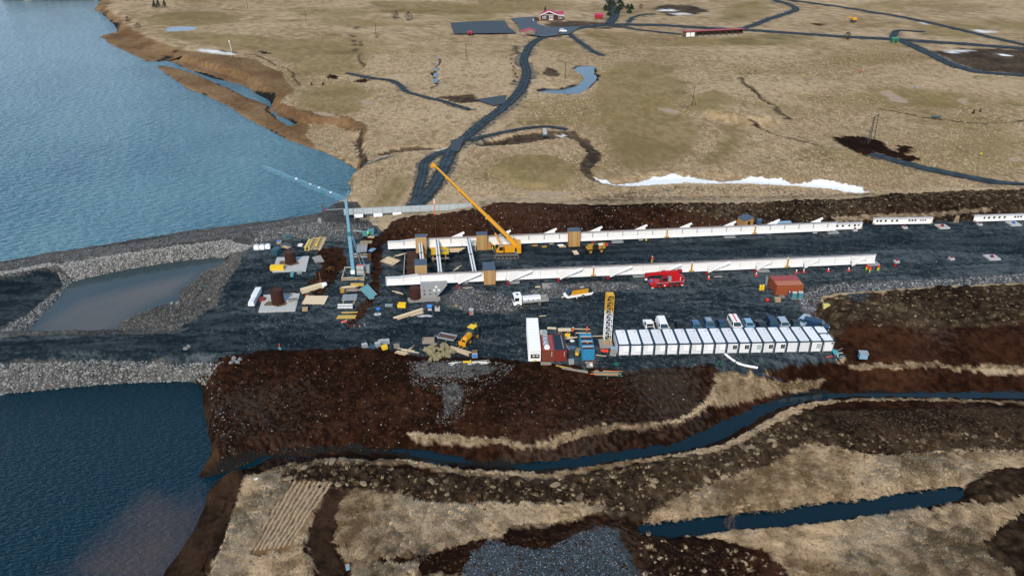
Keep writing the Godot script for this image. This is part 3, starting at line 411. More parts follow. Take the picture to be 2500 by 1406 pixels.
func build_patch(x0: float, z0: float, d: float, nx: int, nz: int, keep: bool, cut_z: float, base_h: float):
	var zi := Image.create_empty(nx, nz, false, Image.FORMAT_L8)
	var hi := Image.create_empty(nx, nz, false, Image.FORMAT_RF)
	zi.fill(Color8(GRASS, GRASS, GRASS))
	hi.fill(Color(base_h, 0, 0))
	for e in zones:
		paint(zi, e[1], Color8(e[0], e[0], e[0]), x0, z0, d)
	for e in levels:
		paint(hi, e[1], Color(e[0], 0, 0), x0, z0, d)
	var zb := zi.get_data()
	var hb := hi.get_data().to_float32_array()
	# soften the steps between levels
	for q in 2:
		hb = blur_rows(hb, nx, nz, 3 if keep else 1)
	var n := nx * nz
	var zo := PackedByteArray()
	zo.resize(n)
	var hh := PackedFloat32Array()
	hh.resize(n)
	var col := PackedColorArray()
	col.resize(n)
	var wamp := 0.9 if keep else 2.6
	for j in nz:
		var z := z0 + j * d
		for i in nx:
			var x := x0 + i * d
			var o := j * nx + i
			# ragged borders
			var wx := tn(x, z, 1.7) * wamp + tf(x, z, 5.0) * 0.5
			var wz := tn(x + 91.0, z + 37.0, 1.7) * wamp + tf(x + 50.0, z, 5.0) * 0.5
			var ii := clampi(i + int(round(wx / d)), 0, nx - 1)
			var jj := clampi(j + int(round(wz / d)), 0, nz - 1)
			var k := zb[jj * nx + ii]
			if k == SNOW:
				# the ribbon of snow has melted back from its hollow
				var er := int((0.7 + 0.5 * tf(x, z, 5.0)) / d)
				if zb[clampi(jj + er, 0, nz - 1) * nx + ii] != SNOW or zb[clampi(jj - er, 0, nz - 1) * nx + ii] != SNOW:
					k = GRASS
			zo[o] = k
			var y := hb[o]
			var a := tn(x, z, 0.55)      # broad
			var b := tn(x + 33.0, z, 2.3)   # middling
			var c := tf(x, z, 6.0)       # fine
			var e := tf(x, z + 71.0, 17.0)
			var s := tf(x * 1.2, z * 0.55, 4.0)
			var c2 := tf(x + 211.0, z + 87.0, 6.0)
			var e2 := tf(x + 120.0, z + 301.0, 15.0)
			var b2 := tn(x + 140.0, z + 55.0, 2.3)
			match k:
				GRASS, FAIRWAY:
					# mown grass fades into rough over a few metres
					var f := 0.0
					for q in 5:
						var qx := clampi(i + int((cos(q * 1.257) * 3.2 + wx * 1.6) / d), 0, nx - 1)
						var qz := clampi(j + int((sin(q * 1.257) * 4.2 + wz * 1.6) / d), 0, nz - 1)
						if zb[qz * nx + qx] == FAIRWAY:
							f += 0.2
					y += 0.5 * a + (0.22 * b + 0.10 * c) * (1.0 - 0.7 * f)
					var g := 0.55 + 0.5 * a + 0.4 * b2 + 0.5 * s + 0.4 * c2 + 0.4 * e2
					var gc := Color(0.30, 0.212, 0.118).lerp(Color(0.56, 0.43, 0.275), clampf(g, 0, 1))
					var gg := tn(x * 0.5 + 80.0, z, 0.8) + 0.35 * b2
					if gg > 0.1:
						gc = gc.lerp(Color(0.25, 0.19, 0.072), clampf((gg - 0.1) * 1.4, 0, 0.65))
					if s + b2 > 0.55:
						gc = gc.lerp(Color(0.13, 0.09, 0.05), clampf((s + b2 - 0.55) * 1.3, 0, 0.6))
					if f > 0.0:
						var fc := Color(0.215, 0.162, 0.066).lerp(Color(0.35, 0.265, 0.13), clampf(0.5 + 0.6 * a + 0.45 * b2 + 0.5 * s + 0.5 * c2 + 0.4 * e2, 0, 1))
						if a + b2 * 0.6 > 0.2:
							fc = fc.lerp(Color(0.13, 0.10, 0.036), clampf((a + b2 * 0.6 - 0.2) * 1.3, 0, 0.75))
						gc = gc.lerp(fc, clampf(f * (0.8 + 0.4 * c2), 0, 1))
					col[o] = gc
				MARSH:
					y += 0.12 * b + 0.12 * c
					col[o] = Color(0.17, 0.095, 0.046).lerp(Color(0.33, 0.215, 0.115), clampf(0.5 + 0.5 * b + 0.4 * c + 0.3 * a, 0, 1))
				HEATH:
					y += 0.2 * b + 0.15 * c
					col[o] = Color(0.05, 0.035, 0.026).lerp(Color(0.17, 0.125, 0.08), clampf(0.4 + 0.5 * b + 0.5 * c, 0, 1))
				YARD, TRACK:
					y += 0.05 * b + 0.05 * c + 0.05 * e
					var g2 := clampf(0.40 + 0.4 * tf(x * 0.35, z * 1.5, 2.2) + 0.4 * a + 0.3 * tf(x * 0.3, z * 2.2, 7.0) + 0.35 * b2 + 0.4 * c2 + 0.6 * e2, 0, 1)
					col[o] = Color(0.026, 0.045, 0.060).lerp(Color(0.165, 0.205, 0.23), g2)
					if k == TRACK:
						col[o] = Color(0.11, 0.115, 0.118).lerp(Color(0.27, 0.272, 0.268), g2)
				WET:
					y += 0.05 * b
					col[o] = Color(0.015, 0.031, 0.044).lerp(Color(0.092, 0.123, 0.145), clampf(0.42 + 0.5 * tf(x * 0.3, z * 1.6, 2.4) + 0.3 * tf(x * 0.3, z * 2.2, 7.0) + 0.3 * b2 + 0.3 * c2 + 0.4 * e2, 0, 1))
				PILE:
					y += 0.1 * b + 0.06 * c
					col[o] = Color(0.050, 0.074, 0.094).lerp(Color(0.115, 0.15, 0.18), clampf(0.5 + 0.4 * b + 0.4 * e, 0, 1))
				EARTH:
					y += 0.5 * b + 0.3 * c + 0.12 * e + 0.25 * a
					col[o] = Color(0.022, 0.0088, 0.0048).lerp(Color(0.105, 0.045, 0.024), clampf(0.42 + 0.5 * b2 + 0.4 * c2 + 0.35 * e2 + 0.5 * a, 0, 1))
					var gv := tn(x + 300.0, z + 20.0, 1.3) + 0.5 * e2
					if gv > 0.35:
						col[o] = col[o].lerp(Color(0.115, 0.092, 0.075), clampf((gv - 0.35) * 1.2, 0, 0.6))
				CLODS:
					y += 0.6 * b + 0.5 * c + 0.2 * e
					col[o] = Color(0.024, 0.014, 0.009).lerp(Color(0.12, 0.080, 0.050), clampf(0.45 + 0.4 * b2 + 0.5 * c2 + 0.3 * e2, 0, 1))
					if c2 + 0.6 * b2 + 0.5 * e2 > 0.72:
						col[o] = Color(0.21, 0.165, 0.105).lerp(Color(0.12, 0.09, 0.05), clampf(0.5 + e, 0, 1))
				MUD:
					y += 0.12 * b + 0.05 * c
					var g3 := tf((x + z) * 0.2, (x - z) * 0.9, 2.0)
					col[o] = Color(0.024, 0.015, 0.010).lerp(Color(0.10, 0.058, 0.034), clampf(0.4 + 0.6 * g3 + 0.3 * b + 0.35 * e + 0.3 * c, 0, 1))
				RIPRAP:
					y += 0.25 * c + 0.18 * e + 0.2 * b
					col[o] = Color(0.075, 0.077, 0.077).lerp(Color(0.25, 0.25, 0.243), clampf(0.35 + 0.35 * b + 0.4 * e + 0.3 * c, 0, 1))
				SNOW:
					y += 0.08 * b
					col[o] = Color(0.78, 0.81, 0.84).lerp(Color(0.66, 0.68, 0.70), clampf(0.3 + e2, 0, 1))
					var rim := 0.0
					for q in 4:
						if zb[clampi(jj + [1, -1, 2, -2][q], 0, nz - 1) * nx + clampi(ii + [2, -2, -1, 1][q], 0, nx - 1)] != SNOW:
							rim += 0.25
					col[o] = col[o].lerp(Color(0.40, 0.36, 0.31), rim * (0.6 + 0.5 * e2))
				SAND:
					y += 0.05 * b - 0.25
					col[o] = Color(0.40, 0.31, 0.225).lerp(Color(0.33, 0.25, 0.18), clampf(0.5 + 0.5 * c, 0, 1))
				NEARGRASS:
					y += 0.30 * b + 0.26 * c + 0.22 * e
					col[o] = Color(0.13, 0.092, 0.055).lerp(Color(0.44, 0.345, 0.235), clampf(0.52 + 0.4 * a + 0.5 * c2 + 0.5 * e2 + 0.3 * b2, 0, 1))
				VERGE:
					y += 0.35 * a + 0.1 * b
					col[o] = Color(0.07, 0.085, 0.095).lerp(Color(0.34, 0.26, 0.17), clampf(0.45 + 0.6 * c2 + 0.6 * e2, 0, 1))
				_:
					col[o] = Color(0.028, 0.028, 0.03)
			hh[o] = y
	if keep:
		near_h = hh
	patches.append({"x0": x0, "z0": z0, "d": d, "nx": nx, "nz": nz, "zo": zo, "hh": hh, "cut": cut_z})
	# normals
	var nor := PackedVector3Array()
	nor.resize(n)
	for j in nz:
		var ja := maxi(j - 1, 0) * nx
		var jb := mini(j + 1, nz - 1) * nx
		for i in nx:
			nor[j * nx + i] = Vector3(hh[j * nx + maxi(i - 1, 0)] - hh[j * nx + mini(i + 1, nx - 1)], 2.0 * d, hh[ja + i] - hh[jb + i]).normalized()
	# one sheet for each kind of cover
	var group_of := {GRASS: 0, VERGE: 0, FAIRWAY: 0, NEARGRASS: 0, MARSH: 1, HEATH: 1, YARD: 2, WET: 2, PILE: 2, TRACK: 2, EARTH: 3, CLODS: 3, MUD: 3, BED: 3, RIPRAP: 4, SNOW: 5, SAND: 6}
	var gmap := PackedByteArray()
	gmap.resize(32)
	for q in group_of:
		gmap[q] = group_of[q]
	var cellg := PackedByteArray()
	cellg.resize(n)
	for o in n:
		cellg[o] = gmap[zo[o]]
	var names := ["grassland", "marsh", "gravel_yard", "bare_earth", "riprap_bank", "snow_patch", "sand_bunker"]
	var mats := ["grass", "marsh", "gravel", "earth", "riprap", "snow", "sand"]
	for g in 7:
		var remap := PackedInt32Array()
		remap.resize(n)
		remap.fill(-1)
		var pv := PackedVector3Array()
		var pn := PackedVector3Array()
		var pc := PackedColorArray()
		var pi := PackedInt32Array()
		for j in nz - 1:
			var z := z0 + j * d
			if z > cut_z:
				break
			for i in nx - 1:
				var o := j * nx + i
				if cellg[o] != g:
					continue
				for q in [o, o + 1, o + nx + 1, o, o + nx + 1, o + nx]:
					var r := remap[q]
					if r < 0:
						r = pv.size()
						remap[q] = r
						pv.append(Vector3(x0 + (q % nx) * d, hh[q], z0 + (q / nx) * d))
						pn.append(nor[q])
						pc.append(col[q])
					pi.append(r)
		if pi.size() < 30:
			continue
		var am := ArrayMesh.new()
		var arr := []
		arr.resize(Mesh.ARRAY_MAX)
		arr[Mesh.ARRAY_VERTEX] = pv
		arr[Mesh.ARRAY_NORMAL] = pn
		arr[Mesh.ARRAY_COLOR] = pc
		arr[Mesh.ARRAY_INDEX] = pi
		am.add_surface_from_arrays(Mesh.PRIMITIVE_TRIANGLES, arr)
		am.surface_set_material(0, M[mats[g]])
		var mi := MeshInstance3D.new()
		mi.name = uname(names[g])
		mi.mesh = am
		mi.set_meta("kind", "structure")
		add_child(mi)

func water(called: String, y: float, poly: PackedVector2Array, m: String):
	var idx := Geometry2D.triangulate_polygon(poly)
	var st := SurfaceTool.new()
	st.begin(Mesh.PRIMITIVE_TRIANGLES)
	for k in range(0, idx.size(), 3):
		var a := poly[idx[k]]
		var b := poly[idx[k + 1]]
		var c := poly[idx[k + 2]]
		if (b - a).cross(c - a) < 0:
			var t := b
			b = c
			c = t
		for q in [a, b, c]:
			st.set_normal(Vector3.UP)
			st.set_uv(q * 0.1)
			st.add_vertex(Vector3(q.x, y, q.y))
	var mi := MeshInstance3D.new()
	mi.mesh = st.commit()
	mi.mesh.surface_set_material(0, M[m])
	mi.name = uname(called)
	mi.set_meta("kind", "structure")
	add_child(mi)

func silt_water(called: String, y: float, x0: float, x1: float, z0: float, z1: float, poly: PackedVector2Array, m: String, clear: Color, silt: Color, plume: PackedVector2Array, d := 1.0):
	# water whose colour changes where silt drifts in it
	var st := SurfaceTool.new()
	st.begin(Mesh.PRIMITIVE_TRIANGLES)
	var x := x0
	while x < x1:
		var z := z0
		while z < z1:
			if inside(Vector2(x + d / 2, z + d / 2), poly):
				for q in [[0, 0], [1, 0], [1, 1], [0, 0], [1, 1], [0, 1]]:
					var px: float = x + q[0] * d
					var pz: float = z + q[1] * d
					var k := 0.0
					for e in (9 if plume.size() else 0):
						var wx := px + cos(e * 0.7) * (e * 0.55) + 3.0 * tn(px, pz, 1.2)
						var wz := pz + sin(e * 0.7) * (e * 0.55) + 2.0 * tn(px + 40.0, pz, 1.2)
						if inside(Vector2(wx, wz), plume):
							k += 1.0 / 9.0
					k = clampf(k * (0.7 + 0.5 * tn(px, pz * 1.5, 1.6)) + (0.12 * tn(px + 9.0, pz, 2.2) if plume.size() else 0.5 + 0.5 * tn(px, pz * 0.6, 0.9) + 0.25 * tf(px, pz, 0.6)), 0.0, 1.0)
					st.set_color(clear.lerp(silt, k))
					st.set_normal(Vector3.UP)
					st.add_vertex(Vector3(px, y, pz))
			z += d
		x += d
	st.index()
	var mi := MeshInstance3D.new()
	mi.mesh = st.commit()
	mi.mesh.surface_set_material(0, M[m])
	mi.name = uname(called)
	mi.set_meta("kind", "structure")
	add_child(mi)

func build_terrain():
	tile_n = noise_tile(0.012, 3, 3)
	tile_f = noise_tile(0.05, 11, 2)
	lay_out()
	build_patch(NX0, NZ0, ND, NNX, NNZ, true, 0.0, -1.0)
	build_patch(-300.0, -440.0, 0.9, 667, 198, false, -263.0, -1.05)
	build_patch(-820.0, -1300.0, 3.0, 547, 288, false, -438.0, -1.1)
	silt_water("river", -4.5, -1200.0, 0.0, -1300.0, -150.0, v2([-1200, -1300, -150, -1300, 0, -150, -60, -160, -1200, -150]), "river", Color(0.012, 0.085, 0.135), Color(0.055, 0.15, 0.195), PackedVector2Array(), 8.0)
	silt_water("settling_pond", -3.5, -150.0, -60.0, -205.0, -145.0, v2([-113.1,-141.9,-122.3,-183.8,-72.2,-194.0,-57.5,-145.2]), "pond", Color(0.030, 0.048, 0.058), Color(0.085, 0.080, 0.078), v2([-105.3,-145.2,-104.8,-161.7,-92.9,-172.2,-80.2,-179.0,-81.4,-165.8,-88.0,-154.1,-89.3,-146.9]))
	silt_water("lake", -5.0, -190.0, -30.0, -160.0, -50.0, v2([-168.3,-122.2,-122.9,-136.3,-53.4,-136.3,-42.0,-101.6,-43.6,-75.2,-51.0,-48.6,-108.6,-48.6]), "lake", Color(0.0, 0.016, 0.030), Color(0.050, 0.042, 0.043), v2([-52.6,-100.6,-56.2,-95.9,-61.1,-99.7,-62.0,-94.0,-66.2,-88.0,-64.5,-80.9,-49.1,-80.9,-50.6,-91.4]))
	water("stream", -5.03, v2([-51.6,-95.9,-55.5,-106.8,-45.7,-114.8,-18.5,-113.0,5.1,-109.6,29.2,-114.8,48.8,-129.0,169.6,-131.8,160.5,-122.2,58.7,-122.2,40.6,-112.4,27.8,-106.8,4.8,-102.7,-17.7,-105.8,-42.8,-104.7]), "stream")
	water("ditch", -3.95, v2([17.2,-91.2,32.5,-93.9,48.9,-97.1,75.3,-101.5,76.2,-96.7,63.3,-93.0,44.1,-89.5,21.6,-87.0]), "stream")
	water("ditch_pool", -1.6, v2([-38.0,-366.5,-43.9,-444.4,-39.3,-444.4,-33.5,-366.5]), "pond2")
	water("golf_pond", -1.6, v2([-217.2,-508.2,-225.7,-535.4,-206.4,-535.4,-198.8,-514.0]), "pond2")
	water("golf_pond", -1.75, v2([9.0,-345.3,9.6,-372.2,28.1,-422.8,49.7,-422.8,44.8,-376.3,30.7,-345.3]), "pond2")

# ------------------------------------------------------------------ materials
func noise_tex(freq: float, sd: int, lo: Color, hi: Color, size := 512, oct := 4, cell := false, nmap := false, bump := 4.0) -> NoiseTexture2D:
	var f := FastNoiseLite.new()
	f.seed = sd
	f.noise_type = FastNoiseLite.TYPE_CELLULAR if cell else FastNoiseLite.TYPE_SIMPLEX
	f.frequency = freq
	f.fractal_octaves = oct
	var t := NoiseTexture2D.new()
	t.width = size
	t.height = size
	t.seamless = true
	t.noise = f
	if nmap:
		t.as_normal_map = true
		t.bump_strength = bump
	else:
		var g := Gradient.new()
		g.set_color(0, lo)
		g.set_color(1, hi)
		t.color_ramp = g
	return t

func ground_mat(called: String, lo: float, hi: float, freq: float, scale: float, bump: float, rough: float, cell := false):
	var m := StandardMaterial3D.new()
	m.vertex_color_use_as_albedo = true
	m.albedo_texture = noise_tex(freq, called.hash() % 1000, Color(lo, lo, lo), Color(hi, hi, hi), 512, 3, cell)
	m.normal_enabled = true
	m.normal_texture = noise_tex(freq, called.hash() % 1000, Color.BLACK, Color.WHITE, 512, 4, cell, true, bump)
	m.normal_scale = 1.0
	m.uv1_triplanar = true
	m.uv1_world_triplanar = true
	m.uv1_scale = Vector3.ONE * scale
	m.roughness = rough
	m.metallic_specular = 0.5 if called == "snow" else 0.16
	M[called] = m

func water_mat(called: String, c: Color, rough: float, bump: float, scale: Vector3):
	var m := StandardMaterial3D.new()
	m.albedo_color = c.linear_to_srgb()
	m.vertex_color_use_as_albedo = c == Color.WHITE
	m.roughness = rough
	m.metallic_specular = 0.33
	m.normal_enabled = true
	m.normal_texture = noise_tex(0.02, 77, Color.BLACK, Color.WHITE, 512, 3, false, true, bump)
	m.uv1_triplanar = true
	m.uv1_world_triplanar = true
	m.uv1_scale = scale
	M[called] = m

func make_materials():
	ground_mat("grass", 0.72, 1.0, 0.03, 0.16, 6.0, 0.95)
	ground_mat("marsh", 0.65, 1.0, 0.04, 0.16, 6.0, 0.9)
	ground_mat("gravel", 0.35, 1.0, 0.06, 0.12, 7.0, 0.85)
	ground_mat("earth", 0.35, 1.0, 0.04, 0.2, 8.0, 0.95)
	ground_mat("riprap", 0.45, 1.0, 0.05, 0.2, 9.0, 0.9, true)
	ground_mat("snow", 0.94, 1.0, 0.02, 0.2, 1.0, 0.7)
	ground_mat("sand", 0.85, 1.0, 0.05, 0.2, 1.0, 0.95)
	water_mat("river", Color.WHITE, 0.14, 7.0, Vector3(0.02, 0.05, 0.05))
	water_mat("lake", Color.WHITE, 0.12, 7.0, Vector3(0.05, 0.13, 0.13))
	water_mat("pond", Color.WHITE, 0.05, 0.6, Vector3(0.05, 0.05, 0.05))
	water_mat("pond2", Color(0.03, 0.09, 0.14), 0.08, 1.0, Vector3(0.05, 0.05, 0.05))
	water_mat("stream", Color(0.001, 0.011, 0.019), 0.06, 0.5, Vector3(0.1, 0.1, 0.1))
	plain_materials()

func uname(base: String) -> String:
	if not used.has(base):
		used[base] = 0
		return base
	used[base] += 1
	return "%s_%03d" % [base, used[base]]

func pm(called: String, c: Color, rough := 0.7, metal := 0.0, wear := 0.18, scale := 0.35):
	var m := StandardMaterial3D.new()
	m.albedo_color = c.linear_to_srgb()
	m.roughness = rough
	m.metallic = metal
	if wear > 0.0:
		var k := "wear_%d" % int(wear * 100)
		if not M.has(k):
			M[k] = noise_tex(0.02, 5 + int(wear * 100), Color(1.0 - wear, 1.0 - wear, 1.0 - wear * 0.95), Color.WHITE, 256, 5)
		m.albedo_texture = M[k]
		m.uv1_triplanar = true
		m.uv1_world_triplanar = true
		m.uv1_scale = Vector3.ONE * scale
	M[called] = m

func plain_materials():
	pm("white_steel", Color(0.74, 0.75, 0.76), 0.45, 0.0, 0.06)
	pm("white_edge", Color(0.62, 0.64, 0.66), 0.5, 0.0, 0.12)
	pm("rust", Color(0.085, 0.028, 0.014), 0.9, 0.0, 0.5, 0.8)
	pm("rust_light", Color(0.24, 0.085, 0.03), 0.9, 0.0, 0.4, 0.8)
	pm("sheet_pile", Color(0.075, 0.017, 0.009), 0.9, 0.0, 0.5, 0.8)
	pm("stain", Color(0.22, 0.14, 0.07), 0.9, 0.0, 0.5, 0.5)
	pm("osb", Color(0.47, 0.265, 0.085), 0.85, 0.0, 0.32, 0.9)
	pm("osb_pale", Color(0.50, 0.33, 0.15), 0.85, 0.0, 0.3, 0.9)
	pm("timber", Color(0.60, 0.44, 0.26), 0.85, 0.0, 0.28, 0.7)
	pm("timber_cream", Color(0.68, 0.56, 0.38), 0.8, 0.0, 0.15, 0.7)
	pm("timber_grey", Color(0.33, 0.29, 0.24), 0.9, 0.0, 0.3, 0.7)
	pm("timber_yellow", Color(0.60, 0.42, 0.10), 0.8, 0.0, 0.25, 0.7)
	pm("concrete", Color(0.34, 0.36, 0.37), 0.9, 0.0, 0.3, 0.5)
	pm("concrete_pale", Color(0.50, 0.51, 0.51), 0.9, 0.0, 0.25, 0.5)
	pm("concrete_warm", Color(0.38, 0.36, 0.32), 0.9, 0.0, 0.35, 0.5)
	pm("felt", Color(0.07, 0.11, 0.16), 0.7, 0.0, 0.3, 0.6)
	pm("crane_yellow", Color(0.78, 0.36, 0.012), 0.4, 0.0, 0.26, 0.7)
	pm("mast_yellow", Color(0.72, 0.42, 0.03), 0.5, 0.0, 0.2)
	pm("plant_yellow", Color(0.72, 0.36, 0.02), 0.45, 0.0, 0.26, 0.7)
	pm("ochre", Color(0.50, 0.27, 0.03), 0.5, 0.0, 0.25)
	pm("box_yellow", Color(0.78, 0.52, 0.02), 0.6, 0.0, 0.12)
	pm("form_yellow", Color(0.72, 0.46, 0.012), 0.6, 0.0, 0.25)
	pm("pale_yellow", Color(0.66, 0.58, 0.18), 0.7, 0.0, 0.2)
	pm("red", Color(0.56, 0.012, 0.016), 0.35, 0.0, 0.26, 0.7)
	pm("red_dark", Color(0.30, 0.012, 0.02), 0.45, 0.0, 0.2)
	pm("red_bright", Color(0.70, 0.03, 0.02), 0.5, 0.0, 0.05)
	pm("orange", Color(0.80, 0.13, 0.01), 0.6, 0.0, 0.05)
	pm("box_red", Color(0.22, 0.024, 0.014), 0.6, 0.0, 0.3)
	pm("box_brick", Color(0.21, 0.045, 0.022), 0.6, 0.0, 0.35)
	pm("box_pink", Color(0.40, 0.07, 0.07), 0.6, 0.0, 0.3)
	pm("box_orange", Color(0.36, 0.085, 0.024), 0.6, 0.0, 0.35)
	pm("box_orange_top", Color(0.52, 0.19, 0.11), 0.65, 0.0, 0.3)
	pm("box_blue", Color(0.025, 0.24, 0.46), 0.55, 0.0, 0.25)
	pm("navy", Color(0.008, 0.030, 0.058), 0.5, 0.0, 0.15)
	pm("navy_roof", Color(0.010, 0.024, 0.05), 0.6, 0.0, 0.3)
	for k in 3:
		pm("cabin_white_%d" % k, Color(0.68, 0.705, 0.735) * (1.0 - 0.05 * k), 0.5, 0.0, 0.07, 0.25)
		pm("cabin_roof_%d" % k, Color(0.77, 0.795, 0.815) * (1.0 - 0.05 * k), 0.55, 0.0, 0.08, 0.2)
	pm("cabin_white", Color(0.69, 0.715, 0.745), 0.5, 0.0, 0.06)
	pm("cabin_roof", Color(0.69, 0.73, 0.77), 0.55, 0.0, 0.10)
	pm("shutter", Color(0.78, 0.79, 0.80), 0.5, 0.0, 0.03)
	pm("shutter_grey", Color(0.34, 0.40, 0.43), 0.5, 0.0, 0.05)
	pm("glass", Color(0.012, 0.018, 0.022), 0.08, 0.0, 0.0)
	pm("glass_blue", Color(0.02, 0.05, 0.06), 0.08, 0.0, 0.0)
	pm("tyre", Color(0.018, 0.019, 0.021), 0.9, 0.0, 0.2)
	pm("black", Color(0.012, 0.013, 0.015), 0.6, 0.0, 0.2)
	pm("dark_steel", Color(0.03, 0.036, 0.042), 0.6, 0.2, 0.3)
	pm("track_steel", Color(0.15, 0.14, 0.125), 0.7, 0.3, 0.3)
	pm("steel", Color(0.36, 0.39, 0.41), 0.45, 0.5, 0.25)
	pm("galv", Color(0.40, 0.45, 0.48), 0.5, 0.3, 0.25)
	pm("barrier", Color(0.40, 0.47, 0.51), 0.5, 0.1, 0.2)
	pm("crane_blue", Color(0.17, 0.38, 0.52), 0.45, 0.0, 0.15)
	pm("crane_teal", Color(0.03, 0.16, 0.18), 0.5, 0.0, 0.2)
	pm("white", Color(0.80, 0.81, 0.82), 0.4, 0.0, 0.06)
	pm("sack", Color(0.72, 0.75, 0.78), 0.8, 0.0, 0.12, 0.8)
	pm("blue_bright", Color(0.02, 0.18, 0.60), 0.4, 0.0, 0.05)
	pm("tarp", Color(0.03, 0.09, 0.13), 0.5, 0.0, 0.3, 0.8)
	pm("green_pipe", Color(0.02, 0.22, 0.15), 0.5, 0.0, 0.1)
	pm("green", Color(0.02, 0.15, 0.06), 0.5, 0.0, 0.1)
	pm("teal", Color(0.06, 0.30, 0.36), 0.5, 0.0, 0.2)
	pm("foam", Color(0.30, 0.255, 0.14), 0.95, 0.0, 0.3, 0.8)
	pm("brown_board", Color(0.10, 0.05, 0.035), 0.8, 0.0, 0.3)
	pm("roof_red", Color(0.42, 0.03, 0.075), 0.6, 0.0, 0.15)
	pm("wall_brown", Color(0.055, 0.016, 0.014), 0.8, 0.0, 0.2)
	pm("wall_wood", Color(0.20, 0.115, 0.06), 0.85, 0.0, 0.3)
	pm("pole_wood", Color(0.06, 0.055, 0.05), 0.9, 0.0, 0.3)
	pm("asphalt", Color(0.042, 0.066, 0.086), 0.85, 0.0, 0.35, 0.25)
	pm("asphalt_pale", Color(0.062, 0.092, 0.12), 0.85, 0.0, 0.3, 0.2)
	pm("bark", Color(0.07, 0.055, 0.045), 0.95, 0.0, 0.2)
	pm("needles", Color(0.025, 0.045, 0.022), 0.9, 0.0, 0.3)
	pm("shrub", Color(0.085, 0.06, 0.045), 0.95, 0.0, 0.3)
	pm("silver", Color(0.42, 0.50, 0.58), 0.3, 0.4, 0.0)
	pm("car_blue", Color(0.05, 0.13, 0.24), 0.3, 0.1, 0.0)
	pm("car_navy", Color(0.012, 0.035, 0.085), 0.28, 0.1, 0.0)
	pm("car_black", Color(0.010, 0.013, 0.018), 0.28, 0.1, 0.0)
	pm("car_ltblue", Color(0.20, 0.36, 0.52), 0.3, 0.1, 0.0)
	pm("skin", Color(0.45, 0.25, 0.17), 0.7, 0.0, 0.0)
	pm("rope", Color(0.05, 0.055, 0.06), 0.8, 0.0, 0.0)
	var m := StandardMaterial3D.new()
	m.vertex_color_use_as_albedo = true
	m.roughness = 0.95
	m.metallic_specular = 0.16
	M["tinted"] = m

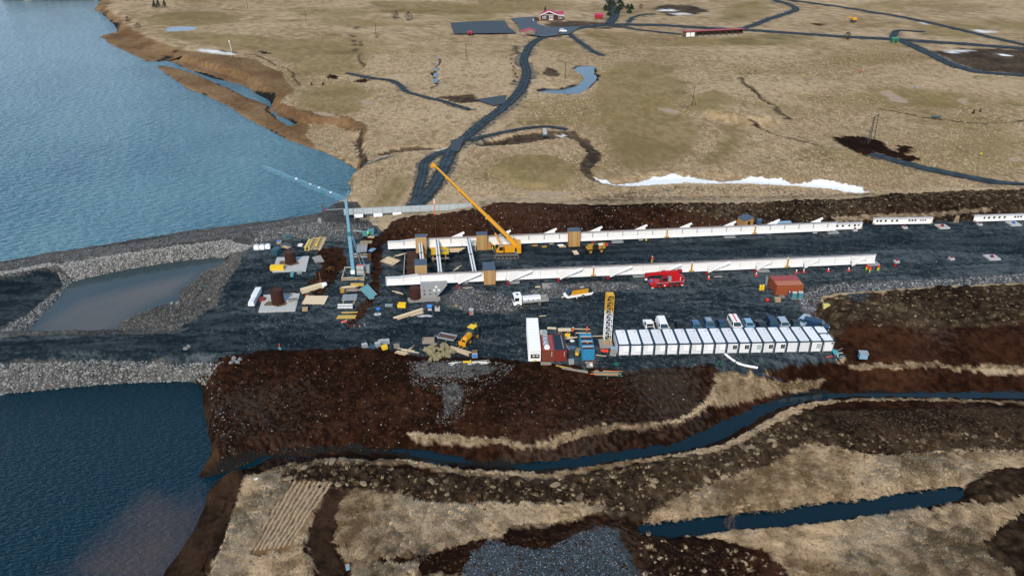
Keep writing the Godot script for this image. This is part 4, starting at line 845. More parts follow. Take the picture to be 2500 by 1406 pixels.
# ------------------------------------------------------------------ mesh building
class MB:
	var st := SurfaceTool.new()
	func _init():
		st.begin(Mesh.PRIMITIVE_TRIANGLES)
	func tri(a: Vector3, b: Vector3, c: Vector3, n: Vector3):
		st.set_normal(n)
		st.add_vertex(a)
		st.set_normal(n)
		if (b - a).cross(c - a).dot(n) > 0.0:
			st.add_vertex(c)
			st.set_normal(n)
			st.add_vertex(b)
		else:
			st.add_vertex(b)
			st.set_normal(n)
			st.add_vertex(c)
	func quad(a: Vector3, b: Vector3, c: Vector3, d: Vector3, out: Vector3):
		var n := (c - a).cross(d - b).normalized()
		if n.dot(out) < 0.0:
			n = -n
		tri(a, b, c, n)
		tri(a, c, d, n)
	func box(c: Vector3, s: Vector3, b := Basis()) -> MB:
		var h := s * 0.5
		var p := []
		for k in 8:
			p.append(c + b * Vector3(h.x if k & 1 else -h.x, h.y if k & 2 else -h.y, h.z if k & 4 else -h.z))
		for f in [[0, 2, 6, 4], [1, 3, 7, 5], [0, 1, 5, 4], [2, 3, 7, 6], [0, 1, 3, 2], [4, 5, 7, 6]]:
			var m: Vector3 = (p[f[0]] + p[f[2]]) * 0.5
			quad(p[f[0]], p[f[1]], p[f[2]], p[f[3]], m - c)
		return self
	func beam(a: Vector3, b: Vector3, w: float, h := -1.0, up := Vector3.UP) -> MB:
		if h < 0.0:
			h = w
		var z := (b - a).normalized()
		if absf(z.dot(up)) > 0.98:
			up = Vector3.RIGHT
		var x := up.cross(z).normalized()
		return box((a + b) * 0.5, Vector3(w, h, a.distance_to(b)), Basis(x, z.cross(x), z))
	func tube(a: Vector3, b: Vector3, r: float, n := 8, r1 := -1.0, cap := true) -> MB:
		if r1 < 0.0:
			r1 = r
		var z := (b - a).normalized()
		var x := (Vector3.UP if absf(z.y) < 0.9 else Vector3.RIGHT).cross(z).normalized()
		var y := z.cross(x)
		for k in n:
			var t0 := TAU * k / n
			var t1 := TAU * (k + 1) / n
			var d0 := x * cos(t0) + y * sin(t0)
			var d1 := x * cos(t1) + y * sin(t1)
			quad(a + d0 * r, a + d1 * r, b + d1 * r1, b + d0 * r1, d0 + d1)
			if cap:
				tri(a, a + d0 * r, a + d1 * r, -z)
				tri(b, b + d0 * r1, b + d1 * r1, z)
		return self
	func prism(pts: Array, z0: float, z1: float, xf := Transform3D(), taper := 1.0, belt := 1e9) -> MB:
		# outline in x, y pushed along z; points above belt drawn in towards the middle by taper
		var n := pts.size()
		var pv := PackedVector2Array(pts)
		var idx := Geometry2D.triangulate_polygon(pv)
		var zm := (z0 + z1) * 0.5
		var A := []
		var B := []
		for q in pts:
			var t := taper if q.y > belt else 1.0
			A.append(xf * Vector3(q.x, q.y, zm + (z0 - zm) * t))
			B.append(xf * Vector3(q.x, q.y, zm + (z1 - zm) * t))
		for k in range(0, idx.size(), 3):
			var na := (A[idx[k + 1]] - A[idx[k]] as Vector3).cross(A[idx[k + 2]] - A[idx[k]]).normalized()
			if na.dot(xf.basis.z) > 0.0:
				na = -na
			tri(A[idx[k]], A[idx[k + 1]], A[idx[k + 2]], na)
			var nb := (B[idx[k + 1]] - B[idx[k]] as Vector3).cross(B[idx[k + 2]] - B[idx[k]]).normalized()
			if nb.dot(xf.basis.z) < 0.0:
				nb = -nb
			tri(B[idx[k]], B[idx[k + 1]], B[idx[k + 2]], nb)
		var cw := Geometry2D.is_polygon_clockwise(pv)
		for k in n:
			var j := (k + 1) % n
			var e: Vector2 = pts[j] - pts[k]
			var o := Vector2(e.y, -e.x)
			if cw:
				o = -o
			quad(A[k], A[j], B[j], B[k], xf.basis * Vector3(o.x, o.y, 0))
		return self
	func mesh() -> ArrayMesh:
		return st.commit()

func put(parent: Node, called: String, mesh: Mesh, m: String, at := Vector3.ZERO, rot := Vector3.ZERO) -> MeshInstance3D:
	var o := MeshInstance3D.new()
	o.name = called
	o.mesh = mesh
	o.material_override = M[m]
	o.position = at
	o.rotation = rot
	parent.add_child(o, true)
	return o

var box_cache := {}
func bx(parent: Node, called: String, m: String, c: Vector3, s: Vector3, rot := Vector3.ZERO) -> MeshInstance3D:
	var k := "%.3f_%.3f_%.3f" % [s.x, s.y, s.z]
	if not box_cache.has(k):
		var b := BoxMesh.new()
		b.size = s
		box_cache[k] = b
	return put(parent, called, box_cache[k], m, c, rot)

func tb(parent: Node, called: String, m: String, a: Vector3, b: Vector3, r: float, n := 8, r1 := -1.0) -> MeshInstance3D:
	return put(parent, called, MB.new().tube(a, b, r, n, r1).mesh(), m)

func bm(parent: Node, called: String, m: String, a: Vector3, b: Vector3, w: float, h := -1.0) -> MeshInstance3D:
	return put(parent, called, MB.new().beam(a, b, w, h).mesh(), m)

func tag(o: Node, label: String, category: String, group := ""):
	o.set_meta("label", label)
	o.set_meta("category", category)
	if group != "":
		o.set_meta("group", group)

func thing(called: String, label: String, category: String, at: Vector3, yaw := 0.0, group := "") -> Node3D:
	var o := Node3D.new()
	o.name = uname(called)
	add_child(o)
	o.position = at
	o.rotation.y = yaw
	tag(o, label, category, group)
	return o

func copy_of(src: Node3D, called: String, label: String, at: Vector3, yaw: float, group := "") -> Node3D:
	var c: Node3D = src.duplicate()
	c.name = uname(called)
	add_child(c)
	c.position = at
	c.rotation.y = yaw
	c.set_meta("label", label)
	if group != "":
		c.set_meta("group", group)
	return c

func yaw_of(a: Vector3, b: Vector3) -> float:
	return atan2(-(b.z - a.z), b.x - a.x)

func on_ground(p: Vector3, dy := 0.0) -> Vector3:
	return Vector3(p.x, ground_at(p.x, p.z) + dy, p.z)

func wheel(parent: Node, at: Vector3, r: float, w: float, rim: String):
	var t := put(parent, "wheel", MB.new().tube(Vector3(0, 0, -w / 2), Vector3(0, 0, w / 2), r, 14).mesh(), "tyre", at)
	put(t, "rim", MB.new().tube(Vector3(0, 0, -w / 2 - 0.015), Vector3(0, 0, w / 2 + 0.015), r * 0.55, 10).mesh(), rim)

func rock_mesh(sd: int, squash: float) -> ArrayMesh:
	var r := RandomNumberGenerator.new()
	r.seed = sd
	var rings := 4
	var seg := 7
	var P := []
	for i in rings + 1:
		var row := []
		for k in seg:
			var th := PI * i / rings
			var ph := TAU * (k + 0.5 * (i % 2)) / seg
			var rr := 0.5 * r.randf_range(0.72, 1.1)
			row.append(Vector3(sin(th) * cos(ph) * rr, cos(th) * rr * squash, sin(th) * sin(ph) * rr * 0.85))
		if i == 0 or i == rings:
			for k in seg:
				row[k] = row[0]
		P.append(row)
	var b := MB.new()
	for i in rings:
		for k in seg:
			var a: Vector3 = P[i][k]
			var c: Vector3 = P[i][(k + 1) % seg]
			var e: Vector3 = P[i + 1][(k + 1) % seg]
			var f: Vector3 = P[i + 1][k]
			for t in [[a, c, e], [a, e, f]]:
				var n: Vector3 = (t[1] - t[0]).cross(t[2] - t[0])
				if n.length() > 1e-6:
					n = n.normalized()
					if n.dot(t[0] + t[1] + t[2]) < 0:
						n = -n
					b.tri(t[0], t[1], t[2], n)
	return b.mesh()

func inside(p: Vector2, poly: PackedVector2Array) -> bool:
	return Geometry2D.is_point_in_polygon(p, poly)

# ------------------------------------------------------------------ the building site
const AXIS := 0.0995   # bearing of the bridge
const ORD := ["first", "second", "third", "fourth", "fifth", "sixth", "seventh", "eighth", "ninth", "tenth", "eleventh", "twelfth", "thirteenth", "fourteenth", "fifteenth", "sixteenth", "seventeenth", "eighteenth"]

func build_site():
	girders()
	abutment()
	cabins()
	parked_cars()
	containers()
	crawler_crane()
	tower_crane()
	red_crane()
	flatbed_truck()
	compressor()
	backhoe()
	telehandler()
	pier_bases()
	barrier()
	supports()
	yard_clutter()
	west_clutter()
	people()
	stones()

# ---- the two long girders and the spare beams
func girder(called: String, label: String, at: Vector3, front: bool):
	var t := thing(called, label, "girder", at, AXIS, "long white bridge girders")
	var L := 119.4
	var H := 2.3
	var cuts := [0.0, 24.2, 49.0, 73.0, 97.0, L]
	for k in 5:
		var a: float = cuts[k]
		var b: float = cuts[k + 1]
		var web := put(t, "web", MB.new().prism([Vector2(a, 0.06), Vector2(b, 0.06), Vector2(b, H - 0.05), Vector2(maxf(a, 7.0) if k == 0 else a, H - 0.05), Vector2(a + (3.0 if k == 0 else 0.0), H - (0.45 if k == 0 else 0.05)), Vector2(a, H - (0.45 if k == 0 else 0.05))] if k == 0 else [Vector2(a, 0.06), Vector2(b, 0.06), Vector2(b, H - 0.05), Vector2(a, H - 0.05)], -0.03, 0.03).mesh(), "white_steel")
		bx(t, "bottom_flange", "white_steel", Vector3((a + b) / 2, 0.03, 0), Vector3(b - a - 0.02, 0.07, 1.0))
		if k == 0:
			bm(t, "top_flange", "white_edge", Vector3(0, H - 0.41, 0), Vector3(3.05, H - 0.41, 0), 0.7, 0.06)
			bm(t, "top_flange", "white_edge", Vector3(3.0, H - 0.41, 0), Vector3(7.05, H - 0.02, 0), 0.7, 0.06)
			bx(t, "top_flange", "white_edge", Vector3((7.0 + b) / 2, H - 0.02, 0), Vector3(b - 7.02, 0.06, 0.75))
			bx(t, "bearing_strip", "rust_light", Vector3((7.4 + b) / 2, H + 0.03, 0), Vector3(b - 7.4, 0.05, 0.34))
		else:
			bx(t, "top_flange", "white_edge", Vector3((a + b) / 2, H - 0.02, 0), Vector3(b - a - 0.02, 0.06, 0.75))
			bx(t, "bearing_strip", "rust_light" if k < 4 else "rust", Vector3((a + b) / 2, H + 0.03, 0), Vector3(b - a - 0.4, 0.05, 0.34))
		var x := a + 4.0
		while x < b - 1.0:
			if absf(fmod(x, 12.0)) > 0.1 or not front:
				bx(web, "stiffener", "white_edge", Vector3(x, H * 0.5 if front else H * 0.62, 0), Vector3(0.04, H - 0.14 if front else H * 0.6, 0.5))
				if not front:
					bx(web, "stiffener_shade_strip", "dark_steel", Vector3(x + 0.1, H * 0.66, 0.27), Vector3(0.07, H * 0.5, 0.05))  # dark strip standing in for the shadow edge of the stiffener
			x += 4.0
		if k > 0:
			var s := put(t, "splice_cover", MB.new().box(Vector3(a, H * 0.5, 0), Vector3(0.28, H - 0.2, 0.72)).box(Vector3(a, 0.13, 0.3), Vector3(1.3, 0.14, 0.5)).mesh(), "ochre")
			s.position.y = 0.01
	if front:
		bx(t, "end_plate", "white_steel", Vector3(-0.02, 0.95, 0), Vector3(0.05, 1.8, 0.9))
	for k in 3:
		bx(t, "jacking_lug", "dark_steel", Vector3(10.0 + k * 9.0, 0.2, 0.36), Vector3(0.3, 0.12, 0.15))
	# deck brackets
	for k in 9:
		var bxp := 16.8 + 12.05 * k
		var m := MB.new()
		if front:
			var sp := 5.2 if k < 6 else 3.4
			var p := [Vector2(0, -0.25), Vector2(0.7, 0.05), Vector2(sp - 0.3, 1.75), Vector2(sp + 0.35, 2.0), Vector2(sp + 0.3, 2.22), Vector2(sp - 0.6, 2.25), Vector2(0.0, 1.7), Vector2(-0.35, 1.2), Vector2(-0.15, 0.2)]
			m.prism(p, 0.9, 1.02, Transform3D(Basis(Vector3(1, 0, -0.10), Vector3.UP, Vector3(0, 0, 1)), Vector3(bxp, 0, 0)))
			m.box(Vector3(bxp + sp * 0.5, 1.0, 0.75), Vector3(sp * 1.1, 0.05, 0.5), Basis(Vector3(0, 0, 1), 0.38))
			m.box(Vector3(bxp + 0.3, 0.9, 0.5), Vector3(0.06, 1.5, 1.0))
			put(t, "deck_bracket", m.mesh(), "white_steel")
		else:
			m.prism([Vector2(-2.6, -0.35), Vector2(0.5, -0.35), Vector2(0.9, 0.55), Vector2(1.35, 0.75), Vector2(1.15, 1.25), Vector2(0.6, 1.05)], -0.9, -0.76, Transform3D(Basis(), Vector3(bxp + 1.6, H - 0.2, -0.3)))
			m.box(Vector3(bxp + 1.0, H - 0.3, -0.75), Vector3(3.0, 0.06, 0.9))
			put(t, "deck_bracket", m.mesh(), "white_steel")
	# guard wire along the top
	if front:
		for k in 10:
			tb(t, "guard_post", "dark_steel", Vector3(8 + k * 12.0, H + 0.05, -0.2), Vector3(8 + k * 12.0, H + 0.45, -0.2), 0.03, 5)
	return t

func cell_beam(label: String, a: Vector3, b: Vector3, holes: Array, h := 1.5):
	var t := thing("cellular_beam", label, "beam", a, yaw_of(a, b), "spare white beams with round holes")
	var L := a.distance_to(b)
	var cs := CSGCombiner3D.new()
	cs.name = "web"
	t.add_child(cs)
	var w := CSGBox3D.new()
	w.name = "plate"
	w.size = Vector3(L, h, 0.08)
	w.position = Vector3(L / 2, h / 2, 0)
	w.material = M["white_steel"]
	cs.add_child(w)
	for q in holes:
		var c := CSGCylinder3D.new()
		c.name = "hole"
		c.operation = CSGShape3D.OPERATION_SUBTRACTION
		c.radius = 0.36 * q[1]
		c.height = 1.0
		c.sides = 14
		c.rotation.x = PI / 2
		c.position = Vector3(q[0] * L, h * 0.52, 0)
		c.material = M["white_steel"]
		cs.add_child(c)
	bx(t, "bottom_flange", "white_steel", Vector3(L / 2, -0.03, 0.1), Vector3(L, 0.06, 0.8))
	bx(t, "top_flange", "white_edge", Vector3(L / 2, h + 0.03, -0.1), Vector3(L, 0.06, 0.9))
	bx(t, "bearing_strip", "rust_light", Vector3(L / 2, h + 0.08, -0.3), Vector3(L * 0.96, 0.03, 0.12))
	for s in [0.25, L - 0.25]:
		bx(t, "end_shoe", "ochre", Vector3(s, 0.1, 0.3), Vector3(0.4, 0.2, 0.4))

func osb_box(called: String, label: String, at: Vector3, yaw: float, s: Vector3, m := "osb"):
	var t := thing(called, label, "enclosure", at, yaw, "chipboard weather enclosures on the girders")
	var pw := s.x / 3.0
	for k in 3:
		bx(t, "front_sheet", m if k != 1 else "osb_pale", Vector3(-s.x / 2 + pw * (k + 0.5), s.y / 2, s.z / 2), Vector3(pw - 0.015, s.y, 0.03))
		bx(t, "back_sheet", m, Vector3(-s.x / 2 + pw * (k + 0.5), s.y / 2, -s.z / 2), Vector3(pw - 0.015, s.y, 0.03))
	for e in [-1, 1]:
		bx(t, "side_sheet", m, Vector3(e * (s.x / 2 - 0.02), s.y / 2, 0), Vector3(0.03, s.y, s.z - 0.04))
	bx(t, "roof", "felt", Vector3(0, s.y + 0.05, 0), Vector3(s.x + 0.14, 0.08, s.z + 0.16))
	return t

func girders():
	girder("bridge_girder", "long white steel girder nearer the site cabins, with wedge brackets on its face", p3(-29.35,0.9,-162.66), true)
	girder("bridge_girder", "long white steel girder nearer the earth bank, chipboard boxes along it", p3(-31.76,0.9,-182.83), false)
	cell_beam("white beam with five round holes overlapping the end of the rear girder", p3(83.22,0.5,-195.93), p3(95.32,0.5,-197.05), [[0.42, 1], [0.55, 1], [0.70, 0.9], [0.83, 1], [0.92, 0.8]])
	cell_beam("lone white beam with eleven round holes beyond the rear girder", p3(99.72,0.3,-200.36), p3(116.45,0.3,-201.08), [[0.07, 0.9], [0.13, 1], [0.21, 1], [0.32, 1], [0.40, 1], [0.61, 0.9], [0.66, 0.9], [0.71, 0.9], [0.80, 0.7], [0.84, 0.7], [0.88, 0.7]])
	cell_beam("white beam with round holes cut off by the picture edge", p3(128.59,0.3,-202.39), p3(150.41,0.3,-204.16), [[0.14, 0.9], [0.2, 1], [0.27, 1], [0.34, 1], [0.41, 1], [0.55, 0.9], [0.59, 0.9], [0.63, 0.9], [0.7, 0.9]])
	# cross beams
	var cb := [[p3(-23.47,3,-182.83), p3(-21.45,3,-169.03), "white twin-rail cross beam between the two chipboard boxes at the abutment"], [p3(-19.41,3.1,-184.14), p3(-16.86,3.1,-164.45), "white twin-rail cross beam hanging below the crane hook"], [p3(-11.46,3.1,-184.65), p3(-8.85,3.1,-165.31), "white twin-rail cross beam furthest from the abutment"]]
	for c in cb:
		var a: Vector3 = c[0]
		var b: Vector3 = c[1]
		var t := thing("cross_beam", c[2], "beam", a, yaw_of(a, b), "white cross beams between the girders")
		var L := a.distance_to(b)
		for e in [-1, 1]:
			bx(t, "flange", "white_steel", Vector3(L / 2, 0, e * 0.32), Vector3(L, 0.12, 0.3))
		bx(t, "web", "steel", Vector3(L / 2, -0.25, 0), Vector3(L, 0.42, 0.3))
		bx(t, "splice_plate", "dark_steel", Vector3(L * 0.52, 0.08, 0), Vector3(0.45, 0.06, 0.7))
		for e in [0.3, L - 0.3]:
			bx(t, "end_cleat", "rust", Vector3(e, -0.1, 0), Vector3(0.3, 0.35, 0.75))
	# enclosures
	osb_box("chipboard_enclosure", "tall chipboard box on rear girder beside the rusty sheet piles", p3(-23.14,0.3,-182.21), AXIS, Vector3(2.8, 4.4, 1.7), "osb_pale")
	osb_box("chipboard_enclosure", "chipboard box on rear girder just behind the crawler crane cab", p3(-7.78,0,-184.73), AXIS, Vector3(2.75, 4.2, 2.0))
	var sd := thing("chipboard_crate", "low chipboard crate against the box behind the crawler crane", "crate", p3(-5.87,0,-184.35), AXIS)
	for e in [-1, 1]:
		bx(sd, "side_sheet", "osb", Vector3(e * 0.42, 0.9, 0), Vector3(0.03, 1.8, 0.8))
		bx(sd, "front_sheet", "osb", Vector3(0, 0.9, e * 0.41), Vector3(0.86, 1.8, 0.03))
	bx(sd, "lid", "osb", Vector3(0, 1.81, 0), Vector3(0.9, 0.03, 0.86))
	osb_box("chipboard_enclosure", "chipboard box on rear girder beside the yellow telehandler", p3(16.1,0,-187.02), AXIS, Vector3(3.0, 4.3, 2.3))
	osb_box("chipboard_enclosure", "chipboard box with a wide dark roof straddling the front girder", p3(-5.46,0,-166.51), AXIS, Vector3(2.75, 3.75, 4.2))
	osb_box("chipboard_enclosure", "chipboard box with dark roof half hidden behind the front girder at abutment", p3(-21.87,-1,-169.11), AXIS, Vector3(2.85, 4.6, 3.2), "osb_pale")
	# hut behind the rear girder
	var t := thing("chipboard_hut", "chipboard hut with sloping blue-grey roof and doorway behind the rear girder", "hut", p3(64.14,0,-199.48), 0.42)
	put(t, "front_wall", MB.new().prism([Vector2(-1.5, 0), Vector2(-0.35, 0), Vector2(-0.35, 1.9), Vector2(0.5, 1.9), Vector2(0.5, 0), Vector2(1.5, 0), Vector2(1.5, 2.7), Vector2(-1.5, 2.3)], 1.45, 1.5).mesh(), "osb")
	put(t, "back_wall", MB.new().prism([Vector2(-1.5, 0), Vector2(1.5, 0), Vector2(1.5, 2.7), Vector2(-1.5, 2.3)], -1.5, -1.45).mesh(), "osb")
	bx(t, "side_wall", "osb", Vector3(-1.48, 1.15, 0), Vector3(0.04, 2.3, 2.9))
	bx(t, "side_wall", "osb", Vector3(1.48, 1.3, 0), Vector3(0.04, 2.6, 2.9))
	bx(t, "roof", "felt", Vector3(0, 2.55, 0), Vector3(3.3, 0.08, 3.3), Vector3(0, 0, 0.132))
	bx(t, "floor", "timber_grey", Vector3(0, 0.06, 0), Vector3(2.9, 0.1, 2.8))

# ---- abutment pit
func abutment():
	var t := thing("abutment", "grey concrete abutment with six round openings below the front girder", "abutment", p3(-23.78,-2.2,-160.17), AXIS)
	var cs := CSGCombiner3D.new()
	cs.name = "wall"
	t.add_child(cs)
	var w := CSGPolygon3D.new()
	w.name = "face"
	w.polygon = PackedVector2Array([Vector2(2.6, 0), Vector2(6.3, 0), Vector2(8.8, 3.0), Vector2(2.6, 3.0)])
	w.depth = 3.0
	w.material = M["concrete"]
	w.position = Vector3(0, 0.5, -0.6)
	cs.add_child(w)
	for k in 6:
		var c := CSGCylinder3D.new()
		c.name = "opening"
		c.operation = CSGShape3D.OPERATION_SUBTRACTION
		c.radius = 0.27
		c.height = 2.0
		c.rotation.x = PI / 2
		c.material = M["concrete"]
		c.position = Vector3(3.5 + (k % 3) * 1.35, 1.3 + (k / 3) * 0.95, -0.6)
		cs.add_child(c)
	bx(t, "footing", "concrete_warm", Vector3(3.3, 0.25, 0.6), Vector3(7.6, 0.5, 3.0))
	put(t, "pier_cage", MB.new().tube(Vector3(1.3, 0.5, -0.6), Vector3(1.3, 3.2, -0.6), 1.15, 18).mesh(), "sheet_pile")
	for k in 16:
		var a := TAU * k / 16
		tb(t, "rebar", "rust", Vector3(1.3 + cos(a) * 1.18, 0.5, -0.6 + sin(a) * 1.18), Vector3(1.3 + cos(a) * 1.18, 3.3, -0.6 + sin(a) * 1.18), 0.05, 5)
	var s := thing("sheet_pile_wall", "rusty brown sheet pile shaft lining between the two girders", "wall", p3(-25.72,-2.2,-167.56), AXIS)
	for k in 7:
		bx(s, "pile", "sheet_pile" if k % 2 else "rust", Vector3(1.5 + (k % 2) * 0.25, 1.0, -2.2 - k * 2.1), Vector3(2.7, 2.0 + 0.15 * (k % 3), 2.09))
	bx(s, "capping_rail", "concrete_warm", Vector3(-0.2, 1.4, -6.5), Vector3(0.22, 2.8, 13.5))
	var y := thing("formwork_platform", "bright yellow formwork platform in the pit between the girders", "formwork", p3(-21.75,-1.2,-179.06), AXIS)
	bx(y, "deck", "form_yellow", Vector3(3.6, 2.1, -1.6), Vector3(4.4, 0.3, 3.2))
	bx(y, "rear_deck", "form_yellow", Vector3(3.2, 2.0, -5.2), Vector3(4.2, 0.3, 3.0))
	bx(y, "side_form", "ochre", Vector3(-0.4, 1.3, -3.4), Vector3(1.2, 2.6, 7.2))
	for k in 6:
		bx(y, "comb_slot", "black", Vector3(1.7 + k * 0.72, 1.85, 0.03), Vector3(0.42, 0.28, 0.04))
	bx(y, "walkway", "navy", Vector3(1.0, 1.0, -2.2), Vector3(1.2, 0.15, 3.0))
	bx(y, "walkway_board", "timber_grey", Vector3(3.6, 1.3, 0.9), Vector3(4.4, 0.1, 0.8))
	for k in 5:
		bx(y, "rail", "steel", Vector3(4.2 + (k % 2) * 0.2, 2.5, -1.0 - k * 0.12), Vector3(1.5, 0.06, 0.06))
	for k in 3:
		bx(y, "strut", "form_yellow", Vector3(1.8 + k * 1.6, 0.95, -1.6), Vector3(0.2, 1.9, 2.6))
	var b := thing("board_deck", "long pale boards laid behind the yellow formwork near rear girder", "boards", p3(-15.37,0,-183.35), AXIS)
	for k in 6:
		bx(b, "board", "timber" if k % 2 else "timber_cream", Vector3(-1.0 + k * 0.35, 0.1 + k * 0.06, 0.9 - 0.3 * k), Vector3(5.4, 0.08, 0.28))
	for e in [0.4, 3.0]:
		bx(b, "bearer", "timber", Vector3(e - 1.5, 0.03, 0.4), Vector3(0.1, 0.06, 2.6))
	var st := thing("stairs", "steel access stairs leaning on rear girder beside the cross beam", "stairs", p3(-9.91,0,-183.6), AXIS)
	for e in [-1, 1]:
		bm(st, "stringer", "steel", Vector3(e * 0.5, 0, 0.8), Vector3(e * 0.5, 2.6, -0.8), 0.08, 0.2)
	for k in 8:
		bx(st, "tread", "galv", Vector3(0, 0.25 + k * 0.31, 0.65 - k * 0.19), Vector3(0.95, 0.05, 0.22))

# ---- site cabins in a row
func cabins():
	var o := p3(21.21,0,-133.36)
	var yaw := 0.035
	var ex := Vector3(cos(yaw), 0, -sin(yaw))
	var ez := Vector3(-sin(yaw), 0, -cos(yaw))
	var proto: Node3D = null
	var wd := 2.44
	var H := 2.55
	var D := 6.06
	var what := ["a white window shutter"]
	for k in 18:
		var at := o + ex * (wd * (k + 0.5)) + ez * (D / 2)
		var note := "with a closed white shutter"
		if k in [9, 10, 12, 13]:
			note = "with a dark unshuttered window"
		elif k in [11, 16]:
			note = "with a grey shutter"
		elif k in [14, 15]:
			note = "with a blank front wall"
		var lb := "white site cabin %s, %s in row from lattice mast" % [note, ORD[k]]
		if k == 17:
			for q in 2:
				var lbl: String = ["half-length white cabin with tiny dark window, ending the row at the front", "half-length white cabin at the back corner of the row beside parked cars"][q]
				var hc := cabin_unit("half_cabin", lbl, o + ex * (wd * 17.5) + ez * (D * (0.25 + 0.5 * q)), yaw, wd, D / 2 - 0.02, H)
				if q == 0:
					var wn := bx(hc, "window", "shutter", Vector3(0.7, 2.05, D / 4 + 0.0), Vector3(0.55, 0.5, 0.05))
					bx(wn, "pane", "glass", Vector3(0, 0, 0.03), Vector3(0.42, 0.38, 0.02))
					tb(hc, "cable", "black", Vector3(-0.9, 2.5, D / 4 + 0.03), Vector3(-0.8, 0.2, D / 4 + 0.06), 0.02, 5)
			continue
		var t := cabin_unit("site_cabin", lb, at, yaw, wd, D, H)
		var wx := 0.45
		if k in [14, 15]:
			continue
		if k < 9:
			var w := bx(t, "window", "shutter", Vector3(wx, 1.55, D / 2 + 0.005), Vector3(1.0, 1.15, 0.05))
			bx(w, "sill", "white_edge", Vector3(-0.1, -0.62, 0.03), Vector3(1.15, 0.04, 0.06))
		elif k in [11, 16]:
			var w2 := bx(t, "window", "shutter", Vector3(wx, 1.5, D / 2 + 0.005), Vector3(1.1, 1.3, 0.05))
			for q in 5:
				bx(w2, "shutter_slat", "shutter_grey", Vector3(0, -0.46 + q * 0.23, 0.03), Vector3(0.92, 0.222, 0.03))
		else:
			var w3 := bx(t, "window", "shutter", Vector3(wx, 1.55, D / 2 + 0.005), Vector3(1.05, 1.2, 0.05))
			bx(w3, "pane", "glass", Vector3(-0.22, 0, 0.03), Vector3(0.4, 0.95, 0.02))
			bx(w3, "pane", "glass_blue", Vector3(0.22, 0, 0.03), Vector3(0.4, 0.95, 0.02))

func cabin_unit(called: String, lb: String, at: Vector3, yaw: float, wd: float, D: float, H: float) -> Node3D:
	var v := str(used.get(called, 0) * 7 % 3)
	var t := thing(called, lb, "cabin", at, yaw, "white site cabins set side by side")
	for sx in [-1, 1]:
		for sz in [-1, 1]:
			bx(t, "corner_post", "navy", Vector3(sx * (wd / 2 - 0.125), H / 2, sz * (D / 2 - 0.1)), Vector3(0.24, H - 0.36, 0.19))
		bx(t, "roof_rail", "navy", Vector3(sx * (wd / 2 - 0.135), H - 0.1, 0), Vector3(0.26, 0.2, D - 0.01))
		bx(t, "side_wall", "cabin_white_" + v, Vector3(sx * (wd / 2 - 0.06), H / 2, 0), Vector3(0.08, H - 0.36, D - 0.4))
	for sz in [-1, 1]:
		bx(t, "roof_rail", "navy", Vector3(0, H - 0.1, sz * (D / 2 - 0.13)), Vector3(wd - 0.53, 0.198, 0.25))
		bx(t, "floor_rail", "navy", Vector3(0, 0.08, sz * (D / 2 - 0.1)), Vector3(wd - 0.01, 0.16, 0.19))
		bx(t, "front_wall" if sz > 0 else "back_wall", "cabin_white_" + v, Vector3(0, H / 2, sz * (D / 2 - 0.06)), Vector3(wd - 0.4, H - 0.36, 0.08))
	var w := wd / 2 - 0.25
	var d := D / 2 - 0.24
	var c := 0.3
	var e := 0.02
	var pts := [Vector2(-w, -d + c), Vector2(-w + c * 0.3, -d + c * 0.3), Vector2(-w + c, -d), Vector2(w - c, -d), Vector2(w - c * 0.3, -d + c * 0.3), Vector2(w, -d + c), Vector2(w, d - c), Vector2(w - c * 0.3, d - c * 0.3), Vector2(w - c, d), Vector2(-w + c, d), Vector2(-w + c * 0.3, d - c * 0.3), Vector2(-w, d - c)]
	var r := put(t, "roof_panel", MB.new().prism(pts, -0.02, 0.05, Transform3D(Basis(Vector3(1, 0, 0), Vector3(0, 0, 1), Vector3(0, -1, 0)), Vector3(0, H, 0))).mesh(), "cabin_roof_" + v)
	for q in [-0.33, 0.33]:
		bx(r, "seam", "shutter_grey", Vector3(q, H + 0.025, 0), Vector3(0.03, 0.02, D - 0.5))
	bx(r, "roof_vent", "galv", Vector3(0.5, H + 0.1, -D * 0.3), Vector3(0.22, 0.12, 0.22))
	tb(t, "down_pipe", "galv", Vector3(wd / 2 - 0.1, 0.05, D / 2 + 0.05), Vector3(wd / 2 - 0.1, H - 0.05, D / 2 + 0.05), 0.035, 5)
	for q in [-0.8, 0.8]:
		bx(t, "bearing_block", "timber_grey", Vector3(q, 0.0, D / 2 - 0.2), Vector3(0.3, 0.12, 0.5))
	bx(t, "floor", "timber_grey", Vector3(0, 0.1, 0), Vector3(wd - 0.4, 0.1, D - 0.4))
	return t

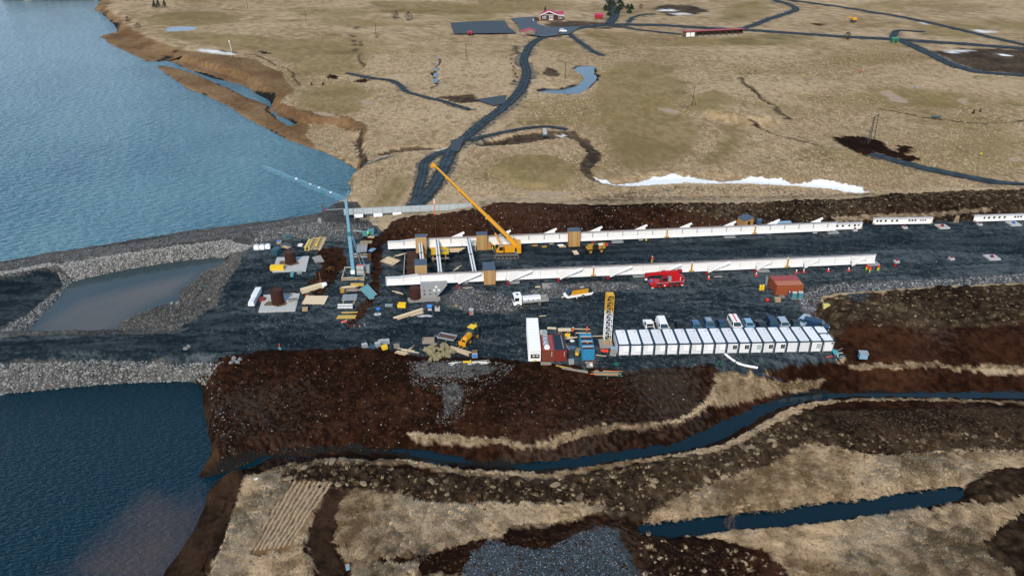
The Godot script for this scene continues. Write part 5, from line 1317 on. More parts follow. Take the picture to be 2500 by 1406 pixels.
# ---- cars
func car(called: String, label: String, at: Vector3, yaw: float, kind: String, paint_m: String, group := "cars parked behind the site cabins") -> Node3D:
	var t := thing(called, label, "van" if kind == "van" else "pickup" if kind == "pickup" else "car", at, yaw, group)
	# side outlines, nose towards +x
	var o := []
	var belt := 0.95
	var w := 0.9
	match kind:
		"van":
			o = [Vector2(-2.6, 0.35), Vector2(-2.65, 1.1), Vector2(-2.5, 2.0), Vector2(1.0, 2.02), Vector2(1.8, 1.25), Vector2(2.55, 1.05), Vector2(2.65, 0.5), Vector2(2.55, 0.3)]
			belt = 1.3
			w = 0.98
		"suv":
			o = [Vector2(-2.25, 0.4), Vector2(-2.3, 1.0), Vector2(-2.0, 1.72), Vector2(0.45, 1.74), Vector2(1.05, 1.1), Vector2(2.15, 0.95), Vector2(2.3, 0.55), Vector2(2.2, 0.35)]
			belt = 1.12
			w = 0.94
		"pickup":
			o = [Vector2(-2.6, 0.45), Vector2(-2.62, 1.05), Vector2(-0.75, 1.08), Vector2(-0.6, 1.75), Vector2(0.55, 1.76), Vector2(1.15, 1.12), Vector2(2.45, 1.0), Vector2(2.6, 0.55), Vector2(2.5, 0.4)]
			belt = 1.13
			w = 0.94
		_:
			o = [Vector2(-2.1, 0.3), Vector2(-2.15, 0.85), Vector2(-1.6, 1.4), Vector2(-0.3, 1.47), Vector2(0.3, 1.43), Vector2(1.05, 0.92), Vector2(2.0, 0.75), Vector2(2.1, 0.45), Vector2(2.0, 0.25)]
			belt = 0.93
			w = 0.87
	put(t, "body", MB.new().prism(o, -w, w, Transform3D(), 0.8, belt).mesh(), paint_m)
	# glass on the slopes and sides
	var top := []
	for k in o.size():
		if o[k].y > belt:
			top.append(k)
	var f: int = top[top.size() - 1]
	var ra: int = top[0]
	var A: Vector2 = o[f]
	var B: Vector2 = o[f + 1]
	var wt := w * 0.8
	var gm := "glass_blue"
	var nrm := Vector3(-(B - A).y, (B - A).x, 0).normalized() * 0.02
	var m := MB.new()
	var a1 := A.lerp(B, 0.08)
	var b1 := A.lerp(B, 0.92)
	m.quad(Vector3(a1.x, a1.y, -wt * 0.9) + nrm, Vector3(a1.x, a1.y, wt * 0.9) + nrm, Vector3(b1.x, b1.y, w * 0.88) + nrm, Vector3(b1.x, b1.y, -w * 0.88) + nrm, nrm)
	put(t, "windscreen", m.mesh(), gm)
	var C: Vector2 = o[ra]
	var Dq: Vector2 = o[ra - 1]
	nrm = Vector3(-0.02, 0.012, 0)
	m = MB.new()
	var c1 := C.lerp(Dq, 0.1)
	var d1 := C.lerp(Dq, 0.75 if kind != "pickup" else 0.9)
	m.quad(Vector3(c1.x, c1.y, -wt * 0.9) + nrm, Vector3(c1.x, c1.y, wt * 0.9) + nrm, Vector3(d1.x, d1.y, wt) + nrm, Vector3(d1.x, d1.y, -wt) + nrm, nrm)
	put(t, "rear_window", m.mesh(), "glass")
	for s in [-1, 1]:
		var yb := belt + 0.03
		var yt: float = C.y - 0.14
		var tt := (yt - belt) / (C.y - belt)
		var zb: float = s * (w * 0.985 + 0.005)
		var zt: float = s * (lerpf(w, wt, tt) + 0.012)
		var x0: float = C.x + 0.12
		var x1: float = A.x + (B.x - A.x) * (1.0 - (yt - B.y) / (A.y - B.y)) - 0.1
		var x2: float = B.x - 0.12
		m = MB.new()
		if kind == "van":
			x0 = 0.45
		m.quad(Vector3(x0, yt, zt), Vector3(x1, yt, zt), Vector3(x2, yb, zb), Vector3(x0 - 0.15, yb, zb), Vector3(0, 0, s))
		put(t, "side_window", m.mesh(), "glass")
		bx(t, "mirror", paint_m, Vector3(x2 - 0.1, belt + 0.08, s * (w + 0.1)), Vector3(0.12, 0.14, 0.2))
		for x in [o[o.size() - 1].x - 0.72, o[0].x + 0.75]:
			wheel(t, Vector3(x, 0.33, s * (w - 0.1)), 0.33, 0.22, "silver")
		bx(t, "headlight", "shutter", Vector3(o[o.size() - 2].x - 0.02, o[o.size() - 2].y + 0.14, s * (w - 0.25)), Vector3(0.1, 0.14, 0.36))
		bx(t, "tail_light", "red_bright", Vector3(o[0].x - 0.03, 0.85, s * (w - 0.12)), Vector3(0.08, 0.3, 0.18))
	return t

func parked_cars():
	var o := p3(21.21,0,-133.36)
	var yaw := 0.035
	var ex := Vector3(cos(yaw), 0, -sin(yaw))
	var ez := Vector3(-sin(yaw), 0, -cos(yaw))
	var f := -PI / 2 + yaw    # nose towards the cabins
	var r := PI / 2 + yaw
	var rows := [
		[8.3, 10.2, r, "pickup", "white", "pickup_truck", "white double-cab pickup with open bed, nearest the lattice mast"],
		[11.1, 10.0, f, "van", "white", "panel_van", "plain white panel van beside the white pickup"],
		[14.8, 10.0, r, "pickup", "car_black", "pickup_truck", "black pickup with grey ribbed bed cover behind the cabins"],
		[18.3, 9.9, f, "hatch", "car_blue", "parked_car", "blue hatchback between black pickup and the car with roof rack"],
		[21.1, 10.1, f, "suv", "car_blue", "parked_car", "blue estate car with a roof rack behind the cabins"],
		[23.9, 10.0, f, "hatch", "car_navy", "parked_car", "small navy hatchback beside the van with red stripe"],
		[26.7, 10.2, f, "van", "white", "panel_van", "white minibus with a red stripe along its roof"],
		[29.7, 10.2, f, "hatch", "car_ltblue", "parked_car", "pale blue saloon next to the red-striped minibus"],
		[32.2, 9.9, r, "hatch", "car_black", "parked_car", "black hatchback parked tail-first with red rear lights"],
		[34.8, 10.3, f, "suv", "car_navy", "parked_car", "navy tall car with dark roof beside the black hatchback"],
		[37.0, 9.7, f, "suv", "silver", "parked_car", "silver-blue long estate car behind the cabins"],
		[39.6, 9.4, f - 0.2, "hatch", "car_black", "parked_car", "dark saloon with a white bonnet edge near row end"],
		[41.6, 10.8, f - 0.75, "suv", "silver", "parked_car", "grey off-road car half hidden behind the navy minivan"],
		[43.9, 9.4, f + 1.05, "van", "car_navy", "panel_van", "long navy minivan parked aslant at the row end"]]
	for q in rows:
		var t := car(q[5], q[6], o + ex * q[0] + ez * q[1], q[2], q[3], q[4])
		if q[6].begins_with("white minibus"):
			bx(t, "roof_stripe", "red_bright", Vector3(-0.75, 2.025, 0), Vector3(3.4, 0.02, 0.3))
			bx(t, "bonnet_stripe", "red_bright", Vector3(2.15, 1.17, 0), Vector3(0.7, 0.02, 0.3), Vector3(0, 0, -0.26))
			for s in [-1, 1]:
				for k in 3:
					bx(t, "side_window", "glass", Vector3(-1.9 + k * 0.85, 1.62, s * 0.885), Vector3(0.7, 0.4, 0.1), Vector3(s * -0.27, 0, 0))
		elif q[6].begins_with("black pickup"):
			var cv := bx(t, "bed_cover", "dark_steel", Vector3(-1.7, 1.11, 0), Vector3(1.75, 0.05, 1.65))
			for k in 4:
				bx(cv, "rib", "black", Vector3(-0.4 + 0.25 * k, 0.04, 0), Vector3(0.08, 0.03, 0.5))
		elif q[6].begins_with("white double"):
			bx(t, "bed_floor", "black", Vector3(-1.7, 1.09, 0), Vector3(1.6, 0.04, 1.5))
			bx(t, "rear_bar", "black", Vector3(-0.75, 1.4, 0), Vector3(0.06, 0.5, 1.4))
		elif q[6].begins_with("blue estate"):
			for k in 2:
				bx(t, "roof_bar", "galv", Vector3(-1.2 + k * 1.0, 1.82, 0), Vector3(0.08, 0.06, 1.4))
			bx(t, "roof_rack", "galv", Vector3(-0.7, 1.87, 0), Vector3(1.6, 0.04, 1.1))

# ---- freight containers
func container(called: String, label: String, at: Vector3, yaw: float, L: float, H: float, wall: String, roof: String, group: String, roof_open := false) -> Node3D:
	# at: middle of the base; long axis along z
	var t := thing(called, label, "container", at, yaw, group)
	var w := 2.44
	for s in [-1, 1]:
		var m := MB.new()
		var n := int(L / 0.28)
		for k in n:
			m.box(Vector3(s * (w / 2 - (0.03 if k % 2 else 0.06)), H / 2, -L / 2 + (k + 0.5) * L / n), Vector3(0.06, H - 0.3, L / n))
		put(t, "side_wall", m.mesh(), wall)
		m = MB.new()
		for k in 9:
			m.box(Vector3(-w / 2 + 0.1 + (k + 0.5) * (w - 0.2) / 9.0, H / 2, s * (L / 2 - (0.03 if k % 2 else 0.07))), Vector3((w - 0.2) / 9.0, H - 0.3, 0.06))
		put(t, "end_wall", m.mesh(), wall)
		for e in [-1, 1]:
			bx(t, "corner_post", wall, Vector3(s * (w / 2 - 0.07), H / 2, e * (L / 2 - 0.07)), Vector3(0.15, H, 0.15))
		bx(t, "top_rail", wall, Vector3(s * (w / 2 - 0.05), H - 0.06, 0), Vector3(0.11, 0.13, L - 0.3))
		bx(t, "bottom_rail", wall, Vector3(s * (w / 2 - 0.05), 0.08, 0), Vector3(0.11, 0.16, L - 0.3))
		bx(t, "end_rail", wall, Vector3(0, H - 0.06, s * (L / 2 - 0.05)), Vector3(w - 0.3, 0.12, 0.11))
		bx(t, "end_rail", wall, Vector3(0, 0.08, s * (L / 2 - 0.05)), Vector3(w - 0.3, 0.16, 0.11))
	bx(t, "floor", "timber_grey", Vector3(0, 0.1, 0), Vector3(w - 0.2, 0.1, L - 0.2))
	if not roof_open:
		var rf := put(t, "roof", MB.new().box(Vector3(0, H - 0.05, 0), Vector3(w - 0.2, 0.06, L - 0.2)).mesh(), roof)
		var n2 := int(L / 0.6)
		for k in n2:
			bx(rf, "roof_rib", roof, Vector3(0, H - 0.005, -L / 2 + 0.4 + k * (L - 0.8) / (n2 - 1)), Vector3(w - 0.35, 0.035, 0.22))
	return t

func containers():
	var o := p3(3.25,0,-131.41)
	var y0 := 0.0193
	var e := Vector3(cos(y0), 0, -sin(y0))
	var back := Vector3(-sin(y0), 0, -cos(y0))
	var reef := container("refrigerated_container", "tall white forty-foot container with a cooling unit in its end", o + e * 1.22 + back * 6.1, y0, 12.19, 2.88, "white", "white", "freight containers in the yard")
	var cu := bx(reef, "cooling_unit", "black", Vector3(0.1, 1.15, 6.1), Vector3(1.75, 0.85, 0.1))
	bx(cu, "fan_guard", "white", Vector3(-0.3, 0.1, 0.06), Vector3(0.4, 0.25, 0.03))
	bx(cu, "fan_guard", "white", Vector3(0.4, 0.12, 0.06), Vector3(0.5, 0.2, 0.03))
	bx(reef, "cooling_hatch", "cabin_roof", Vector3(0.1, 2.1, 6.12), Vector3(1.9, 0.8, 0.04))
	bx(reef, "warning_plate", "box_yellow", Vector3(0.05, 0.3, 6.14), Vector3(0.7, 0.26, 0.04))
	var p1 := p3(7.07,0,-131.26) + Vector3(0, 0, -3.1)
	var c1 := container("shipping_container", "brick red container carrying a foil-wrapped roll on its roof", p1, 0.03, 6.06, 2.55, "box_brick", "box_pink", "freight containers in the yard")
	bx(c1, "lettering_strip", "white", Vector3(0.72, 1.75, 3.045), Vector3(0.06, 1.1, 0.02))
	var p2 := p3(9.53,0,-131.33) + Vector3(0, 0, -3.1)
	var c2 := container("shipping_container", "dark red container with a navy roof and one plank on it", p2, 0.03, 6.06, 2.55, "box_red", "navy_roof", "freight containers in the yard")
	bx(c2, "lettering_strip", "white", Vector3(0.75, 1.7, 3.045), Vector3(0.05, 1.1, 0.02))
	var pl := thing("plank", "single grey plank lying on the navy container roof", "plank", p2 + Vector3(0.55, 2.56, -0.2), 0.03)
	bx(pl, "board", "timber_grey", Vector3(0, 0.04, 0), Vector3(0.2, 0.06, 5.0), Vector3(0, 0.03, 0))
	var roll := thing("insulation_roll", "long grey foil-wrapped roll on the brick red container", "roll", p1 + Vector3(-0.35, 2.57, -0.6), 0.03)
	put(roll, "wrapping", MB.new().tube(Vector3(0.1, 0.5, 3.0), Vector3(-0.1, 0.5, -2.8), 0.52, 12).mesh(), "galv")
	put(roll, "torn_end", MB.new().tube(Vector3(0.1, 0.5, 3.3), Vector3(0.1, 0.5, 2.9), 0.6, 9, 0.53).mesh(), "sack")
	for k in 4:
		put(roll, "band", MB.new().tube(Vector3(0, 0.5, 2.0 - k * 1.4), Vector3(0, 0.5, 1.94 - k * 1.4), 0.535, 12).mesh(), "white")
	bx(roll, "cushion", "timber_cream", Vector3(-0.2, 0.1, -3.2), Vector3(1.3, 0.2, 1.6))
	# blue container
	var a := p3(13.96,2.6,-131.58)
	var b := p3(13.77,2.6,-137.8)
	var yb := atan2(-(a.x - b.x), -(a.z - b.z)) + PI
	var c3 := container("shipping_container", "bright blue open-topped container with rusty load inside", Vector3((a.x + b.x) / 2 + 1.2, 0, (a.z + b.z) / 2), yb, 6.06, 2.6, "box_blue", "box_blue", "freight containers in the yard", true)
	for k in 6:
		bx(c3, "roof_sheet", "rust" if k % 2 else "box_blue", Vector3(0, 2.52 - 0.05 * (k % 3), -2.5 + k * 1.0), Vector3(2.1, 0.05, 0.95 if k % 2 else 0.8))
	for k in 3:
		bx(c3, "roof_bow", "white", Vector3(0, 2.58, -1.9 + k * 1.9), Vector3(2.2, 0.05, 0.12))
	bx(c3, "loose_lath", "timber", Vector3(-0.1, 2.62, 0.2), Vector3(0.08, 0.05, 1.6), Vector3(0, 0.3, 0))
	# the two orange-red containers by the bank, doors open to the west
	var q := p3(60.5,0,-159.09)
	var q2 := p3(67.03,0,-159.49)
	var yw := yaw_of(q, q2)
	var mid := (q + q2) * 0.5
	var bk := Vector3(-sin(yw), 0, -cos(yw))
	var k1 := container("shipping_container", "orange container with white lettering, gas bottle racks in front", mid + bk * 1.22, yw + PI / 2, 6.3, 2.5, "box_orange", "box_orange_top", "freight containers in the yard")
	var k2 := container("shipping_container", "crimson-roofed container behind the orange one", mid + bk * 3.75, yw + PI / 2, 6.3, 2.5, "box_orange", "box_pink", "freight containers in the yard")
	for k in 2:
		var kk: Node3D = [k1, k2][k]
		# local: long axis z, near side +x, door end -z
		bx(kk, "door", "box_pink" if k == 0 else "shutter_grey", Vector3(1.3, 1.25, -2.55) if k == 0 else Vector3(1.0, 1.25, -3.75), Vector3(0.06, 2.3, 1.15) if k == 0 else Vector3(1.15, 2.3, 0.06))
	for k in 9:
		bx(k1, "lettering_mark", "white", Vector3(1.235, 2.15 - k * 0.19, -1.55 + 0.12 * (k % 2)), Vector3(0.02, 0.12, 0.22 + 0.1 * (k % 3)))
	bx(k1, "patch_panel", "box_orange_top", Vector3(1.235, 1.0, 0.3), Vector3(0.02, 0.75, 1.6))

# ---- cranes
func crawler_crane():
	var c := p3(-1.46,0,-180.64)
	var pivot := p3(1.03,2.8,-180.76)
	var tip := Vector3(-19.17, 22.9, -183.9)
	var t := thing("crawler_crane", "yellow telescopic crawler crane with its boom raised over the girders", "crane", c, 0.05)
	var inv := t.transform.affine_inverse()
	for s in [-1, 1]:
		var z: float = s * 1.95
		var o := []
		for k in 9:
			var a := PI / 2 + PI * k / 8
			o.append(Vector2(-2.65 + cos(a) * 0.55, 0.55 + sin(a) * 0.55))
		for k in 9:
			var a := -PI / 2 + PI * k / 8
			o.append(Vector2(2.65 + cos(a) * 0.55, 0.55 + sin(a) * 0.55))
		var tr := put(t, "track", MB.new().prism(o, z - 0.38, z + 0.38).mesh(), "track_steel")
		put(tr, "track_frame", MB.new().box(Vector3(0, 0.55, z), Vector3(5.4, 0.62, 0.8)).mesh(), "dark_steel")
		for k in 28:
			bx(tr, "shoe", "steel", Vector3(-2.7 + k * 0.2, 1.11, z), Vector3(0.11, 0.035, 0.78))
		for k in 5:
			put(tr, "roller", MB.new().tube(Vector3(-2 + k, 0.35, z - 0.42), Vector3(-2 + k, 0.35, z + 0.42), 0.2, 8).mesh(), "steel")
	bx(t, "undercarriage", "dark_steel", Vector3(0, 0.75, 0), Vector3(3.4, 0.5, 3.2))
	put(t, "slew_ring", MB.new().tube(Vector3(0.3, 0.95, 0), Vector3(0.3, 1.25, 0), 1.0, 16).mesh(), "dark_steel")
	bx(t, "deck", "dark_steel", Vector3(0.6, 1.33, 0), Vector3(5.4, 0.18, 2.7))
	# operator cab on the near side
	var cab := put(t, "cab", MB.new().prism([Vector2(-2.5, 1.4), Vector2(-0.75, 1.4), Vector2(-0.75, 3.1), Vector2(-1.9, 3.1), Vector2(-2.6, 2.2)], 0.45, 1.4).mesh(), "crane_yellow")
	bx(cab, "side_window", "glass", Vector3(-1.35, 2.45, 1.41), Vector3(1.0, 0.95, 0.04))
	bx(cab, "roof_window", "galv", Vector3(-1.35, 3.12, 0.92), Vector3(1.0, 0.04, 0.8))
	put(cab, "front_window", MB.new().box(Vector3(-2.28, 2.65, 0.92), Vector3(0.04, 1.0, 0.8), Basis(Vector3(0, 0, 1), -0.66)).mesh(), "glass")
	var eng := bx(t, "engine_housing", "crane_yellow", Vector3(0.85, 2.1, 1.0), Vector3(2.6, 1.4, 0.85))
	for k in 3:
		bx(eng, "panel_seam", "ochre", Vector3(-0.9 + k * 0.7, 0, 0.44), Vector3(0.03, 1.1, 0.02))
	bx(t, "engine_housing", "crane_yellow", Vector3(0.6, 1.9, -1.0), Vector3(2.8, 1.0, 0.8))
	for k in 2:
		bx(t, "counterweight", "crane_yellow", Vector3(3.15, 1.85 + k * 1.2, 0), Vector3(1.05, 1.15, 3.6 - k * 0.5))
	bx(t, "winch_tower", "ochre", Vector3(2.1, 3.3, -0.9), Vector3(0.9, 1.6, 0.8))
	bx(t, "fuel_tank", "blue_bright", Vector3(2.5, 1.2, 1.2), Vector3(0.6, 0.5, 0.5))
	# boom
	var A: Vector3 = inv * pivot
	var B: Vector3 = inv * tip
	var d := (B - A).normalized()
	var L := A.distance_to(B)
	var up := d.cross(Vector3(0, 0, 1)).normalized()
	if up.y < 0:
		up = -up
	var sec := [[0.0, 0.36, 1.0], [0.33, 0.55, 0.84], [0.52, 0.70, 0.72], [0.67, 0.85, 0.6], [0.82, 1.0, 0.5]]
	for k in 5:
		var s: Array = sec[k]
		put(t, "boom_section", MB.new().beam(A + d * L * s[0] - d * (1.0 if k == 0 else 0.0), A + d * L * s[1], s[2] * 0.85, s[2], up).mesh(), "crane_yellow")
		if k < 4:
			put(t, "boom_collar", MB.new().beam(A + d * (L * s[1] - 0.35), A + d * (L * s[1] + 0.05), s[2] * 0.98, s[2] * 1.14, up).mesh(), "crane_yellow")
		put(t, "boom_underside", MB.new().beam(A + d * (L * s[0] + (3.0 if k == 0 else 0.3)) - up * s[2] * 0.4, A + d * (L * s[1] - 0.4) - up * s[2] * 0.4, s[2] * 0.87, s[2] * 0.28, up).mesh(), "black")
	var head := put(t, "boom_head", MB.new().beam(B - d * 0.6, B + d * 0.5, 0.6, 0.7, up).box(B + Vector3(-0.4, -0.35, 0), Vector3(0.7, 0.5, 0.45)).mesh(), "crane_yellow")
	put(head, "sheave", MB.new().tube(B + Vector3(-0.3, -0.5, -0.2), B + Vector3(-0.3, -0.5, 0.2), 0.35, 12).mesh(), "ochre")
	# luffing ram
	var ram0 := Vector3(-0.9, 1.7, 0)
	var ram1 := A + d * L * 0.31 - up * 0.5
	put(t, "lift_ram", MB.new().tube(ram0, ram0.lerp(ram1, 0.6), 0.24, 10).mesh(), "crane_yellow")
	put(t, "ram_rod", MB.new().tube(ram0.lerp(ram1, 0.55), ram1, 0.15, 10).mesh(), "dark_steel")
	# hoist rope, block and sling
	var hk := B + Vector3(-0.3, -9.6, 0)
	for q in [-0.15, 0.15]:
		put(t, "hoist_rope", MB.new().tube(B + Vector3(-0.3, -0.7, q), hk + Vector3(0, 0.4, q), 0.03, 5).mesh(), "rope")
	var blk := put(t, "hook_block", MB.new().box(hk, Vector3(0.35, 1.0, 0.7)).mesh(), "white")
	for q in [-0.25, 0.25]:
		bx(blk, "warning_stripe", "red_bright", hk + Vector3(0, q, 0), Vector3(0.37, 0.18, 0.72))
	put(t, "sling", MB.new().tube(hk - Vector3(0, 0.5, 0), hk - Vector3(0, 3.6, 0), 0.11, 6).mesh(), "orange")
	put(t, "sling_chain", MB.new().tube(hk - Vector3(0, 3.6, 0), Vector3(hk.x, 3.35, hk.z), 0.035, 5).mesh(), "rope")

func lattice(parent: Node, a: Vector3, b: Vector3, w: float, n: int, m: String, r := 0.05, h := -1.0):
	# square lattice from a to b: four chords and zigzag lacing, every bar a part
	if h < 0:
		h = w
	var z := (b - a).normalized()
	var x := (Vector3.UP if absf(z.y) < 0.9 else Vector3.RIGHT).cross(z).normalized() * w / 2
	var y := z.cross(x.normalized()) * h / 2
	var cor := [x + y, x - y, -x - y, -x + y]
	for c in cor:
		put(parent, "chord", MB.new().beam(a + c, b + c, r * 2).mesh(), m)
	for k in n:
		var p := a.lerp(b, float(k) / n)
		var q := a.lerp(b, float(k + 1) / n)
		for f in 4:
			var c0: Vector3 = cor[f]
			var c1: Vector3 = cor[(f + 1) % 4]
			put(parent, "lacing", MB.new().beam(p + c0, q + c1, r * 1.1).mesh(), m)
			put(parent, "cross_bar", MB.new().beam(q + c0, q + c1, r * 1.2).mesh(), m)

func tower_crane():
	# spare mast section standing by the cabins
	var base := p3(19.59,0,-138.2)
	var pad := thing("concrete_pad", "square concrete pad under the upright yellow and white lattice mast", "pad", p3(19.29,0,-137.72), 0.02)
	bx(pad, "slab", "concrete_warm", Vector3(0, 0.2, 0), Vector3(2.7, 0.4, 3.0))
	var t := thing("lattice_mast", "upright lattice mast, white below and yellow at the top, beside the cabins", "mast", base + Vector3(0, 0.4, 0), 0.1)
	for sx in [-0.65, 0.65]:
		for sz in [-0.65, 0.65]:
			bm(t, "foot", "mast_yellow", Vector3(sx, 0, sz), Vector3(sx, 0.7, sz), 0.16)
	bm(t, "foot_brace", "crane_yellow", Vector3(-0.7, 0.05, 0.72), Vector3(0.7, 0.65, 0.72), 0.1)
	lattice(t, Vector3(0, 0.7, 0), Vector3(0, 7.0, 0), 1.35, 5, "white", 0.05)
	lattice(t, Vector3(0, 7.0, 0), Vector3(0, 11.1, 0), 1.4, 3, "mast_yellow", 0.055)
	put(t, "inner_ladder", MB.new().beam(Vector3(0.2, 6.8, 0.3), Vector3(0.2, 11.0, 0.3), 0.4, 0.06).mesh(), "ochre")
	bx(t, "top_frame", "mast_yellow", Vector3(0, 11.1, 0), Vector3(1.5, 0.12, 1.5))
	# self-erecting tower crane
	var b2 := p3(-38.24,0,-169.32)
	var k := thing("tower_crane", "slim blue self-erecting tower crane with its jib reaching over the river", "crane", b2, 0.0)
	var top := 19.4
	put(k, "mast", MB.new().beam(Vector3(0, 0.8, 0), Vector3(0, 11.0, 0), 0.8).mesh(), "crane_blue")
	put(k, "inner_mast", MB.new().beam(Vector3(0, 11.0, 0), Vector3(0, top, 0), 0.6).mesh(), "crane_blue")
	put(k, "mast_collar", MB.new().beam(Vector3(0, 10.6, 0), Vector3(0, 11.5, 0), 1.0).mesh(), "crane_teal")
	for q in 9:
		bx(k, "mast_band", "crane_teal", Vector3(0, 1.5 + q * 1.1, 0.41), Vector3(0.7, 0.05, 0.03))
	var tipg := Vector3(-61.4, 21.4, -186.4) - b2
	var jb := Vector3(0, top, 0)
	var d := (tipg - jb).normalized()
	lattice(k, jb + d * 0.4, jb + d * 15.0, 0.75, 14, "crane_blue", 0.034, 0.8)
	lattice(k, jb + d * 15.0, tipg, 0.6, 12, "crane_blue", 0.028, 0.6)
	for q in [5.0, 9.0, 12.0, 17.0]:
		bx(k, "joint_plate", "white", jb + d * q + Vector3(0, 0.35, 0), Vector3(0.5, 0.3, 0.5))
	put(k, "trolley", MB.new().box(jb + d * 8.0 - Vector3(0, 0.7, 0), Vector3(1.2, 0.5, 1.0)).mesh(), "crane_teal")
	put(k, "hoist_rope", MB.new().tube(jb + d * 8.0 - Vector3(0, 0.9, 0), jb + d * 8.0 - Vector3(0, 4.8, 0), 0.03, 5).mesh(), "rope")
	put(k, "hook", MB.new().box(jb + d * 8.0 - Vector3(0, 5.0, 0), Vector3(0.4, 0.7, 0.4)).mesh(), "red_dark")
	var ap := jb - Vector3(d.x, 0, d.z) * 1.4 + Vector3(0, 2.6, 0)
	for s in [-0.3, 0.3]:
		put(k, "apex_leg", MB.new().beam(jb + Vector3(s, 0.2, s), ap + Vector3(s * 0.4, 0, s * 0.4), 0.16).mesh(), "crane_blue")
	put(k, "tie_rope", MB.new().tube(ap, jb + d * 13.5 + Vector3(0, 0.4, 0), 0.035, 5).mesh(), "rope")
	put(k, "tie_bar", MB.new().tube(ap, ap.lerp(jb + d * 13.5, 0.22), 0.07, 5).mesh(), "dark_steel")
	for s in [[0.8, -0.4], [2.0, 0.2]]:
		put(k, "back_stay", MB.new().tube(Vector3(0.3, 11.2, 0), Vector3(s[0] + 1.2, 2.2, s[1]), 0.06, 5).mesh(), "crane_blue")
	put(k, "long_stay", MB.new().tube(ap, Vector3(2.4, 2.4, 0), 0.03, 5).mesh(), "rope")
	# base with outriggers and ballast
	for a in [0.6, 2.3, 3.9, 5.5]:
		put(k, "outrigger", MB.new().beam(Vector3(1.0, 0.5, 0), Vector3(1.0 + cos(a) * 2.7, 0.25, sin(a) * 2.7), 0.4, 0.35).mesh(), "crane_teal")
		put(k, "foot_plate", MB.new().tube(Vector3(1.0 + cos(a) * 2.7, 0.02, sin(a) * 2.7), Vector3(1.0 + cos(a) * 2.7, 0.2, sin(a) * 2.7), 0.35, 8).mesh(), "steel")
	for q in 4:
		bx(k, "ballast_block", "concrete_pale" if q % 2 else "concrete", Vector3(1.9, 0.9 + q * 0.55, 0.4), Vector3(1.7, 0.52, 1.6))
	bx(k, "ballast_block", "concrete", Vector3(3.2, 1.3, -0.9), Vector3(1.3, 1.8, 1.2))
	bx(k, "control_box", "white", Vector3(0.1, 1.4, 1.1), Vector3(1.0, 0.8, 0.6))
	bx(k, "cap_plate", "red", Vector3(1.9, 2.9, 0.2), Vector3(1.5, 0.1, 0.4))

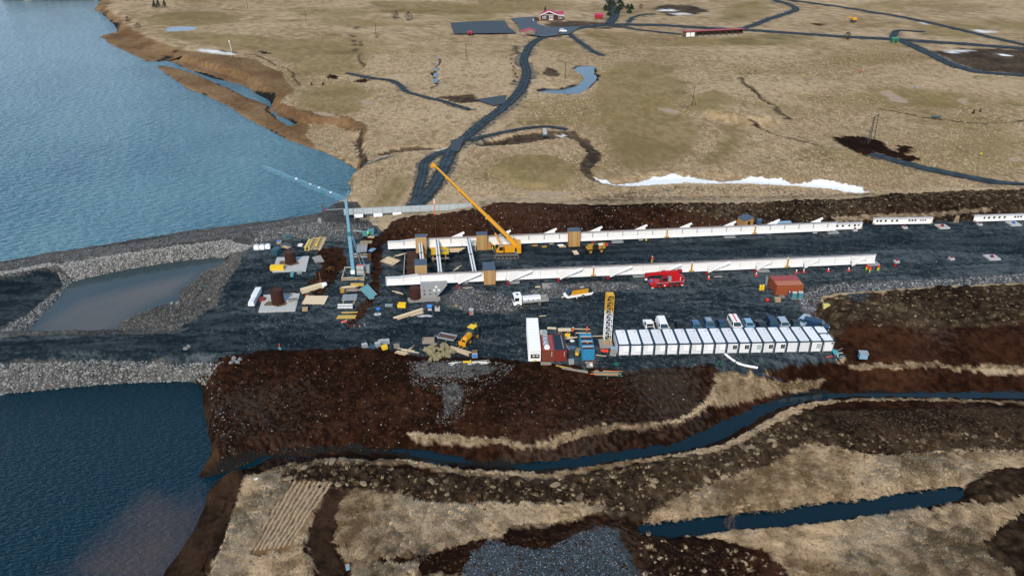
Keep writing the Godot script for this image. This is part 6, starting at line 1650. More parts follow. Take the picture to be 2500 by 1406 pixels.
func red_crane():
	var a := p3(32.43,0,-161.91)
	var b := p3(39.86,0,-163.35)
	var yw := yaw_of(a, b)
	var t := thing("mobile_crane", "red three-axle mobile crane with its boom lowered beside the front girder", "crane", (a + b) / 2 + Vector3(0, 0, -1.3), yw)
	# front points to -x
	put(t, "chassis", MB.new().prism([Vector2(-3.9, 0.55), Vector2(-4.0, 1.0), Vector2(-3.5, 1.55), Vector2(-2.6, 1.6), Vector2(-2.2, 1.4), Vector2(3.6, 1.4), Vector2(3.8, 0.7), Vector2(3.6, 0.5)], -1.25, 1.25).mesh(), "red")
	bx(t, "deck_edge", "shutter_grey", Vector3(0.4, 1.43, 1.2), Vector3(6.4, 0.05, 0.12))
	for x in [-2.0, 0.9, 2.4]:
		for s in [-1, 1]:
			wheel(t, Vector3(x, 0.62, s * 1.12), 0.62, 0.4, "red_dark")
			bx(t, "wheel_arch", "black", Vector3(x, 0.95, s * 1.24), Vector3(1.35, 0.8, 0.06))
	bx(t, "tool_locker", "red", Vector3(-0.55, 0.85, 1.28), Vector3(1.1, 0.75, 0.1))
	bx(t, "locker_badge", "white", Vector3(-0.75, 0.75, 1.34), Vector3(0.35, 0.3, 0.02))
	var cab := put(t, "cab", MB.new().prism([Vector2(-1.7, 1.5), Vector2(0.0, 1.5), Vector2(0.0, 2.75), Vector2(-1.2, 2.75), Vector2(-1.7, 2.2)], 0.2, 1.15).mesh(), "red_dark")
	bx(cab, "side_window", "glass", Vector3(-0.7, 2.2, 1.16), Vector3(1.2, 0.7, 0.03))
	put(cab, "front_window", MB.new().box(Vector3(-1.5, 2.48, 0.68), Vector3(0.03, 0.7, 0.85), Basis(Vector3(0, 0, 1), -0.73)).mesh(), "glass_blue")
	bx(t, "access_hatch", "galv", Vector3(0.45, 2.3, 0.95), Vector3(0.75, 1.0, 0.5))
	bx(t, "hatch_mark", "box_yellow", Vector3(0.45, 1.76, 1.22), Vector3(0.5, 0.12, 0.03))
	put(t, "superstructure", MB.new().prism([Vector2(-0.3, 1.45), Vector2(3.6, 1.45), Vector2(3.9, 2.0), Vector2(3.0, 2.9), Vector2(1.0, 2.4), Vector2(0.0, 1.9)], -1.1, 0.9).mesh(), "red")
	bx(t, "counterweight", "red_dark", Vector3(3.7, 1.9, 0), Vector3(0.9, 0.7, 2.3))
	for k in 3:
		bx(t, "hazard_stripe", "white", Vector3(3.2, 1.7 + k * 0.3, 0.93), Vector3(0.3, 0.12, 0.03), Vector3(0, 0, 0.7))
	var d := Vector3(-1, 0.0, 0)
	put(t, "boom_base", MB.new().beam(Vector3(3.2, 3.2, -0.35), Vector3(-1.2, 3.25, -0.35), 0.7, 0.8).mesh(), "red")
	put(t, "boom_mid", MB.new().beam(Vector3(-1.0, 3.25, -0.35), Vector3(-4.6, 3.25, -0.35), 0.55, 0.62).mesh(), "red")
	put(t, "boom_collar", MB.new().beam(Vector3(-0.9, 3.25, -0.35), Vector3(-0.2, 3.25, -0.35), 0.85, 0.98).mesh(), "red")
	bx(t, "boom_stripe", "red_dark", Vector3(-2.9, 3.58, -0.35), Vector3(3.2, 0.03, 0.14))
	bx(t, "winch", "red_dark", Vector3(3.3, 3.55, -0.2), Vector3(0.9, 0.5, 0.9))
	var hd := bx(t, "boom_head", "red_dark", Vector3(-4.8, 2.95, -0.35), Vector3(0.7, 1.2, 0.6))
	bx(hd, "hook_block", "white", Vector3(-0.1, -0.9, 0.1), Vector3(0.5, 0.4, 0.4))
	bx(t, "lift_ram", "dark_steel", Vector3(-1.4, 2.65, -0.35), Vector3(2.6, 0.3, 0.3))
	for x in [-3.7, 3.6]:
		bx(t, "outrigger_pad", "white", Vector3(x, 0.42, 1.2), Vector3(0.5, 0.18, 0.4))
		bx(t, "outrigger_beam", "red", Vector3(x, 0.85, 1.1), Vector3(0.5, 0.7, 0.5))
	bx(t, "mirror", "galv", Vector3(3.95, 1.4, 0.9), Vector3(0.2, 0.9, 0.5))
	bx(t, "blue_drum", "blue_bright", Vector3(-3.8, 1.7, 0.0), Vector3(0.5, 0.4, 0.5))

func flatbed_truck():
	var a := p3(0.46,0,-153.1)
	var b := p3(7.81,0,-154.42)
	var yw := yaw_of(a, b)
	var t := thing("flatbed_truck", "white flatbed truck with grey drop sides parked near the rubble", "truck", (a + b) / 2 + Vector3(0, 0, -1.1), yw)
	var cab := put(t, "cab", MB.new().prism([Vector2(-4.0, 0.6), Vector2(-4.05, 1.3), Vector2(-3.85, 2.75), Vector2(-2.2, 2.85), Vector2(-2.15, 0.6)], -1.1, 1.1).mesh(), "white")
	bx(cab, "windscreen", "glass", Vector3(-3.97, 2.0, 0), Vector3(0.06, 0.95, 1.9), Vector3(0, 0, -0.14))
	for s in [-1, 1]:
		bx(cab, "side_window", "glass", Vector3(-3.25, 2.05, s * 1.1), Vector3(0.95, 0.8, 0.04))
		bx(cab, "mirror", "black", Vector3(-3.9, 1.9, s * 1.3), Vector3(0.1, 0.5, 0.2))
		bx(t, "bumper_corner", "black", Vector3(-3.9, 0.62, s * 0.8), Vector3(0.4, 0.35, 0.55))
	bx(cab, "roof_hatch", "black", Vector3(-3.0, 2.83, 0), Vector3(0.55, 0.05, 0.6))
	bx(t, "chassis", "black", Vector3(0.2, 0.75, 0), Vector3(7.6, 0.25, 0.9))
	for x in [-3.0, 1.9]:
		for s in [-1, 1]:
			wheel(t, Vector3(x, 0.48, s * 0.95), 0.48, 0.32, "steel")
	bx(t, "load_deck", "timber_grey", Vector3(0.95, 1.05, 0), Vector3(5.9, 0.12, 2.3))
	for s in [-1, 1]:
		for k in 2:
			bx(t, "drop_side", "galv", Vector3(-0.5 + k * 2.93, 1.3, s * 1.17), Vector3(2.9, 0.42, 0.05))
	bx(t, "tail_gate", "galv", Vector3(3.92, 1.35, 0), Vector3(0.06, 0.9, 2.3))
	bx(t, "head_board", "galv", Vector3(-2.0, 1.5, 0), Vector3(0.06, 0.9, 2.3))
	var l := thing("wrapped_tank", "long white wrapped tank lying on the flatbed truck", "tank", t.position + Vector3(0, 1.12, 0), yw)
	put(l, "shell", MB.new().prism([Vector2(-0.7, 0), Vector2(0.7, 0), Vector2(0.75, 0.6), Vector2(0.6, 0.9), Vector2(-0.6, 0.9), Vector2(-0.75, 0.6)], -2.2, 1.9, Transform3D(Basis(Vector3(0, 0, -1), Vector3.UP, Vector3(1, 0, 0)), Vector3(0.35, 0, 0))).mesh(), "sack")
	for k in 3:
		bx(l, "strap_mark", "navy", Vector3(-0.6 + k * 1.1, 0.35, 0.74), Vector3(0.25, 0.22, 0.06))
	put(l, "end_cap", MB.new().tube(Vector3(-2.3, 0.55, 0), Vector3(-1.9, 0.6, 0), 0.45, 10, 0.6).mesh(), "white")

func compressor():
	var a := p3(12.37,0,-156.73)
	var b := p3(17.82,0,-158.49)
	var yw := yaw_of(a, b)
	var t := thing("compressor_trailer", "yellow and white compressor trailer behind the white truck", "trailer", (a + b) / 2 + Vector3(0, 0, -0.9), yw)
	put(t, "chassis", MB.new().prism([Vector2(-3.3, 0.75), Vector2(-2.9, 0.45), Vector2(3.0, 0.45), Vector2(3.5, 0.95), Vector2(3.1, 1.0), Vector2(-3.0, 1.0)], -0.95, 0.95).mesh(), "white")
	put(t, "housing", MB.new().prism([Vector2(-2.2, 1.0), Vector2(2.2, 1.0), Vector2(2.2, 2.1), Vector2(-1.7, 2.1)], -0.85, 0.85).mesh(), "plant_yellow")
	bx(t, "top_cover", "brown_board", Vector3(0.2, 2.15, -0.05), Vector3(3.9, 0.1, 1.5))
	bx(t, "exhaust_panel", "shutter_grey", Vector3(1.0, 2.24, -0.1), Vector3(1.0, 0.08, 0.5))
	put(t, "front_hood", MB.new().prism([Vector2(-2.75, 1.0), Vector2(-2.2, 1.0), Vector2(-1.7, 2.12), Vector2(-2.1, 2.1)], -0.84, 0.84).mesh(), "car_navy")
	bx(t, "rear_hood", "black", Vector3(2.75, 1.35, 0), Vector3(1.0, 0.7, 1.6))
	for s in [-1, 1]:
		wheel(t, Vector3(0.9, 0.42, s * 0.95), 0.42, 0.25, "steel")
		for k in 3:
			bx(t, "side_door_seam", "ochre", Vector3(-0.9 + k * 1.2, 1.55, s * 0.86), Vector3(0.04, 0.9, 0.02))
	bm(t, "tow_bar", "white", Vector3(-3.2, 0.6, 0), Vector3(-4.0, 0.45, 0), 0.15)
	tb(t, "jockey_leg", "white", Vector3(-0.6, 0.0, 0.9), Vector3(-0.6, 0.6, 0.9), 0.08, 6)

func backhoe():
	var a := p3(-10.23,0,-136.93)
	var b := p3(-7.48,0,-141.46)
	var t := thing("backhoe_loader", "yellow backhoe loader parked beside the grey drop-side trailer", "loader", (a + b) / 2, yaw_of(a, b) )
	# nose towards -x (lower left of the photo)
	for s in [-1, 1]:
		wheel(t, Vector3(-1.1, 0.6, s * 0.85), 0.6, 0.4, "crane_yellow")
		wheel(t, Vector3(1.35, 0.72, s * 0.9), 0.72, 0.5, "crane_yellow")
		put(t, "loader_arm", MB.new().beam(Vector3(0.2, 1.35, s * 0.55), Vector3(-1.7, 1.15, s * 0.55), 0.16, 0.3).beam(Vector3(-1.7, 1.15, s * 0.55), Vector3(-2.55, 0.45, s * 0.55), 0.16, 0.3).mesh(), "crane_yellow")
		bx(t, "fender", "black", Vector3(1.3, 1.5, s * 0.9), Vector3(1.3, 0.1, 0.5))
		bm(t, "fork_tine", "ochre", Vector3(-2.6, 0.12, s * 0.4), Vector3(-3.7, 0.1, s * 0.4), 0.14, 0.08)
	bx(t, "chassis", "black", Vector3(0.1, 0.85, 0), Vector3(3.4, 0.45, 0.9))
	put(t, "bonnet", MB.new().prism([Vector2(-1.75, 0.95), Vector2(0.3, 0.95), Vector2(0.3, 1.85), Vector2(-1.5, 1.65)], -0.42, 0.42).mesh(), "crane_yellow")
	bx(t, "bonnet_grille", "ochre", Vector3(-1.0, 1.76, 0), Vector3(0.6, 0.04, 0.6), Vector3(0, 0, 0.11))
	var cab := put(t, "cab", MB.new().prism([Vector2(0.3, 1.0), Vector2(1.9, 1.0), Vector2(1.75, 2.75), Vector2(0.55, 2.75)], -0.72, 0.72).mesh(), "glass_blue")
	bx(cab, "roof", "box_yellow", Vector3(1.2, 2.82, 0), Vector3(1.5, 0.14, 1.55))
	for s in [-1, 1]:
		bm(cab, "door_post", "black", Vector3(1.0, 1.0, s * 0.73), Vector3(1.0, 2.75, s * 0.73), 0.09)
	put(t, "carriage", MB.new().box(Vector3(-2.6, 0.6, 0), Vector3(0.2, 0.9, 1.7)).mesh(), "crane_yellow")
	put(t, "dig_boom", MB.new().beam(Vector3(2.1, 1.0, 0), Vector3(2.5, 2.9, 0), 0.25, 0.35).beam(Vector3(2.5, 2.9, 0), Vector3(2.95, 1.2, 0), 0.22, 0.3).mesh(), "crane_yellow")
	put(t, "bucket", MB.new().prism([Vector2(2.6, 0.3), Vector2(3.2, 0.5), Vector2(3.15, 1.2), Vector2(2.7, 1.1)], -0.4, 0.4).mesh(), "dark_steel")
	tb(t, "lift_ram", "steel", Vector3(-0.3, 1.0, 0.55), Vector3(-1.6, 1.1, 0.55), 0.06, 6)

func telehandler():
	var a := p3(17.93,0,-181.13)
	var b := p3(23.27,0,-182.36)
	var t := thing("telehandler", "ochre telehandler with black cab standing between the two girders", "telehandler", (a + b) / 2 + Vector3(0.6, 0, -0.9), yaw_of(a, b))
	for x in [-1.45, 1.45]:
		for s in [-1, 1]:
			wheel(t, Vector3(x, 0.62, s * 0.95), 0.62, 0.42, "ochre")
	bx(t, "chassis", "black", Vector3(0, 0.95, 0), Vector3(4.4, 0.5, 1.2))
	var cab := put(t, "cab", MB.new().prism([Vector2(-0.75, 0.9), Vector2(0.7, 0.9), Vector2(0.6, 2.45), Vector2(-0.35, 2.45)], 0.1, 1.05).mesh(), "black")
	bx(cab, "roof_window", "glass_blue", Vector3(0.1, 2.47, 0.55), Vector3(0.8, 0.04, 0.8))
	bx(cab, "side_window", "glass", Vector3(0, 1.9, 1.06), Vector3(0.8, 0.8, 0.03))
	bx(t, "engine_cover", "ochre", Vector3(1.55, 1.55, 0.25), Vector3(1.9, 0.75, 1.5))
	bx(t, "stripe", "brown_board", Vector3(1.7, 1.55, 1.01), Vector3(0.2, 0.7, 0.02), Vector3(0, 0, -0.6))
	put(t, "boom", MB.new().beam(Vector3(2.3, 1.9, -0.5), Vector3(-1.8, 1.75, -0.5), 0.4, 0.5).mesh(), "ochre")
	put(t, "boom_nose", MB.new().beam(Vector3(-1.7, 1.75, -0.5), Vector3(-2.6, 0.9, -0.3), 0.35, 0.45).mesh(), "black")
	bx(t, "front_cover", "ochre", Vector3(-1.6, 1.45, 0.2), Vector3(1.5, 0.5, 1.3))
	bx(t, "carriage", "black", Vector3(-2.75, 0.7, 0), Vector3(0.15, 1.0, 1.3))
	for s in [-0.4, 0.4]:
		bm(t, "fork_tine", "black", Vector3(-2.75, 0.16, s), Vector3(-3.9, 0.13, s), 0.14, 0.07)
	bx(t, "white_sheet", "sack", Vector3(1.45, 2.0, -0.1), Vector3(1.3, 0.12, 0.9), Vector3(0.05, 0.2, 0.05))
	var p := thing("plywood_sheet", "pale plywood sheet lying before the telehandler forks", "sheet", p3(16.29,0.02,-182.19), 0.2)
	bx(p, "sheet", "timber_cream", Vector3(0, 0.03, 0), Vector3(1.25, 0.06, 2.4))

# ---- pier footings in the western yard
func pier_bases():
	var rows := [
		[v2([-59.3,-178.8,-51.3,-179.5,-50.3,-171.4,-58.3,-170.8]), p3(-55.07,0.3,-175.96), 1.3, 2.9, "concrete footing slab under the rusty pier cage farther from the road"],
		[v2([-57.0,-158.8,-48.9,-159.5,-48.0,-151.5,-56.0,-150.9]), p3(-52.7,0.3,-155.02), 1.36, 3.6, "concrete footing slab under the rusty pier cage nearer the road"]]
	for k in 2:
		var q: Array = rows[k]
		var pl: PackedVector2Array = q[0]
		var c: Vector3 = q[1]
		var t := thing("footing_slab", q[4], "slab", Vector3(c.x, 0, c.z), 0.0, "pier footings")
		var pts := []
		for p in pl:
			pts.append(Vector2(p.x - c.x, p.y - c.z))
		put(t, "slab", MB.new().prism(pts, -0.30, 0.5, Transform3D(Basis(Vector3(1, 0, 0), Vector3(0, 0, 1), Vector3(0, -1, 0)), Vector3.ZERO)).mesh(), "concrete_pale")
		var sp := []
		for e in 14:
			var a := TAU * e / 14
			var rr := rng.randf_range(1.5, 2.0) + (1.2 if e in [6, 7, 8] else 0.0) + (0.5 if e in [0, 1, 3] else 0.0)
			sp.append(Vector2(cos(a) * rr, sin(a) * rr * 0.8 + 0.3))
		put(t, "rust_stain", MB.new().prism(sp, -0.306, -0.29, Transform3D(Basis(Vector3(1, 0, 0), Vector3(0, 0, 1), Vector3(0, -1, 0)), Vector3.ZERO)).mesh(), "stain")
		var g := thing("rebar_cage", ["rusty round rebar cage standing on the farther footing", "taller rusty round rebar cage standing on the nearer footing"][k], "rebar cage", c, 0.0, "pier rebar cages")
		var R: float = q[2]
		var H: float = q[3]
		put(g, "core", MB.new().tube(Vector3(0, 0, 0), Vector3(0, H - 0.35, 0), R * 0.93, 20).mesh(), "sheet_pile")
		for e in 26:
			var a := TAU * e / 26
			var j := rng.randf_range(-0.2, 0.15)
			tb(g, "vertical_bar", "rust", Vector3(cos(a) * R, 0, sin(a) * R), Vector3(cos(a) * R * 0.97, H + j, sin(a) * R * 0.97), 0.06, 5)
		for e in 5:
			put(g, "hoop", MB.new().tube(Vector3(0, 0.3 + e * 0.62, 0), Vector3(0, 0.36 + e * 0.62, 0), R * 1.02, 20).mesh(), "rust")

# ---- metal barrier along the old road
func barrier():
	var a := p3(-47.47,0,-206.08)
	var b := p3(-10.02,0,-210.68)
	a.y = 0
	b.y = 0
	var t := thing("steel_barrier", "long pale blue steel barrier with posts behind the building yard", "barrier", a, yaw_of(a, b))
	var L := a.distance_to(b)
	var n := 14
	for k in n + 1:
		bx(t, "post", "galv", Vector3(L * k / n, 1.15, 0), Vector3(0.1, 2.3, 0.14))
	for k in n:
		var m := L * (k + 0.5) / n
		for r in 4:
			bx(t, "panel", "barrier", Vector3(m, 0.75 + r * 0.44, 0.04), Vector3(L / n - 0.14, 0.36, 0.05), Vector3(-0.25, 0, 0))
		if k in [1, 3, 5]:
			bx(t, "lower_sheet", "shutter", Vector3(m, 0.15, 0.3), Vector3(L / n - 0.3, 0.9, 0.05), Vector3(-0.5, 0, 0))
	bx(t, "top_rail", "barrier", Vector3(L / 2 - 2.4, 2.35, 0), Vector3(L + 5.0, 0.09, 0.22))
	for k in [1.0, 3.2, 7.6, 11.9]:
		tb(t, "raking_prop", "galv", Vector3(k, 0.4, 0.4), Vector3(k - 0.3, -0.2, 4.5 if k > 5 else 2.2), 0.06, 6)
	for k in [8.0, 11.5]:
		bx(t, "prop_block", "concrete", Vector3(k, -0.1, 4.6), Vector3(0.7, 0.6, 0.7))

# ---- pads, jacks, drums and cones under the girders
func supports():
	var large := [[1252, 686, "beneath the first bracket of the front girder"], [1558, 671, "beneath the front girder behind the red crane boom"], [1860, 658, "beneath the front girder near the orange container"], [2129, 643, "beneath the free end of the front girder beside the workers"], [1506, 588, "beneath the rear girder past the telehandler"], [1779, 576, "beneath the rear girder before the chipboard hut"], [2031, 566, "beneath the free end of the rear girder"], [2302, 554, "with an orange board beyond the lone holed beam"], [2476, 547, "with a blue jack at the picture edge"], [2423, 630, "alone on the track beyond the front girder"]]
	var pos := [p3(0.19,0,-166.3), p3(30.46,0,-169.54), p3(61.15,0,-172.44), p3(89.51,0,-175.88), p3(27.68,0,-189.49), p3(57.97,0,-192.68), p3(86.57,0,-195.41), p3(118.24,0,-198.77), p3(138.93,0,-200.78), p3(121.12,0,-178.95)]
	for k in large.size():
		var t := thing("concrete_pad", "flat square concrete pad " + large[k][2], "pad", on_ground(pos[k], -0.03), AXIS, "flat concrete pads for the girders")
		bx(t, "slab", "concrete_pale" if k > 6 else "concrete", Vector3(0, 0.18, 0), Vector3(3.0, 0.36, 2.8))
		bx(t, "jack_plate", "dark_steel", Vector3(0, 0.4, 0), Vector3(0.8, 0.08, 0.8))
		bx(t, "jack", "blue_bright" if k == 8 else "red_dark", Vector3(0, 0.65, 0), Vector3(0.5, 0.45, 0.5))
		if k == 7 or k == 6:
			bx(t, "loose_board", "orange", Vector3(-1.0, 0.39, 0.3), Vector3(0.9, 0.05, 0.6))
	var small := [[p3(12.96,0,-168.02), "under the front girder at the second bracket"], [p3(24.06,0,-168.89), "under the front girder at the third bracket"], [p3(48.07,0,-171.32), "under the front girder at the fifth bracket"], [p3(72.13,0,-173.8), "under the front girder between two traffic cones"], [p3(84.56,0,-175.18), "under the last bracket of the front girder"], [p3(-11.16,0,-165.45), "under the front girder just east of the abutment"], [p3(10.31,0,-187.92), "under the rear girder left of the telehandler box"], [p3(21.36,0,-188.96), "wrapped in pink sheeting behind the telehandler"], [p3(34.06,0,-190.28), "under the rear girder beside a yellow drum"], [p3(45.16,0,-191.61), "under the middle of the rear girder"], [p3(69.1,0,-194.04), "under the rear girder past the chipboard hut"], [p3(81.73,0,-194.86), "under the rear girder near its free end"], [p3(93.21,0,-196.24), "in front of the beam with five holes"], [p3(107.53,0,-197.92), "in front of the lone holed beam"], [p3(129.22,0,-200.2), "in front of the beam at the picture edge"], [p3(96.03,0,-176.58), "with red jack beyond the workers"], [p3(110.42,0,-178), "bare, halfway along the empty front line"]]
	for q in small:
		var t := thing("concrete_block", "small concrete block " + q[1], "block", on_ground(q[0], -0.03), AXIS, "small concrete blocks for the girders")
		bx(t, "block", "box_pink" if q[1].begins_with("wrapped") else "concrete_pale", Vector3(0, 0.25, 0), Vector3(1.15, 0.5, 1.1))
		bx(t, "jack", "red_dark", Vector3(0, 0.7, 0), Vector3(0.4, 0.42, 0.4))
	# red drums under the brackets
	var dr := [p3(-12.86,0,-163.15), p3(-0.87,0,-164.6), p3(11.09,0,-166.08), p3(22.96,0,-167.37), p3(47.13,0,-169.76), p3(59.22,0,-170.87), p3(94.62,0,-174.26), p3(91.39,0,-198.49)]
	var wh := ["the first bracket", "the second bracket", "the third bracket", "the fourth bracket", "the sixth bracket", "the seventh bracket", "the block beyond the workers", "the beam with five holes"]
	for k in dr.size():
		var t := thing("red_drum", "squat red steel drum below " + wh[k], "drum", on_ground(dr[k], -0.02), 0.0, "red drums along the girders")
		tb(t, "shell", "red_dark", Vector3(0, 0, 0), Vector3(0, 0.75, 0), 0.34, 12)
		for e in [0.25, 0.5]:
			tb(t, "rolling_hoop", "red_dark", Vector3(0, e - 0.02, 0), Vector3(0, e + 0.02, 0), 0.36, 12)
		tb(t, "lid", "rust_light", Vector3(0, 0.75, 0), Vector3(0, 0.78, 0), 0.32, 12)
	# cones
	var cn := [p3(47.09,0,-167.37), p3(58.93,0,-169.1), p3(69.1,0,-170.65), p3(70.96,0,-170.87), p3(77.17,0,-171.54), p3(82.25,0,-171.76)]
	var cw := ["nearest the red crane", "below the seventh bracket", "left of a pair by the orange container", "right of a pair by the orange container", "alone between the two last brackets", "below the last bracket beside a grey block"]
	for k in cn.size():
		var t := thing("traffic_cone", "red and white traffic cone " + cw[k], "cone", on_ground(cn[k], -0.01), 0.0, "traffic cones along the front girder")
		bx(t, "base", "red_bright", Vector3(0, 0.04, 0), Vector3(0.6, 0.08, 0.6))
		tb(t, "body", "red_bright", Vector3(0, 0.08, 0), Vector3(0, 0.5, 0), 0.24, 10, 0.15)
		tb(t, "sleeve", "white", Vector3(0, 0.5, 0), Vector3(0, 0.95, 0), 0.152, 10, 0.06)
	var yd := thing("yellow_drum", "upright yellow drum under the rear girder", "drum", p3(35.5,0,-189.75), 0.0)
	tb(yd, "shell", "box_yellow", Vector3.ZERO, Vector3(0, 0.85, 0), 0.28, 12)
	tb(yd, "cap", "ochre", Vector3(0, 0.85, 0), Vector3(0, 0.95, 0), 0.16, 8)

# ---- helpers for loose things
func boards(called: String, label: String, at: Vector3, yaw: float, n: int, L: float, w: float, m: String, spread := 0.3, layers := 1, cat := "boards") -> Node3D:
	var t := thing(called, label, cat, at, yaw)
	for k in n:
		var ly := k / maxi(1, int(ceil(float(n) / layers)))
		var kk := k % maxi(1, int(ceil(float(n) / layers)))
		bx(t, "board", m if k % 3 else "timber_cream" if m == "timber" else m, Vector3(rng.randf_range(-0.3, 0.3) * spread, 0.05 + ly * 0.11, (kk - n / float(layers) / 2.0) * (w * 1.08)), Vector3(L * rng.randf_range(0.85, 1.0), 0.09, w), Vector3(0, rng.randf_range(-0.06, 0.06) * spread, 0))
	return t

func pallet(label: String, at: Vector3, yaw: float, m := "timber", n := 1, cat := "pallet") -> Node3D:
	var t := thing("pallet", label, cat, at, yaw, "wooden pallets")
	for q in n:
		for k in 6:
			bx(t, "slat", m, Vector3(-0.5 + k * 0.2, 0.17 + q * 0.3, 0), Vector3(0.14, 0.03, 1.2))
		for k in 3:
			bx(t, "bearer", m, Vector3(0, 0.07 + q * 0.3, -0.5 + k * 0.5), Vector3(1.15, 0.14, 0.12))
	return t

func crate(called: String, label: String, at: Vector3, yaw: float, s: Vector3, m: String, open_top := true, group := "", inner := "dark_steel") -> Node3D:
	var t := thing(called, label, "crate", at, yaw, group)
	for e in [-1, 1]:
		bx(t, "side", m, Vector3(e * (s.x / 2 - 0.03), s.y / 2, 0), Vector3(0.06, s.y, s.z))
		bx(t, "end", m, Vector3(0, s.y / 2, e * (s.z / 2 - 0.03)), Vector3(s.x - 0.12, s.y - 0.01, 0.06))
		bx(t, "runner", m, Vector3(e * s.x * 0.35, 0.04, 0), Vector3(0.1, 0.08, s.z * 0.96))
	bx(t, "base", inner, Vector3(0, 0.12, 0), Vector3(s.x - 0.12, 0.08, s.z - 0.12))
	if not open_top:
		bx(t, "lid", m, Vector3(0, s.y + 0.02, 0), Vector3(s.x + 0.04, 0.05, s.z + 0.04))
	return t

func form_panel(label: String, at: Vector3, rot: Vector3, s: Vector2, m := "galv", face := "concrete", group := "steel formwork panels") -> Node3D:
	var t := thing("steel_formwork", label, "formwork panel", at, rot.y, group)
	t.rotation = rot
	bx(t, "face", face, Vector3(0, 0.06, 0), Vector3(s.x, 0.05, s.y))
	for k in 4:
		bx(t, "rib", m, Vector3(-s.x / 2 + 0.08 + k * (s.x - 0.16) / 3, 0.14, 0), Vector3(0.1, 0.12, s.y))
	for k in 5:
		bx(t, "waler", m, Vector3(0, 0.13, -s.y / 2 + 0.06 + k * (s.y - 0.12) / 4), Vector3(s.x - 0.2, 0.1, 0.08))
	return t

func poles(called: String, label: String, a: Vector3, b: Vector3, n: int, r: float, m: Array, spread: float, part := "pole") -> Node3D:
	var t := thing(called, label, "poles", Vector3(a.x, minf(ground_at(a.x, a.z), 5), a.z), 0.0)
	var d := b - a
	d.y = ground_at(b.x, b.z) - ground_at(a.x, a.z)
	var side := Vector3(-d.z, 0, d.x).normalized()
	for k in n:
		var o := side * (k - n / 2.0) * spread
		var e := d.normalized() * rng.randf_range(-0.8, 0.8)
		put(t, part, MB.new().tube(o + e + Vector3(0, r + 0.02 + 0.03 * (k % 2), 0), o * rng.randf_range(0.5, 1.4) + d + e + Vector3(0, r + 0.02, 0), r, 6).mesh(), m[k % m.size()])
	return t

